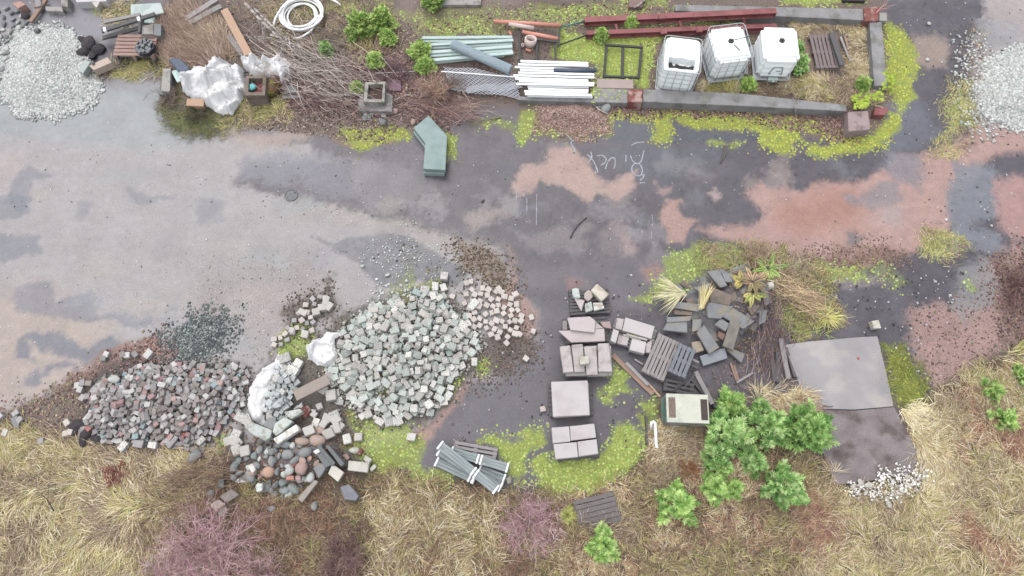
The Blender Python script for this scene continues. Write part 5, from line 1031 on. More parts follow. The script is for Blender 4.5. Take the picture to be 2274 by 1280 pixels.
# ------------------------------------------------------------------ tarpaulins and sacks
def cloth(name, label, cat, pts, amp, h0, seed, m=TARP, fs=3.2, z=None, ridge=1.0, aniso=None, rot=0, edge=.12, cut=.045):
    """crumpled sheet: draped over a heap, edges hanging to the ground"""
    P = Wn(pts, .2); lo = P.min(0) - .05; hi = P.max(0) + .05; xs = np.arange(lo[0], hi[0], cut); ys = np.arange(lo[1], hi[1], cut)
    X_, Y_ = np.meshgrid(xs, ys); sh_ = X_.shape; x = X_.ravel(); y = Y_.ravel()
    x2 = x + .08 * (fbm(x * 6, y * 6, seed + 8) - .5); y2 = y + .08 * (fbm(x * 6, y * 6, seed + 9) - .5)
    d = sdf(P, x2, y2); c_, s_ = math.cos(rot), math.sin(rot); u = (x * c_ + y * s_); v = (-x * s_ + y * c_)
    if aniso: u = u * aniso
    wu = u + .35 * (fbm(u * 1.5, v * 1.5, seed + 5) - .5) * 2; wv = v + .35 * (fbm(u * 1.5 + 9, v * 1.5, seed + 6) - .5) * 2
    gq = np.random.default_rng(seed); f = np.zeros(len(x))
    for k_ in range(7):                                              # sharp folds running in many directions
        an = gq.uniform(0, 3.14); fr = fs * gq.uniform(.5, 1.7); ph = gq.uniform(0, 9)
        t_ = (wu * math.cos(an) + wv * math.sin(an)) * fr + ph + .5 * (vnoise(wu * 2.2, wv * 2.2, seed + 20 + k_) - .5)
        f = f + np.abs(2 * (t_ - np.floor(t_)) - 1) * (.5 / fr * fs) * (vnoise(x * 1.6 + 5 * k_, y * 1.6, seed + 40 + k_) > .42)
    f = f / 1.6 + .12 * np.abs(2 * vnoise(wu * fs * 5, wv * fs * 5, seed + 2) - 1)
    e = sstep(0, edge, d); zg = gz(x, y) if z is None else z
    zz = zg + .02 + (h0 * sstep(0, .7, d) + amp * ridge * f) * (.12 + .88 * e)
    keep = (d > 0).reshape(sh_); idn = -np.ones(sh_, int); idx_ = np.arange(len(x)).reshape(sh_)
    q = keep[:-1, :-1] & keep[1:, :-1] & keep[:-1, 1:] & keep[1:, 1:]
    F = np.stack([idx_[:-1, :-1][q], idx_[:-1, 1:][q], idx_[1:, 1:][q], idx_[1:, :-1][q]], -1)
    used = np.unique(F); rm = -np.ones(len(x), int); rm[used] = np.arange(len(used))
    o = npmesh(name, np.stack([x, y, zz], 1)[used], rm[F], m, smooth=True); so = o.modifiers.new("t", 'SOLIDIFY'); so.thickness = .012
    return tag(o, label, cat)
cloth("tarpaulin", "large crumpled white tarpaulin heaped left of the square planter pit", "tarpaulin", [(398,185),(415,160),(440,150),(475,138),(500,133),(540,150),(545,175),(545,205),(528,235),(515,252),(490,252),(462,236),(440,225),(415,210),(400,200)], .40, .3, 3, fs=2.1, cut=.022)
cloth("tarpaulin", "smaller white tarpaulin under branches at the end of the tan board", "tarpaulin", [(528,125),(558,114),(575,128),(590,118),(600,132),(622,106),(640,128),(660,142),(648,160),(640,170),(632,196),(622,188),(615,172),(595,166),(585,170),(560,166),(540,150)], .30, .2, 13, fs=2.6, cut=.022)
cloth("white_sack", "crumpled white sack lying over the upper left of the granite heap", "sack", [(675,770),(690,752),(712,745),(722,733),(752,735),(770,740),(745,752),(745,770),(752,790),(745,808),(722,816),(700,808),(680,795)], .26, .14, 23, fs=2.0, cut=.022)
cloth("white_sack", "torn white big sack opened in a crescent around blue grey setts", "sack", [(616,780),(630,788),(627,826),(614,816),(606,850),(594,872),(586,892),(584,930),(594,938),(578,947),(554,936),(541,900),(544,866),(562,833),(585,812),(603,800)], .24, .07, 33, fs=2.6, aniso=.6, rot=1.0, cut=.03)
cloth("white_strap", "white woven strap with a loop beside the grey block", "strap", [(645,905),(668,890),(674,905),(700,908),(704,912),(690,916),(672,909),(648,909)], .05, .05, 43, fs=3, cut=.025, edge=.05)
cloth("white_rag", "torn white rag lying on the left of the fieldstones", "rag", [(510,1068),(520,1058),(535,1064),(552,1068),(550,1073),(532,1072),(522,1076)], .08, .05, 53, fs=4, cut=.025, edge=.05)
cloth("white_rag", "small white paper scrap in dry grass near the bottom", "rag", [(920,1146),(934,1138),(936,1144),(924,1151)], .05, .03, 63, fs=4, cut=.02, edge=.04)
# ------------------------------------------------------------------ top left corner
plank("tan_board", "long tan board leaning on the smaller white tarpaulin", "board", (498,22), (552,122), .24, .05, .30, .45, m=WOODT)
plank("loose_plank", "dark grey plank beside the long tan board", "plank", (508,80), (545,128), .18, .05, .22, m=WOODG)
plank("loose_plank", "weathered beam cut by the top edge, upper of two", "plank", (416,42), (482,0), .18, .1, .2, m=WOODG)
plank("loose_plank", "weathered beam below the upper one by the top edge", "plank", (421,53), (492,15), .18, .1, .2, m=WOODG)
plank("loose_plank", "grey plank, topmost of the stack above the brown pallet", "plank", (232,50), (312,33), .12, .07, .5, m=WOODG)
plank("loose_plank", "dark grey plank with white painted ends above the brown pallet", "plank", (226,70), (345,32), .13, .07, .58, m=WOODD)
dp = [o for o in COL.objects if o.get('label', '').startswith("dark grey plank with white painted")][0]
for x_ in (-.72, .32): mb = MB(); mb.box((x_, 0, 0), (.08, .145, .085)); mb.build("white_cap", WHITEP, dp)
plank("loose_plank", "dark plank lying lowest behind the brown pallet", "plank", (228,85), (310,62), .14, .06, .35, m=WOODD)
plank("loose_plank", "grey plank beside the pallet's upper left corner", "plank", (225,86), (262,79), .12, .05, .25, m=WOODG)
plank("loose_plank", "short upright dark stake behind the brown pallet", "plank", (311,50), (310,74), .08, .08, .55, m=WOODD)
pallet("reddish brown pallet with a round tub of stones, top left", (262,76), (351,77), .80, mat("reddish_pallet", C(184,154,144), .85, .3, 4, .08, .4, (1.2,14,6)), nsl=6, z=.25, slat_gap=.2)
pallet("grey pallet stacked below the reddish brown one", (264,80), (352,81), .80, WOODG, nsl=6, z=.1)
tub = empty("stone_tub", W(326, 110, .40), 0, "round black tub filled with dark stones on the reddish pallet", "tub")
mb = MB(); mb.pipe((0, 0, 0), (0, 0, .14), .28, .255, 28); mb.tube([(0, 0, .005), (0, 0, .03)], .27, 28); mb.build("bucket", BLACKP, tub)
mb = MB(); gg = random.Random(2)
for p in darts([(0,0)], .1, 60, 3, 0, keep=np.array([(.24 * math.cos(a), .24 * math.sin(a)) for a in np.linspace(0, 6.28, 16)[:-1]])):
    mb.box((p[0], p[1], .11 + gg.uniform(-.02, .03)), (.11, .09, .09), rot=Euler((gg.uniform(-.4, .4), gg.uniform(-.4, .4), gg.uniform(0, 6))).to_matrix(), jit=.015)
mb.build("stones", mat("dark_tub_stone", C(136,138,142), .8, .25, 12, .1, .4), tub, bevel=.012)
slab("grey_block", "grey block stack end right of the plank stack", "block", [(313,58),(340,53),(340,76),(313,76)], .1, .5, CONC)
slab("grey_block", "grey board edge right of the grey block", "block", [(341,53),(358,54),(357,80),(341,78)], .1, .48, RUBSLAB)
slab("pale_sheet", "pale green sheet with a chalky top above the plank stack", "sheet", [(290,10),(356,6),(364,28),(330,36),(290,33)], .25, .32, mat("pale_sheet", C(206,216,214), .8, .1, 3, stain=(*C(184,198,196), 2)))
slab("pale_sheet", "second green sheet under the chalky one", "sheet", [(322,36),(344,30),(342,52),(320,50)], .15, .22, PALEGREEN)
slab("pale_block", "pale greenish plank end pointing into the white gravel", "block", [(172,156),(188,132),(201,138),(184,164)], .12, .3, mat("pale_blk", C(196,206,202), .85, .14, 5))
slab("beige_block", "beige block with a small stone on it beside the white gravel", "block", [(197,146),(238,127),(248,139),(208,156)], .1, .36, mat("beige_b", C(214,196,182), .85, .12, 5))
place("pebble", rock_mesh("peb", FIELD_G, 1, .8, .7, 77, .5), W(206, 141, .40), .12, (0, 0, 1), "small grey stone resting on the beige block", "stone")
slab("kerb_block", "pale concrete kerb block left of the big white tarpaulin", "block", [(362,152),(379,152),(377,203),(357,203)], 0, .3, CONC)
slab("grey_plinth", "low grey stone at the foot of the pale kerb block", "block", [(352,202),(376,203),(372,211),(352,210)], 0, .16, RUBSLAB)
o = poly_prism("tub_lid", [(372,131),(385,127),(401,131),(421,150),(418,157),(402,161),(394,157)], .25, .36, BLUEP, bevel=.03); tag(o, "slate blue plastic tub lid leaning beside the big tarpaulin", "lid")
for a, b, lb in (((385,158),(398,182),"pale green board edge under the blue lid"), ((392,156),(404,172),"second pale green board edge under the blue lid")): plank("pale_board", lb, "board", a, b, .12, .04, .22, m=PALEGREEN)
slab("cardboard_box", "tan box half hidden under the big white tarpaulin", "box", [(415,219),(453,220),(452,236),(413,235)], .0, .22, WOODT)
pit = empty("planter_pit", W(570, 195), 0, "square mossy concrete planter pit with a red inside", "pit")
zt_ = .55
def ringbox(root, outer, inner, z1, m, nm="wall_section"):
    for i in range(4): j = (i + 1) % 4; poly_prism(nm, [outer[i], outer[j], inner[j], inner[i]], 0, z1, m, parent=root, bevel=0)
ringbox(pit, [(545,169),(592,168),(588,212),(543,212)], [(553,174),(584,174),(582,205),(551,205)], zt_, mat("mossy_pit", C(142,128,120), .9, .35, 5, 0, .5, stain=(*C(116,108,90), 4)))
poly_prism("lining", [(553,174),(584,174),(582,205),(551,205)], 0, .34, mat("dark_red_lining", C(132,78,78), .8, .35, 5, 0, .3), parent=pit, bevel=0)
place("plastic_bag", rock_mesh("bag", TURQ, 1.2, .7, .6, 5, .5), W(559, 194, .42), .28, (0, 0, .2), "turquoise plastic bag inside the red planter pit", "bag")
o = place("rusted_drum", rock_mesh("drum", mat("moss_rust", C(120,92,72), .9, .5, 5, 0, .6, stain=(*C(124,132,56), 3)), .9, 1.2, .9, 6, .3), W(608, 195, .2), .55, (0, 0, 0), "mossy rust red stump right of the planter pit", "stump")
plank("loose_plank", "long thin plank between the planter pit and the planter box", "plank", (628,216), (800,209), .10, .04, .06, m=WOODG)
slab("slate_piece", "dark grey slate piece below the birch branches", "stone", [(625,192),(645,188),(660,194),(656,206),(630,207)], .05, .2, RUBSLAB)
pb = empty("planter_box", W(832, 215), 0, "square concrete planter box with a pale plant growing in it", "planter")
ringbox(pb, [(811,183),(856,182),(853,228),(807,226)], [(818,188),(851,187),(848,221),(815,220)], .42, mat("rim_conc", C(176,172,166), .9, .3, 6, 0, .4, stain=(*C(130,126,118), 4)))
poly_prism("soil", [(818,188),(851,187),(848,221),(815,220)], 0, .25, SOILM, parent=pb, bevel=0)
poly_prism("plinth", [(795,222),(806,205),(807,226.5),(853,229),(857,205),(872,212),(871,248),(796,246)], 0, .2, CONCD, parent=pb, bevel=.01)
slab("purple_tile", "dull purple tile lying right of the planter box", "tile", [(862,178),(890,177),(891,202),(864,201)], .02, .08, mat("purple_tile", C(146,118,130), .85, .2, 5))
for i, (x, y, s, m) in enumerate(((812,256,.12,FIELD_W),(818,258,.14,FIELD_G),(826,254,.16,FIELD_W),(836,255,.16,FIELD_P),(811,266,.22,FIELD_G),(820,263,.16,FIELD_G),(852,259,.16,FIELD_W),(878,249,.2,FIELD_P),(850,275,.3,FIELD_G),(690,232,.24,FIELD_W),(775,230,.26,FIELD_P),(918,272,.2,FIELD_P),(1345,243,.34,FIELD_G),(1330,240,.16,FIELD_G))):
    p = G(x, y); place("pebble", fmesh[i % 7][i % 4] if False else rock_mesh("peb", m, 1, .85, .7, 500 + i, .4), (p.x, p.y, p.z + s * .25), s, (0, 0, i), ["tiny white pebble nearest the planter box's left foot","small grey pebble below the planter box","pale square pebble below the planter box","pinkish pebble below the planter box","round grey stone, largest below the planter box","grey pebble touching the round grey stone","pale pebble under the planter box's right side","pinkish stone right of the planter box foot","dark stone group piece above the moss","pale stone in litter below the long thin plank","reddish stone in litter below the long thin plank","pinkish stone above the green angled slabs","dark round stone under the bay wall's rusty corner","small dark stone beside the round one under the bay wall"][i], "stone", "stones near the planter and bay wall")
# hose coil
hp = []
c0 = W(672, 36, .1)
def coil(label, r_, n, z, off, name="hose_coil"):
    mb = MB(); P = []
    for k in range(n * 28 + 1):
        a = k / 28 * 6.2832; rr = r_ + .07 * math.sin(a * .37 + off) + .02 * (k / 28); P.append((c0.x + off * .03 + rr * 1.05 * math.cos(a), c0.y + rr * .98 * math.sin(a), z + .03 * (k / 28) + .02 * math.sin(a * 1.3)))
    mb.tube(P, .032, 8); return mb.build(name, WHITEP, smooth=True)
mb = MB(); P = []
for k in range(5 * 30 + 1):
    a = k / 30 * 6.2832; rr = (.45, .47, .58, .63, .66)[min(4, k // 30)] + (.03 * (k % 30) / 30); ex = .08 if k // 30 == 1 else 0
    P.append((c0.x - ex + rr * 1.02 * math.cos(a), c0.y + rr * .98 * math.sin(a), .1 + .03 * (k / 30) + .03 * math.sin(a * 1.3)))
for x, y, z in ((690,70,.2),(668,84,.16),(652,86,.1)): P.append(W(x, y, z))
mb.tube(P, .034, 8)
tag(mb.build("hose_coil", WHITEP, smooth=True), "coil of white hose lying among bare branches", "hose")
mb = MB(); mb.tube([W(712,-8,.2), W(735,-2,.2), W(748,5,.15), W(757,12,.1)], .032, 8); tag(mb.build("hose_end", WHITEP, smooth=True), "white hose end running off the top edge", "hose")
mb = MB(); mb.tube([W(606,62,.2), W(612,40,.25), W(625,18,.3), W(645,4,.3), W(668,-4,.3), W(700,-6,.3)], .03, 8); tag(mb.build("hose_loop", WHITEP, smooth=True), "loose outer loop of white hose left of the coil", "hose")
# far top left odds
for pts, z, m, lb, cat in (([(27,8),(44,2),(56,10),(40,19)], .3, mat("brickred", C(196,160,150), .9, .2, 6), "broken reddish brick stack at the top left edge", "brick stack"), ([(100,14),(138,16),(140,26),(102,24)], .18, CONC, "flat grey stone slab near the top left edge", "slab"), ([(135,-8),(150,-8),(150,15),(136,14)], .3, CONC, "grey post end cut by the top edge", "post"), ([(162,-12),(238,-12),(236,3),(170,5)], .3, mat("white_board", C(222,220,222), .8, .08, 3), "white board cut by the top edge", "board"), ([(203,5),(222,3),(215,17),(210,14)], .3, CONCL, "white triangular board end under the white board", "board"), ([(75,-6),(88,-6),(92,12),(80,16)], .25, WOODG, "grey plank stub at the top left edge", "plank")):
    slab("offcut", lb, cat, pts, 0, z, m)
plank("loose_plank", "brown pole slanting down left of the wet puddle", "plank", (102,0), (68,50), .14, .08, .15, m=WOODB)
plank("loose_plank", "short brown pole upright beside the slanting pole", "plank", (88,-6), (80,18), .12, .08, .15, m=WOODB)
Pq = darts([(-60,10),(40,25),(75,40),(60,60),(30,70),(25,100),(10,150),(0,195),(-60,200)], .17, 90, 70)
for i, p in enumerate(Pq): k = int(g.choice(3)); place("rubble_stone", fmesh[[0, 2, 4][k]][i % 4], (p[0], p[1], gz1(*p) + .04), .17 * g.uniform(.6, 1.3), (g.normal(0, .3), 0, g.uniform(0, 6)), "grey brown rubble stone in the bank left of the white gravel", "rubble stone", "rubble stones along the left edge")
place("boulder", rock_mesh("b", ASPH, 1, .8, .7, 81), W(57, 36, .1), .3, (0, 0, 0), "dark round stone under the slanting brown pole", "boulder"); place("boulder", rock_mesh("b", DARKSTONE, 1, .8, .7, 82), W(82, 68, .1), .2, (0, 0, 0), "dark stone at the top of the white gravel", "boulder")
# half buried pallet in the lower grass, scattered white stones
rp_ = W(1320, 1125); pallet("rotten grey pallet sunk in the lower dry grass", (1272,1112), (1362,1090), .72, mat("rotten_wood", C(132,126,126), .9, .5, 5, .1, .5, (1.2,14,6)), nsl=6, z=gz1(rp_.x, rp_.y) + .03, slat_gap=.12, tilt=(.05, -.03))
for i, (x, y, s) in enumerate(((1925,1078,.3),(1918,1095,.22),(1968,1122,.3),(1998,1092,.2),(1890,1080,.3),(1905,1072,.25))):
    p = G(x, y); place("white_rubble", rock_mesh("wr", CONCL, 1.2, .8, .5, 600 + i, .8), (p.x, p.y, p.z + .12), s * .6, (0, 0, i), ["white crushed lump at the left of the pale rubble edge","small white lump under the left lump","white stone alone in grass below the landing","small white stone under the pale rubble edge","pinkish white lump at the landing's lower left corner","white lump beside the landing's lower edge"][i], "rubble", "white rubble below the landing")
stone_field("rubble", pts_in([(1895,1082),(1955,1070),(2040,1050),(2022,1074),(1975,1092),(1915,1098)], 620, 78, .3, .25), .036, [(.5,.49,.46), (.36,.34,.31), (.58,.57,.55), (.26,.24,.2)], 78, .2, 'stuff', .5, lift=.10)
stone_field("rubble", pts_in(PALE, 2200, 71, .25), .06, [C(206,208,202), C(180,180,172), C(156,152,142), C(196,196,186)], 71, .9, 'stuff', .6)
stone_field("rubble", pts_in(MIX, 1800, 72, .3), .045, [C(150,144,140), C(120,114,110), C(176,170,166), C(134,116,108)], 72, .8, 'stuff', .6)
# ------------------------------------------------------------------ gravel
WG = [C(226,230,228), C(212,218,215), C(236,240,238), C(188,194,192), C(226,224,220)]
def gravel(pts, n, size, cols, seed, blur=.5, pat=0, zoff=.25): return stone_field("gravel", pts_in(pts, n, seed, blur, pat), size, cols, seed, zoff, 'stuff')
gravel([(12,110),(50,75),(120,70),(168,90),(178,140),(212,190),(198,228),(130,250),(50,245),(5,200)], 17000, .050, WG, 1, .35)
gravel([(2195,150),(2240,118),(2330,100),(2330,290),(2250,283),(2195,245),(2183,200)], 11000, .055, WG, 2, .35)
gravel([(2140,90),(2175,100),(2200,300),(2150,260)], 500, .055, WG + [C(150,140,130)], 3, .5)
gravel([(372,765),(400,735),(440,708),(498,702),(508,735),(480,775),(430,805),(388,800)], 2300, .040, [C(110,116,116), C(90,96,98), C(134,142,140), C(172,180,176)], 4, .6, .22, .1)
gravel([(845,555),(870,520),(920,530),(915,570),(890,600),(860,580)], 120, .036, WG, 5, .6)
gravel([(780,530),(1000,530),(1000,620),(820,620)], 80, .032, WG, 6, 0)
gravel([(1205,235),(1280,225),(1340,242),(1345,283),(1280,296),(1205,280)], 5000, .032, [C(196,164,152), C(176,146,136), C(208,184,174), C(150,126,118)], 7, .3)
gravel([(840,640),(930,640),(960,700),(870,700),(820,690)], 160, .055, WG, 8, .4)
for i, (pts, n, s, cl_) in enumerate((([(0,300),(900,330),(1100,560),(1100,650),(600,800),(150,820),(0,880)], 250, .028, [C(230,230,228), C(220,220,218), C(110,104,104), C(190,182,178)]), ([(900,320),(2200,260),(2200,560),(1000,560)], 170, .028, [C(214,214,214), C(110,104,106), C(170,166,166)]), ([(1000,600),(1450,600),(1450,1000),(1000,1000)], 190, .04, [C(200,200,204), C(80,76,80), C(120,114,114)]), ([(2000,0),(2274,0),(2274,560),(2050,560)], 150, .036, [C(226,226,226), C(100,90,86), C(170,160,154)]), ([(700,300),(520,280),(640,235),(880,260),(870,320)], 600, .04, [C(150,128,118), C(110,92,86), C(196,180,170)]), ([(1840,620),(2150,600),(2060,860),(1960,860)], 140, .04, [C(206,206,206), C(90,86,86)]), ([(450,560),(760,560),(760,700),(600,800),(420,800)], 320, .022, [C(160,150,126), C(116,106,102), C(196,190,186)]),
    ([(560,330),(900,330),(900,480),(560,480)], 90, .024, [C(190,186,186), C(120,114,114)]))):
    stone_field("pebbles", pts_in(pts, n, 40 + i, 0, .0), s, cl_, 40 + i, .2, 'stuff')
for x, y, lb in ((2059,134,"white pebble on the round sandy patch at upper right"), (2062,54,"white pebble on dark asphalt right of the bay corner"), (805,592,"white pebble on the dark puddle, upper of two"), (861,612,"grey white pebble on the dark puddle, lower of two")):
    p = G(x, y); place("pebble", rock_mesh("peb", FIELD_W, 1.1, .9, .6, x), (p.x, p.y, .03), .12, (0, 0, 0), lb, "stone")
C0 = C
def CK(k0): return lambda r, g_, b, k=1.0: C0(r, g_, b, k * k0)
C = CK(1.04)
# ------------------------------------------------------------------ moss cushions
g = np.random.default_rng(91)
def area(pts): P = Wn(pts); x, y = P[:, 0], P[:, 1]; return abs(np.dot(x, np.roll(y, 1)) - np.dot(y, np.roll(x, 1))) / 2
ringn = 7; _v = []
for fr, fz in ((1, 0), (.92, .35), (.6, .8)): _v += [(fr * math.cos(2*math.pi*k/ringn), fr * math.sin(2*math.pi*k/ringn), fz) for k in range(ringn)]
_v.append((0, 0, 1)); DV = np.array(_v); _f = []
for r_ in range(2):
    for k in range(ringn): a, b = r_*ringn+k, r_*ringn+(k+1) % ringn; _f += [[a, b, b+ringn], [a, b+ringn, a+ringn]]
_f += [[2*ringn+k, 2*ringn+(k+1) % ringn, 3*ringn] for k in range(ringn)]; DF = np.array(_f)
def domes(P, r, hgt, cols, z0, g):
    n = len(P); R_ = r * g.uniform(.5, 1.5, n); a = g.uniform(0, 6.28, n); v = DV[None] * (1 + g.uniform(-.16, .16, (n, len(DV), 3)))
    x = (v[..., 0] * np.cos(a)[:, None] - v[..., 1] * np.sin(a)[:, None]) * R_[:, None] + P[:, :1]; y = (v[..., 0] * np.sin(a)[:, None] + v[..., 1] * np.cos(a)[:, None]) * R_[:, None] + P[:, 1:2]
    z = v[..., 2] * (R_ * hgt)[:, None] + (z0 - .012)[:, None]
    return np.stack([x, y, z], -1).reshape(-1, 3), (DF[None] + len(DV) * np.arange(n)[:, None, None]).reshape(-1, 3), np.repeat(cols, len(DV), 0)
parts = []
WALLTOP = [([(1316,198),(1394,198),(1392,221),(1316,221)], .21), ([(1870,222),(1945,222),(1960,240),(1880,246)], .33), ([(1940,180),(1975,175),(1975,212),(1945,210)], .3)]
for i, (pts, d, gr) in enumerate(MOSS):
    if d <= 0: continue
    zt_ = [z for p, z in WALLTOP if p[0] == pts[0]]
    n = int(area(pts) * 420 * d); P = pts_in(pts, n, 900 + i, .24, .0 if d > .9 else .12, .22)
    pal = [C(190,202,92), C(180,196,84), C(200,206,108), C(160,178,80), C(186,180,88)] if gr < .25 else [C(184,206,116), C(170,198,100), C(198,212,138), C(148,174,94), C(174,188,116), C(186,184,118)]
    if pts[0] == (360, 250): pal = [C(96,104,62), C(112,118,74)]
    tint = (.9 + .3 * fbm(P[:, 0] * 3, P[:, 1] * 3, 77))[:, None]
    parts.append(domes(P, .031, .5, jcol(pal, n, g, .16) * tint, gz(P[:, 0], P[:, 1]) + (zt_[0] if zt_ else 0), g))
for pts, z in WALLTOP[1:]:
    n = int(area(pts) * 160); P = pts_in(pts, n, 990, .1, .1); parts.append(domes(P, .05, .6, jcol([C(176,196,88), C(164,190,80)], n, g, .16), gz(P[:, 0], P[:, 1]) + z, g))
V, F, Cc = join(parts); tag(npmesh("moss", V, F, MOSSM, Cc, smooth=True), kind='stuff')
# cushion on top of the plinth
P = darts([(1885,246),(1912,245),(1910,254),(1886,256)], .06, 24, 5); v = domes(P, .06, .6, jcol([C(176,196,88)], len(P), g), np.full(len(P), .37), g); tag(npmesh("moss", *v[:2], MOSSM, v[2], smooth=True), kind='stuff')
C = CK(1.45)
# ------------------------------------------------------------------ leaf litter and crumbs of soil
parts = []
def litter(pts, n, size, cols, seed, pat=.1, blur=.4, flat=.22, name="leaves"): return stone_field(name, pts_in(pts, n, seed, blur, pat), size * .85, cols, seed, .15, 'stuff', flat)
BRN_ = [C(126,98,94), C(98,78,76), C(150,122,112), C(164,134,120), C(84,66,66), C(140,116,118)]
litter([(640,90),(780,90),(900,110),(930,190),(1010,215),(1000,275),(900,270),(880,240),(700,252),(620,235)], 4000, .055, BRN_, 11)
litter([(370,10),(640,0),(860,60),(1130,20),(1140,80),(940,70),(930,150),(1140,145),(1150,215),(870,215),(780,110),(560,110),(360,150)], 2600, .05, BRN_ + [C(170,150,134), C(150,150,100)], 12)
litter([(1150,20),(1340,0),(1760,30),(1780,190),(1450,200),(1440,80),(1250,60),(1230,130),(1150,130)], 1700, .05, BRN_ + [C(120,130,70)], 13)
litter([(1360,236),(1640,243),(1900,255),(1900,300),(1640,262),(1360,250)], 1900, .05, BRN_, 14, 0, .2)
litter([(1845,250),(1880,250),(1885,305),(1850,300),(1830,275)], 700, .05, BRN_, 15)
litter([(2020,690),(2150,640),(2274,540),(2330,540),(2330,800),(2180,850),(2060,890),(2020,780)], 1100, .042, [C(130,104,98), C(108,88,84), C(160,130,124), C(90,78,74), C(120,120,90)], 16, .25)
litter([(2200,580),(2330,540),(2330,790),(2230,740)], 1300, .05, [C(110,84,82), C(140,112,100), C(84,68,68)], 17, .1)
litter([(1000,550),(1080,555),(1115,580),(1148,645),(1110,640),(1050,610)], 800, .042, [C(92,80,66), C(112,98,78), C(76,70,58), C(130,116,96)], 18, .05)
litter([(1060,770),(1130,735),(1195,750),(1190,805),(1110,850),(1050,860)], 650, .042, [C(84,76,70), C(104,94,84), C(126,108,100)], 19, .1)
litter([(0,915),(150,850),(205,815),(190,900),(165,990),(0,1000)], 900, .05, BRN_ + [C(150,146,110), C(170,156,130)], 20)
litter([(250,790),(370,740),(400,800),(280,812)], 300, .06, BRN_, 21, .2)
litter([(640,670),(740,625),(742,690),(660,760)], 300, .05, [C(84,76,70), C(104,94,84)], 22)
litter([(1780,555),(1960,545),(2030,565),(1990,600),(1880,590)], 600, .04, [C(120,98,86), C(140,118,104), C(98,84,72)], 23, .1)
litter([(900,560),(1010,640),(960,700),(760,700),(700,760),(740,900),(800,960),(950,930),(1070,800),(1060,700)], 1500, .05, [C(104,98,88), C(90,84,74), C(126,122,104), C(140,134,120)], 24, .1)
litter([(480,960),(760,930),(800,1020),(700,1120),(500,1100)], 1500, .05, [C(120,98,86), C(98,82,74), C(140,116,100), C(160,120,96)], 25, .1)
litter([(1590,820),(1700,830),(1700,870),(1590,850)], 150, .04, BRN_, 26); litter([(1600,600),(1720,560),(1830,650),(1830,730),(1690,820),(1620,790)], 1500, .055, [C(120,104,84), C(104,84,74), C(140,124,104)], 27)
litter([(1826,915),(1960,912),(1990,960),(1870,985)], 320, .04, [C(98,78,74), C(84,68,66)], 28, .2, .2)
C = CK(1.62)
# ------------------------------------------------------------------ grasses
PX = lambda P: (1137 + FPX * P[:, 0] / ((H * CT + P[:, 1] * ST)))      # only to pick which plants grow where along the bank
STRAW = [C(212,198,156), C(224,212,178), C(198,178,138), C(188,180,126), C(166,142,112), C(232,224,202), C(150,128,106)]
OLIVE = [C(176,172,108), C(196,188,130), C(150,148,88), C(212,200,150), C(168,150,110), C(146,160,84)]
BROWN = [C(150,130,112), C(176,154,130), C(116,98,88), C(200,182,156), C(132,118,98), C(98,82,78), C(160,150,120)]
BROWND = [C(132,112,96), C(152,130,108), C(104,88,78), C(176,154,126), C(116,104,84), C(144,112,96), C(88,74,66)]
REDDISH = [C(164,124,104), C(142,104,90), C(184,150,124), C(120,90,80)]
def grass_zone(pts, n, seed, pals, length=.34, width=.012, lean=(.55, 1.0), flow=None, blur=.3, pat=0, fs=.8, curl=.5, name="grass"):
    """pals: list of (palette, weight-noise offset)"""
    q = np.random.default_rng(seed); n = int(n * 1.25); P = pts_in(pts, n, seed, blur, pat, .3); n = len(P); width *= .8
    a = (flow if flow is not None else 0) + 7.0 * (fbm(P[:, 0] * fs, P[:, 1] * fs, seed + 3, 3) - .5) * (1 if flow is not None else 2.6) + q.normal(0, .65, n)
    sel = fbm(P[:, 0] * 1.1, P[:, 1] * 1.1, seed + 9, 3) + q.normal(0, .07, n); k = np.clip(((sel - .28) / .44 * len(pals)).astype(int), 0, len(pals) - 1)
    col = np.zeros((n, 3))
    for i, pl in enumerate(pals): m_ = k == i; col[m_] = jcol(pl, int(m_.sum()), q, .18)
    v = blades(P, length, width, a, q.uniform(lean[0], lean[1], n), col, q, None, curl, 2)
    return tag(npmesh(name, *v[:2], GRASS, v[2]), kind='stuff')
grass_zone([(-250,1130),(-250,960),(60,960),(160,1000),(330,1010),(480,1010),(480,1080),(400,1150),(330,1400),(-250,1400)], 30000, 101, [BROWN, STRAW, STRAW, OLIVE, STRAW, BROWN], .40, .012, (.7, 1.0), flow=-2.2)
for k_, p_ in enumerate(([(-900,1390),(600,1390),(600,1680),(-900,1680)], [(600,1390),(1500,1390),(1500,1680),(600,1680)], [(1500,1390),(2900,1390),(2900,1680),(1500,1680)], [(2480,760),(2900,760),(2900,1400),(2480,1400)], [(-900,980),(-240,960),(-240,1400),(-900,1400)])): grass_zone(p_, 9000, 130 + k_, [BROWN, STRAW, OLIVE, BROWN], .42, .022, (.5, 1.0))
grass_zone([(-250,980),(60,950),(170,985),(240,1010),(150,1060),(-250,1120)], 6000, 102, [BROWN, BROWN, OLIVE], .3, .012)
grass_zone([(330,1080),(470,1050),(520,1100),(760,1110),(850,1060),(960,1090),(1120,1100),(1260,1110),(1280,1400),(330,1400)], 36000, 103, [BROWND, REDDISH, BROWND, BROWN, BROWND, OLIVE, BROWND], .28, .011, (.25, 1.0), fs=2.6)
grass_zone([(840,1100),(1110,1105),(1110,1230),(980,1400),(840,1400)], 5000, 104, [BROWN, STRAW, BROWND, STRAW], .45, .014, (.5, 1.0))
grass_zone([(1240,1110),(1420,1070),(1460,980),(1560,960),(1640,970),(1820,1030),(1850,1085),(1780,1400),(1240,1400)], 30000, 105, [BROWN, OLIVE, BROWND, BROWN, REDDISH, STRAW], .24, .012, (.3, 1.0), fs=2.0)
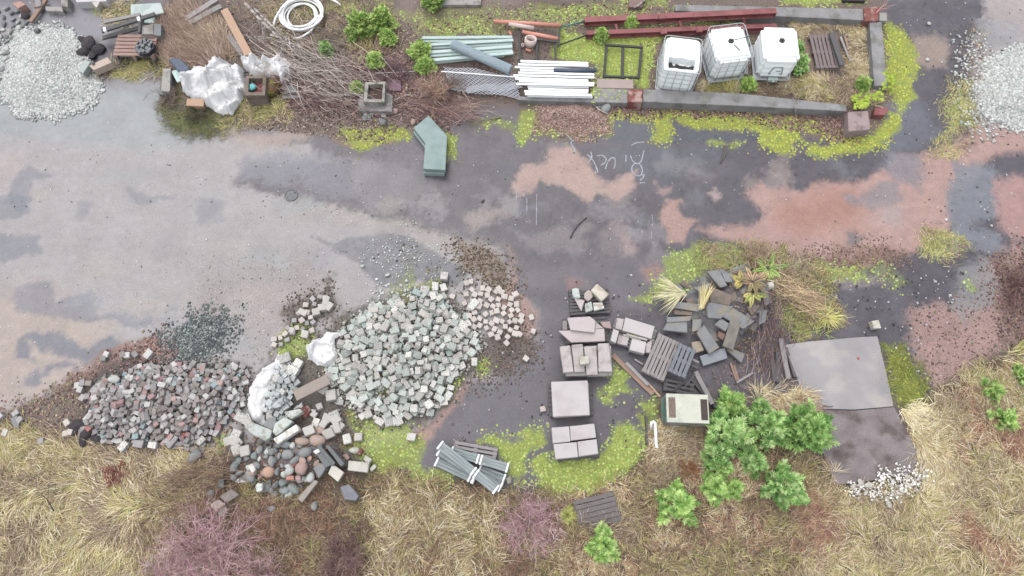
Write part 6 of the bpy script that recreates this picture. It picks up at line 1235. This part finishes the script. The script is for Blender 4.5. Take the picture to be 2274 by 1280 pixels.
grass_zone([(1780,1105),(1860,1095),(2100,1080),(2060,940),(2120,880),(2274,830),(2500,800),(2500,1400),(1780,1400)], 46000, 106, [BROWN, STRAW, OLIVE, STRAW, BROWN, STRAW, REDDISH], .38, .011, (.65, 1.0), fs=1.3)
grass_zone([(2015,915),(2045,920),(2110,1060),(2080,1075),(2065,1050)], 2600, 107, [STRAW, [C(238,228,196), C(220,206,160)]], .4, .014, (.7, 1.0), flow=-.4)
grass_zone([(1275,1118),(1370,1100),(1375,1165),(1290,1175)], 420, 125, [BROWN, STRAW], .3, .012, (.5, 1.0))
grass_zone([(1455,955),(1570,950),(1590,1010),(1500,1060),(1450,1050)], 3500, 108, [STRAW, BROWN], .34, .013, (.6, 1.0), flow=-1.2)
grass_zone([(1690,880),(1790,880),(1800,915),(1720,915)], 1500, 109, [REDDISH, STRAW], .35, .012, (.5, .95))
grass_zone([(1750,45),(1925,50),(1938,190),(1940,232),(1790,222),(1800,175),(1890,165),(1890,60),(1760,70)], 5200, 110, [STRAW, STRAW, BROWN], .38, .013, (.6, 1.0), blur=.1)
grass_zone([(1540,190),(1780,175),(1850,215),(1640,206),(1540,203)], 2600, 111, [BROWN, STRAW, OLIVE], .32, .012, (.4, .9), blur=.1)
grass_zone([(1560,550),(1650,545),(1760,570),(1835,610),(1860,700),(1780,745),(1720,700),(1740,620),(1660,590),(1560,600)], 5600, 112, [BROWN, OLIVE, BROWND, [C(140,164,84), C(160,176,100)], BROWN], .24, .011, (.5, 1.0), fs=2.0)
grass_zone([(355,60),(420,20),(480,60),(520,110),(480,145),(400,140),(350,130)], 5600, 113, [[C(196,172,156), C(214,194,178), C(160,136,124), C(134,112,102)], [C(186,160,142), C(210,188,170), C(150,126,112), C(128,106,96)]], .45, .011, (.1, .8), flow=2.2, curl=.4)
grass_zone([(420,60),(500,60),(510,110),(430,110)], 900, 114, [STRAW], .4, .014, (.5, .9))
grass_zone([(355,200),(400,205),(420,240),(520,250),(500,300),(400,300),(345,250)], 800, 115, [[C(92,98,60), C(110,112,74), C(78,80,56), C(130,118,90)]], .26, .012, (.7, 1.0))
grass_zone([(250,140),(360,140),(360,170),(280,165),(215,170)], 900, 116, [OLIVE, BROWN], .25, .012, (.4, .95))
grass_zone([(545,20),(640,0),(860,0),(880,110),(760,150),(640,110)], 3000, 117, [BROWN, OLIVE], .25, .011, (.4, 1))
grass_zone([(210,8),(290,8),(285,50),(230,40)], 700, 118, [OLIVE, STRAW], .25, .012, (.4, .9))
grass_zone([(530,215),(620,215),(640,260),(500,290)], 1200, 119, [BROWN, OLIVE], .25, .011, (.4, 1))
grass_zone([(2100,190),(2165,180),(2170,270),(2130,350),(2060,345),(2110,290)], 1500, 120, [OLIVE, BROWN], .16, .01, (.5, 1)); grass_zone([(2150,60),(2185,70),(2190,200),(2150,200)], 400, 121, [BROWN], .14, .01, (.5, 1)); grass_zone([(2050,512),(2115,508),(2142,540),(2110,572),(2060,560)], 900, 122, [OLIVE, BROWN], .16, .01, (.5, 1))
grass_zone([(1960,770),(2010,790),(2060,850),(2020,910),(1980,880)], 1500, 123, [[C(120,130,64), C(146,150,72), C(98,108,60)]], .15, .01, (.5, 1)); grass_zone([(2070,880),(2274,790),(2400,760),(2400,900),(2080,940)], 4000, 124, [BROWN, STRAW, OLIVE], .34, .012, (.5, 1))
def tuft(label, px, py, n, L, pal, seed, lean=(.3, 1.0), w=.014, az=None, spread=6.28, z=None, name="grass_tuft", cat="grass tuft", curl=.7):
    q = np.random.default_rng(seed); p = G(px, py); P = np.array([[p.x, p.y]]) + q.normal(0, .03, (n, 2))
    a = q.uniform(0, 6.283, n) if az is None else az + q.uniform(-spread / 2, spread / 2, n)
    v = blades(P, L, w, a, q.uniform(lean[0], lean[1], n), jcol(pal, n, q, .15), q, gz(P[:, 0], P[:, 1]) + (0 if z is None else z), curl, 3)
    V_ = v[0].copy(); V_[:, 0] -= p.x; V_[:, 1] -= p.y
    o = npmesh(name, V_, v[1], GRASS, v[2]); o.location = (p.x, p.y, 0); return tag(o, label, cat)
PALEG = [C(206,200,160), C(188,190,132), C(220,212,180)]
tuft("pale grass tuft fanning left from the top of the rubble slabs", 1512, 660, 120, .75, PALEG, 1, (.6, 1), az=3.3, spread=1.6, z=.3)
tuft("dead yellow grass bundle lying across the rubble slabs", 1548, 692, 70, .6, [C(186,172,124), C(206,196,150)], 2, (.7, 1), az=1.2, spread=.7, z=.4)
tuft("yellow green tuft hanging over the edge of the pale pad", 1835, 705, 110, .45, [C(206,206,120), C(190,198,104), C(220,214,150)], 3, (.5, 1))
for i, (x, y, lb) in enumerate(((2100,1125,"pale tuft in the long grass below the landing"), (2085,930,"pale tuft at the landing's upper right corner"), (1848,1050,"bleached tuft at the landing's lower left corner"), (345,1042,"white dead leaf tuft below the mixed heap"), (245,1085,"whitish tuft beside the red patch at lower left"), (960,1150,"pale tangled tuft in the brown grass below the guard boards"), (1000,1255,"upright straw tuft at the bottom edge"), (70,1180,"long straw tuft bent over near the lower left corner"))):
    tuft(lb, x, y, 45, .4, [C(216,206,178), C(196,184,150), C(176,160,128)], 20 + i, (.5, 1), w=.011)
C = CK(2.0)
# ------------------------------------------------------------------ bare shrubs and brushwood
def bush(label, px, py, rad, hgt, cols, seed, n0=46, n1=16, name="bare_shrub", r0=.007, cat="shrub", flat=1.0, z=0, az=None):
    q = np.random.default_rng(seed); p = G(px, py); root = empty(name, (p.x, p.y, p.z + z), 0, label, cat)
    th = q.uniform(0, 6.283, n0) if az is None else az + q.normal(0, .35, n0); rr = rad * np.sqrt(q.uniform(.05, 1, n0)) * (.6 + .75 * vnoise(np.cos(th) * 2.3 + seed, np.sin(th) * 2.3, seed)); A = np.stack([q.normal(0, .06, n0), q.normal(0, .06, n0), np.zeros(n0)], 1)
    B = np.stack([rr * np.cos(th), rr * np.sin(th), hgt * (1.05 - .75 * (rr / rad) ** 2) * q.uniform(.7, 1.1, n0) * flat], 1)
    v = twigs(A, B, r0 * 1.6, r0 * .6, jcol(cols, n0, q), q, .07, 4); tag(npmesh("stems", *v[:2], TWIG, v[2], parent=root))
    k = q.integers(0, n0, n0 * n1); s = q.uniform(.3, 1, n0 * n1)[:, None]; S = A[k] * (1 - s) + B[k] * s; d = q.normal(0, 1, S.shape) * np.array([1, 1, .6]) + (B[k] - A[k]) / rad * .7; d[:, 2] = np.abs(d[:, 2]) * .8
    E_ = S + d / np.linalg.norm(d, axis=1, keepdims=True) * (rad * .28 * q.uniform(.4, 1.3, (len(S), 1)))
    v = twigs(S, E_, r0 * .75, r0 * .35, jcol(cols, len(S), q, .25), q, .1, 2); npmesh("twigs", *v[:2], TWIG, v[2], parent=root); return root
RED_ = [C(192,156,164), C(172,130,144), C(204,178,182), C(140,112,116), C(176,156,146), C(150,132,116)]
bush("purplish red bare bush below the guard boards", 1178, 1165, .95, .6, RED_, 1, 90, 18, r0=.006)
bush("large purplish red bare bush at the bottom edge", 460, 1235, 1.4, .6, RED_, 2, 150, 18, r0=.006)
bush("purplish red bare bush cut by the bottom edge, left of the large one", 370, 1275, .8, .6, RED_, 3, 50, 16)
bush("purplish bare bush cut by the bottom edge right of the large one", 590, 1275, .9, .6, RED_ + [C(160,140,130)], 4, 50, 16)
bush("small dark red bush in the straw below the mixed heap", 262, 1062, .42, .35, [C(124,70,72), C(150,92,92), C(104,66,66)], 5, 40, 16)
bush("brown rusty round bush left of the lower pine saplings", 1530, 1045, .3, .3, [C(150,112,84), C(128,92,72)], 6, 50, 14)
bush("bare pinkish brown shrub above the green angled slabs", 965, 215, .75, .9, [C(166,140,124), C(190,164,146), C(138,112,102)], 7, 46, 14)
bush("grey bare shrub in the litter right of the planter box", 1010, 205, .6, .5, [C(140,124,118), C(116,102,100)], 8, 34, 12)
bush("dark brown bare shrub cut by the bottom edge in the middle", 760, 1240, .8, .5, [C(116,92,92), C(140,116,110), C(98,80,80)], 9, 60, 20)
bush("reddish dry shrub right of the mossy stump", 625, 195, .4, .45, [C(110,64,66), C(140,96,90)], 10, 30, 12)
bush("tangled bare shrub above the rubble mound", 1675, 575, .6, .6, [C(170,150,128), C(140,120,104), C(196,178,150)], 11, 60, 14)
bush("dark bramble shrub below the long thin plank", 700, 225, .7, .35, [C(128,104,104), C(104,84,86), C(156,130,126)], 12, 50, 16)
bush("brown bramble shrub left of the planter box", 745, 170, .8, .4, [C(134,112,110), C(112,92,92), C(160,138,132)], 13, 50, 16)
bush("grey bramble shrub below the hose coil", 730, 105, .8, .5, [C(140,128,120), C(116,106,102)], 14, 50, 16)
bush("purple brown bramble shrub between pine shrub and planter box", 880, 165, .55, .35, [C(134,110,112), C(108,88,92)], 15, 40, 14)
bush("dark weed shrub in shallow water below the big tarpaulin", 440, 255, .5, .25, [C(96,90,76), C(76,76,60)], 16, 40, 12)
bush("grey dry weed shrub left of the square planter pit's foot", 380, 222, .4, .3, [C(140,124,116), C(110,98,92)], 17, 30, 12)
bush("dark scrub at the right edge above the long grass", 2262, 640, .7, .35, [C(110,86,88), C(134,108,104)], 18, 50, 14)
# brushwood bundles and branches
def brush(label, a, b, n, spread, L, cols, seed, z=.15, r=.007, name="brushwood", cat="brushwood"):
    q = np.random.default_rng(seed); A0 = np.array(W(*a, z)); B0 = np.array(W(*b, z)); t = q.uniform(0, 1, (n, 1)); d = (B0 - A0) / np.linalg.norm(B0 - A0); c = A0 + (B0 - A0) * t + q.normal(0, 1, (n, 3)) * np.array([spread, spread, .06])
    c[:, 2] = gz(c[:, 0], c[:, 1]) + z + np.abs(q.normal(0, .12, n)); dd = d + q.normal(0, .38, (n, 3)) * np.array([1, 1, .25]); l_ = L * q.uniform(.4, 1.3, (n, 1)); S = c - dd * l_ / 2; E_ = c + dd * l_ / 2
    S[:, 2] = np.maximum(S[:, 2], .02); E_[:, 2] = np.maximum(E_[:, 2], .02); v = twigs(S, E_, r * q.uniform(.5, 1.5, n), r * .4, jcol(cols, n, q, .25), q, .06, 3); return tag(npmesh(name, *v[:2], TWIG, v[2]), label, cat)
brush("bundle of dark bare brushwood at the right of the rubble slabs", (1712,660), (1690,830), 230, .26, .7, [C(122,100,104), C(98,80,84), C(160,140,134), C(86,76,78)], 1, .2, .005)
brush("grey brushwood heap spreading from the white tarpaulin to the planter box", (610,110), (790,195), 640, .55, 1.1, [C(140,128,122), C(170,158,150), C(112,100,98), C(196,186,178)], 2, .2, .006)
brush("loose dark twigs on the litter below the planter pit", (640,235), (900,250), 220, .3, .6, [C(128,104,104), C(104,84,86), C(170,150,144)], 3, .05, .005)
brush("long dead stems lying left of the stone heap", (380,1075), (500,1040), 150, .2, .9, [C(120,100,88), C(150,128,110), C(96,80,72)], 4, .2, .006)
brush("dead pale stems strewn over the grass right of the rubble mound", (1730,650), (1830,690), 170, .2, .7, [C(206,186,150), C(170,144,120), C(140,118,104)], 5, .15, .006)
brush("thin twigs in the litter above the green angled slabs", (930,225), (1060,255), 300, .25, .7, [C(140,112,108), C(170,146,138), C(116,94,92)], 6, .06, .005)
def branch(label, pts, r, z0, z1, m, seed, kids=10, name="birch_branch", cat="branch"):
    q = random.Random(seed); P = [W(x, y, z0 + (z1 - z0) * i / (len(pts) - 1)) for i, (x, y) in enumerate(pts)]; mb = MB(); mb.tube(P, [r * (1 - .7 * i / (len(P) - 1)) for i in range(len(P))], 7)
    for k in range(kids):
        i = q.randrange(1, len(P)); p = P[i - 1].lerp(P[i], q.random()); d = (P[i] - P[i - 1]).normalized(); e = Vector((d.x + q.uniform(-.8, .8), d.y + q.uniform(-.8, .8), q.uniform(-.1, .3))).normalized() * q.uniform(.3, .9)
        mb.tube([p, p + e * .5 + Vector((q.uniform(-.05, .05), q.uniform(-.05, .05), 0)), p + e], [r * .35, r * .25, r * .12], 5)
    return tag(mb.build(name, m, smooth=True), label, cat)
branch("longest white birch branch running from top left to the planter box", [(545,8),(575,42),(610,75),(648,108),(680,140),(715,165),(760,200)], .05, .45, .2, STICKW, 1, 14)
branch("second white birch branch beside the longest one", [(565,20),(600,55),(635,85),(660,115),(690,130)], .04, .35, .3, STICKW, 2, 12)
branch("grey birch branch reaching over the smaller tarpaulin", [(600,78),(640,90),(665,118),(690,160),(700,185)], .035, .5, .3, STICKW, 3, 10)
branch("thin pale branch lying level below the hose loop", [(555,84),(580,82),(605,84)], .025, .3, .3, STICKW, 4, 4)
branch("bare dark branch crossing the litter towards the planter box", [(690,70),(720,120),(750,160),(790,205)], .025, .4, .15, STICK, 5, 12)
branch("white birch branch end standing up left of the mossy stump", [(640,150),(645,170),(650,188)], .022, .5, .25, STICKW, 6, 3)
branch("pale branch lying on litter below the bare pinkish shrub", [(1052,240),(1030,258),(1012,278)], .018, .1, .06, STICKW, 7, 3)
branch("dark thin branch above the moss strip right of the green slabs", [(1112,262),(1090,266),(1068,268)], .012, .03, .03, STICKD, 8, 2)
branch("bleached branch lying over the bay wall below the right tank", [(1805,192),(1790,194),(1775,205),(1760,220)], .018, .4, .38, STICKW, 9, 4)
branch("bare twig standing on the bay's rusty upper corner block", [(1945,30),(1955,18),(1970,8)], .012, .42, .5, mat("pinkstick", C(196,140,130), .8), 10, 5)
branch("pale bare sapling in the dark grass at the bottom edge", [(866,1276),(866,1240),(868,1210)], .016, .1, .7, STICKW, 11, 6)
branch("dark brown branch in the straw at lower left", [(120,1135),(105,1110),(95,1100)], .015, .3, .3, STICKD, 12, 4)
C = CK(1.7)
# ------------------------------------------------------------------ pines, leafy shrubs, ferns
def needles(S, D, n, L, w, cols, q, spread=1.0):
    """tufts of needles: S tuft bases, D tuft axes"""
    m = len(S); k = np.repeat(np.arange(m), n); d = D[k] / np.linalg.norm(D[k], axis=1, keepdims=True) + q.normal(0, spread * .55, (m * n, 3)); d /= np.linalg.norm(d, axis=1, keepdims=True)
    b = S[k] + D[k] * q.uniform(-.5, .5, (m * n, 1)); t = b + d * (L * q.uniform(.7, 1.2, (m * n, 1))); s = np.cross(d, np.array([0, 0, 1.]) + q.normal(0, .4, (m * n, 3))); s /= np.linalg.norm(s, axis=1, keepdims=True) + 1e-6
    mid = b + (t - b) * .55; V = np.stack([b, mid + s * w / 2, t, mid - s * w / 2], 1).reshape(-1, 3); F = (np.array([[0, 1, 2, 3]])[None] + 4 * np.arange(m * n)[:, None, None]).reshape(-1, 4)
    return V, F, np.repeat(cols[k], 4, 0)
PINE = [C(172,206,132), C(150,190,110), C(126,168,94), C(194,218,154), C(104,148,82)]
PINEB = [C(146,186,106), C(122,166,90), C(170,204,126), C(100,142,76)]
PINEY = [C(172,204,116), C(150,190,104), C(192,216,140), C(126,168,90)]
def pine(label, px, py, rad, hgt, pal, seed, whorls=5, per=7, name="pine_sapling", cat="pine sapling", L=.12, dens=1.0, lopside=0, w=.013):
    if cat == 'pine sapling': rad *= .96; whorls = max(3, whorls - 1); per = max(5, per - 1)
    q = np.random.default_rng(seed); p = W(px, py, .35 * hgt); z = gz1(p.x, p.y); root = empty(name, (p.x, p.y, z), q.uniform(0, 6.28), label, cat, None)
    mb = MB(); mb.tube([(0, 0, 0), (.02, .01, hgt * .5), (0, 0, hgt * .92)], [.03, .022, .01], 7); mb.build("trunk", STICK, root)
    S = []; D = []; br = MB()
    for wv in range(whorls):
        f = wv / max(1, whorls - 1); zz = hgt * (.12 + .8 * f); n = max(4, int(per * (1 - .35 * f))); ln = rad * (1.0 - .72 * f ** 1.2)
        for k in range(n):
            a = 6.283 * (k + .5 * (wv % 2)) / n + q.normal(0, .16); l_ = ln * q.uniform(.45, 1.2) * (1 + lopside * math.cos(a)); dv = np.array([math.cos(a), math.sin(a), .28 + .4 * f]); b0 = np.array([0, 0, zz]); e = b0 + dv * l_
            br.tube([tuple(b0), tuple(e)], [.012, .005], 5)
            for s in np.arange(.35, 1.02, .22 / dens):
                c = b0 + dv * l_ * s; S.append(c); D.append(dv * .11 + np.array([0, 0, .05]))
                if .5 < s < .85:
                    for sg in (1, -1):
                        a2 = a + sg * q.uniform(.6, 1.0); d2 = np.array([math.cos(a2), math.sin(a2), .35]); S.append(c + d2 * l_ * .26 * (1.2 - s)); D.append(d2 * .09)
    S.append(np.array([0, 0, hgt * .95])); D.append(np.array([0, 0, .12])); S = np.array(S); D = np.array(D)
    br.build("limbs", STICK, root); cols = jcol(pal, len(S), q, .12); v = needles(S, D, 30, L, w, cols, q, .72); npmesh("crown", v[0], v[1], FOL, v[2], parent=root); return root
g_ = None
for i, a in enumerate((("large pale pine sapling right of the junction box", 1608, 962, .62, .95, PINE, 1, 6, 8), ("smaller pale pine sapling low at the left of the group", 1588, 1015, .42, .6, PINE, 2, 4, 6), ("pine sapling in the middle of the three upper ones", 1692, 950, .60, .9, PINE, 3, 5, 7), ("darkest dense pine sapling touching the dark landing", 1790, 958, .62, 1.05, PINEB, 4, 7, 9),
    ("narrow pine sapling below the middle one", 1668, 1028, .36, .6, PINE, 5, 4, 6), ("pine sapling with reddish buds below the dark dense one", 1724, 1078, .56, .8, PINE, 6, 5, 6), ("pine sapling standing alone left in the lower grass", 1500, 1118, .56, .8, PINEY, 7, 5, 6), ("yellow green pine sapling right of the lone one", 1578, 1080, .38, .55, PINEY, 8, 4, 6), ("small pine sapling nearest the bottom edge", 1340, 1212, .38, .4, PINEY, 9, 4, 7),
    ("yellow green mossy pine at the top of the group beside the junction box", 1620, 898, .36, .5, PINEY, 10, 4, 7), ("tiny round pine by the right edge, upper of two", 2202, 870, .27, .35, PINEY, 11, 3, 6), ("tiny round pine by the right edge, lower of two", 2219, 934, .30, .4, PINEY, 12, 3, 6), ("tiny pine cut by the right edge", 2268, 836, .24, .35, PINEY, 13, 3, 6),
    ("small pale pine twig bush below the big left pine", 1600, 1040, .2, .3, PINEY, 14, 3, 5), ("small bluish pine left of the dry reddish grass", 1690, 905, .25, .35, PINE, 15, 3, 5), ("pale green sapling under the pine with reddish buds", 1765, 1105, .2, .3, PINE, 16, 3, 5), ("tiny yellow bush left of the rotten pallet", 1258, 1145, .17, .2, [C(190,194,120), C(176,180,110)], 17, 3, 5), ("yellow green bush beside the guard boards in moss", 1625, 1085, .2, .3, PINEY, 18, 3, 4))):
    pine(*a, L=.14 if a[3] > .3 else .10, w=.018)
LEAFG = [C(170,198,110), C(150,184,98), C(190,210,130), C(124,160,84)]
for i, a in enumerate((("bushy bright green shrub left in the upper scrub", 800, 62, .48, .7, LEAFG, 31), ("bright green shrub touching the left one in the upper scrub", 848, 50, .46, .7, LEAFG, 32), ("bright green shrub cut by the top edge", 960, 2, .48, .7, LEAFG, 33), ("small round green shrub in the bramble litter", 834, 138, .24, .35, LEAFG, 34), ("yellow green shrub growing into the pale green boards", 935, 122, .36, .5, LEAFG, 35), ("green shrub over the thin white pole", 945, 150, .28, .4, LEAFG, 36), ("tiny green shrub beside the planter box", 795, 198, .18, .25, LEAFG, 37), ("thin green pine seedling below the hose coil", 728, 118, .26, .5, PINE, 38), ("yellow green shrub below the bright green pair", 862, 85, .26, .3, LEAFG, 39),
    ("green weed between the right tank and the dry grass", 1775, 145, .30, .4, PINE, 40), ("second green weed right of the right tank container", 1768, 112, .22, .3, PINE, 41), ("green seedling growing through the lower girder", 1335, 82, .18, .3, LEAFG, 42), ("green seedling between the two girders", 1400, 55, .18, .3, LEAFG, 43), ("yellow moss bush in the grass by the tank containers", 1660, 190, .2, .25, LEAFG, 44), ("green clump at the lower end of the pallet bay", 1915, 190, .22, .25, LEAFG, 45))):
    pine(*a, whorls=5, per=9, name="green_shrub", cat="shrub", L=.09, w=.022, dens=1.1)
def fern(label, px, py, pal, n, L, seed, az=0, spread=6.28):
    q = np.random.default_rng(seed); p = G(px, py); root = empty("fern", (p.x, p.y, p.z), 0, label, "fern"); S = []; D = []; cc = []; mb = MB()
    for k in range(n):
        a = az + spread * ((k + .5) / n - .5) + q.normal(0, .3); l_ = L * q.uniform(.5, 1.15); pts = []
        for s in np.linspace(0, 1, 7): pts.append((math.cos(a) * l_ * s, math.sin(a) * l_ * s, .12 + .5 * l_ * math.sin(2.2 * s) * .6))
        mb.tube(pts, [.006] * 6 + [.003], 4); c = jcol(pal, 1, q, .15)[0]
        for s in np.linspace(.12, 1, 17):
            i = min(5, int(s * 6)); f = s * 6 - i; b = np.array(pts[i]) * (1 - f) + np.array(pts[i + 1]) * f
            for sg in (1, -1):
                a2 = a + sg * 1.15; ll = .075 * math.sin(math.pi * min(.97, s * .85 + .12)); S.append(b); D.append(np.array([math.cos(a2), math.sin(a2), -.1]) * ll); cc.append(c)
    S = np.array(S); D = np.array(D); cc = np.array(cc); w = .02; t = S + D; sd = np.cross(D, np.array([0, 0, 1.])); sd /= np.linalg.norm(sd, axis=1, keepdims=True); m_ = S + D * .4
    V = np.stack([S, m_ + sd * w / 2, t, m_ - sd * w / 2], 1).reshape(-1, 3); F = (np.array([[0, 1, 2, 3]])[None] + 4 * np.arange(len(S))[:, None, None]).reshape(-1, 4)
    mb.build("stalks", STICK, root); npmesh("fronds", V, F, FOL, np.repeat(cc, 4, 0), parent=root); return root
fern("bright green fern at the top of the rubble mound", 1702, 600, [C(150,190,92), C(128,170,84), C(170,196,106)], 17, .50, 1)
fern("rusty brown fern in the middle of the rubble mound", 1668, 630, [C(164,132,108), C(142,112,92), C(178,154,116), C(132,124,84)], 19, .46, 2)
fern("olive fern hanging below the rusty one", 1668, 655, [C(164,170,90), C(140,150,80), C(186,180,110)], 9, .42, 3, -1.6, 3.0)
fern("olive fern at the left of the rusty one", 1645, 628, [C(160,150,80), C(176,160,90)], 7, .34, 4, 3.1, 2.6)
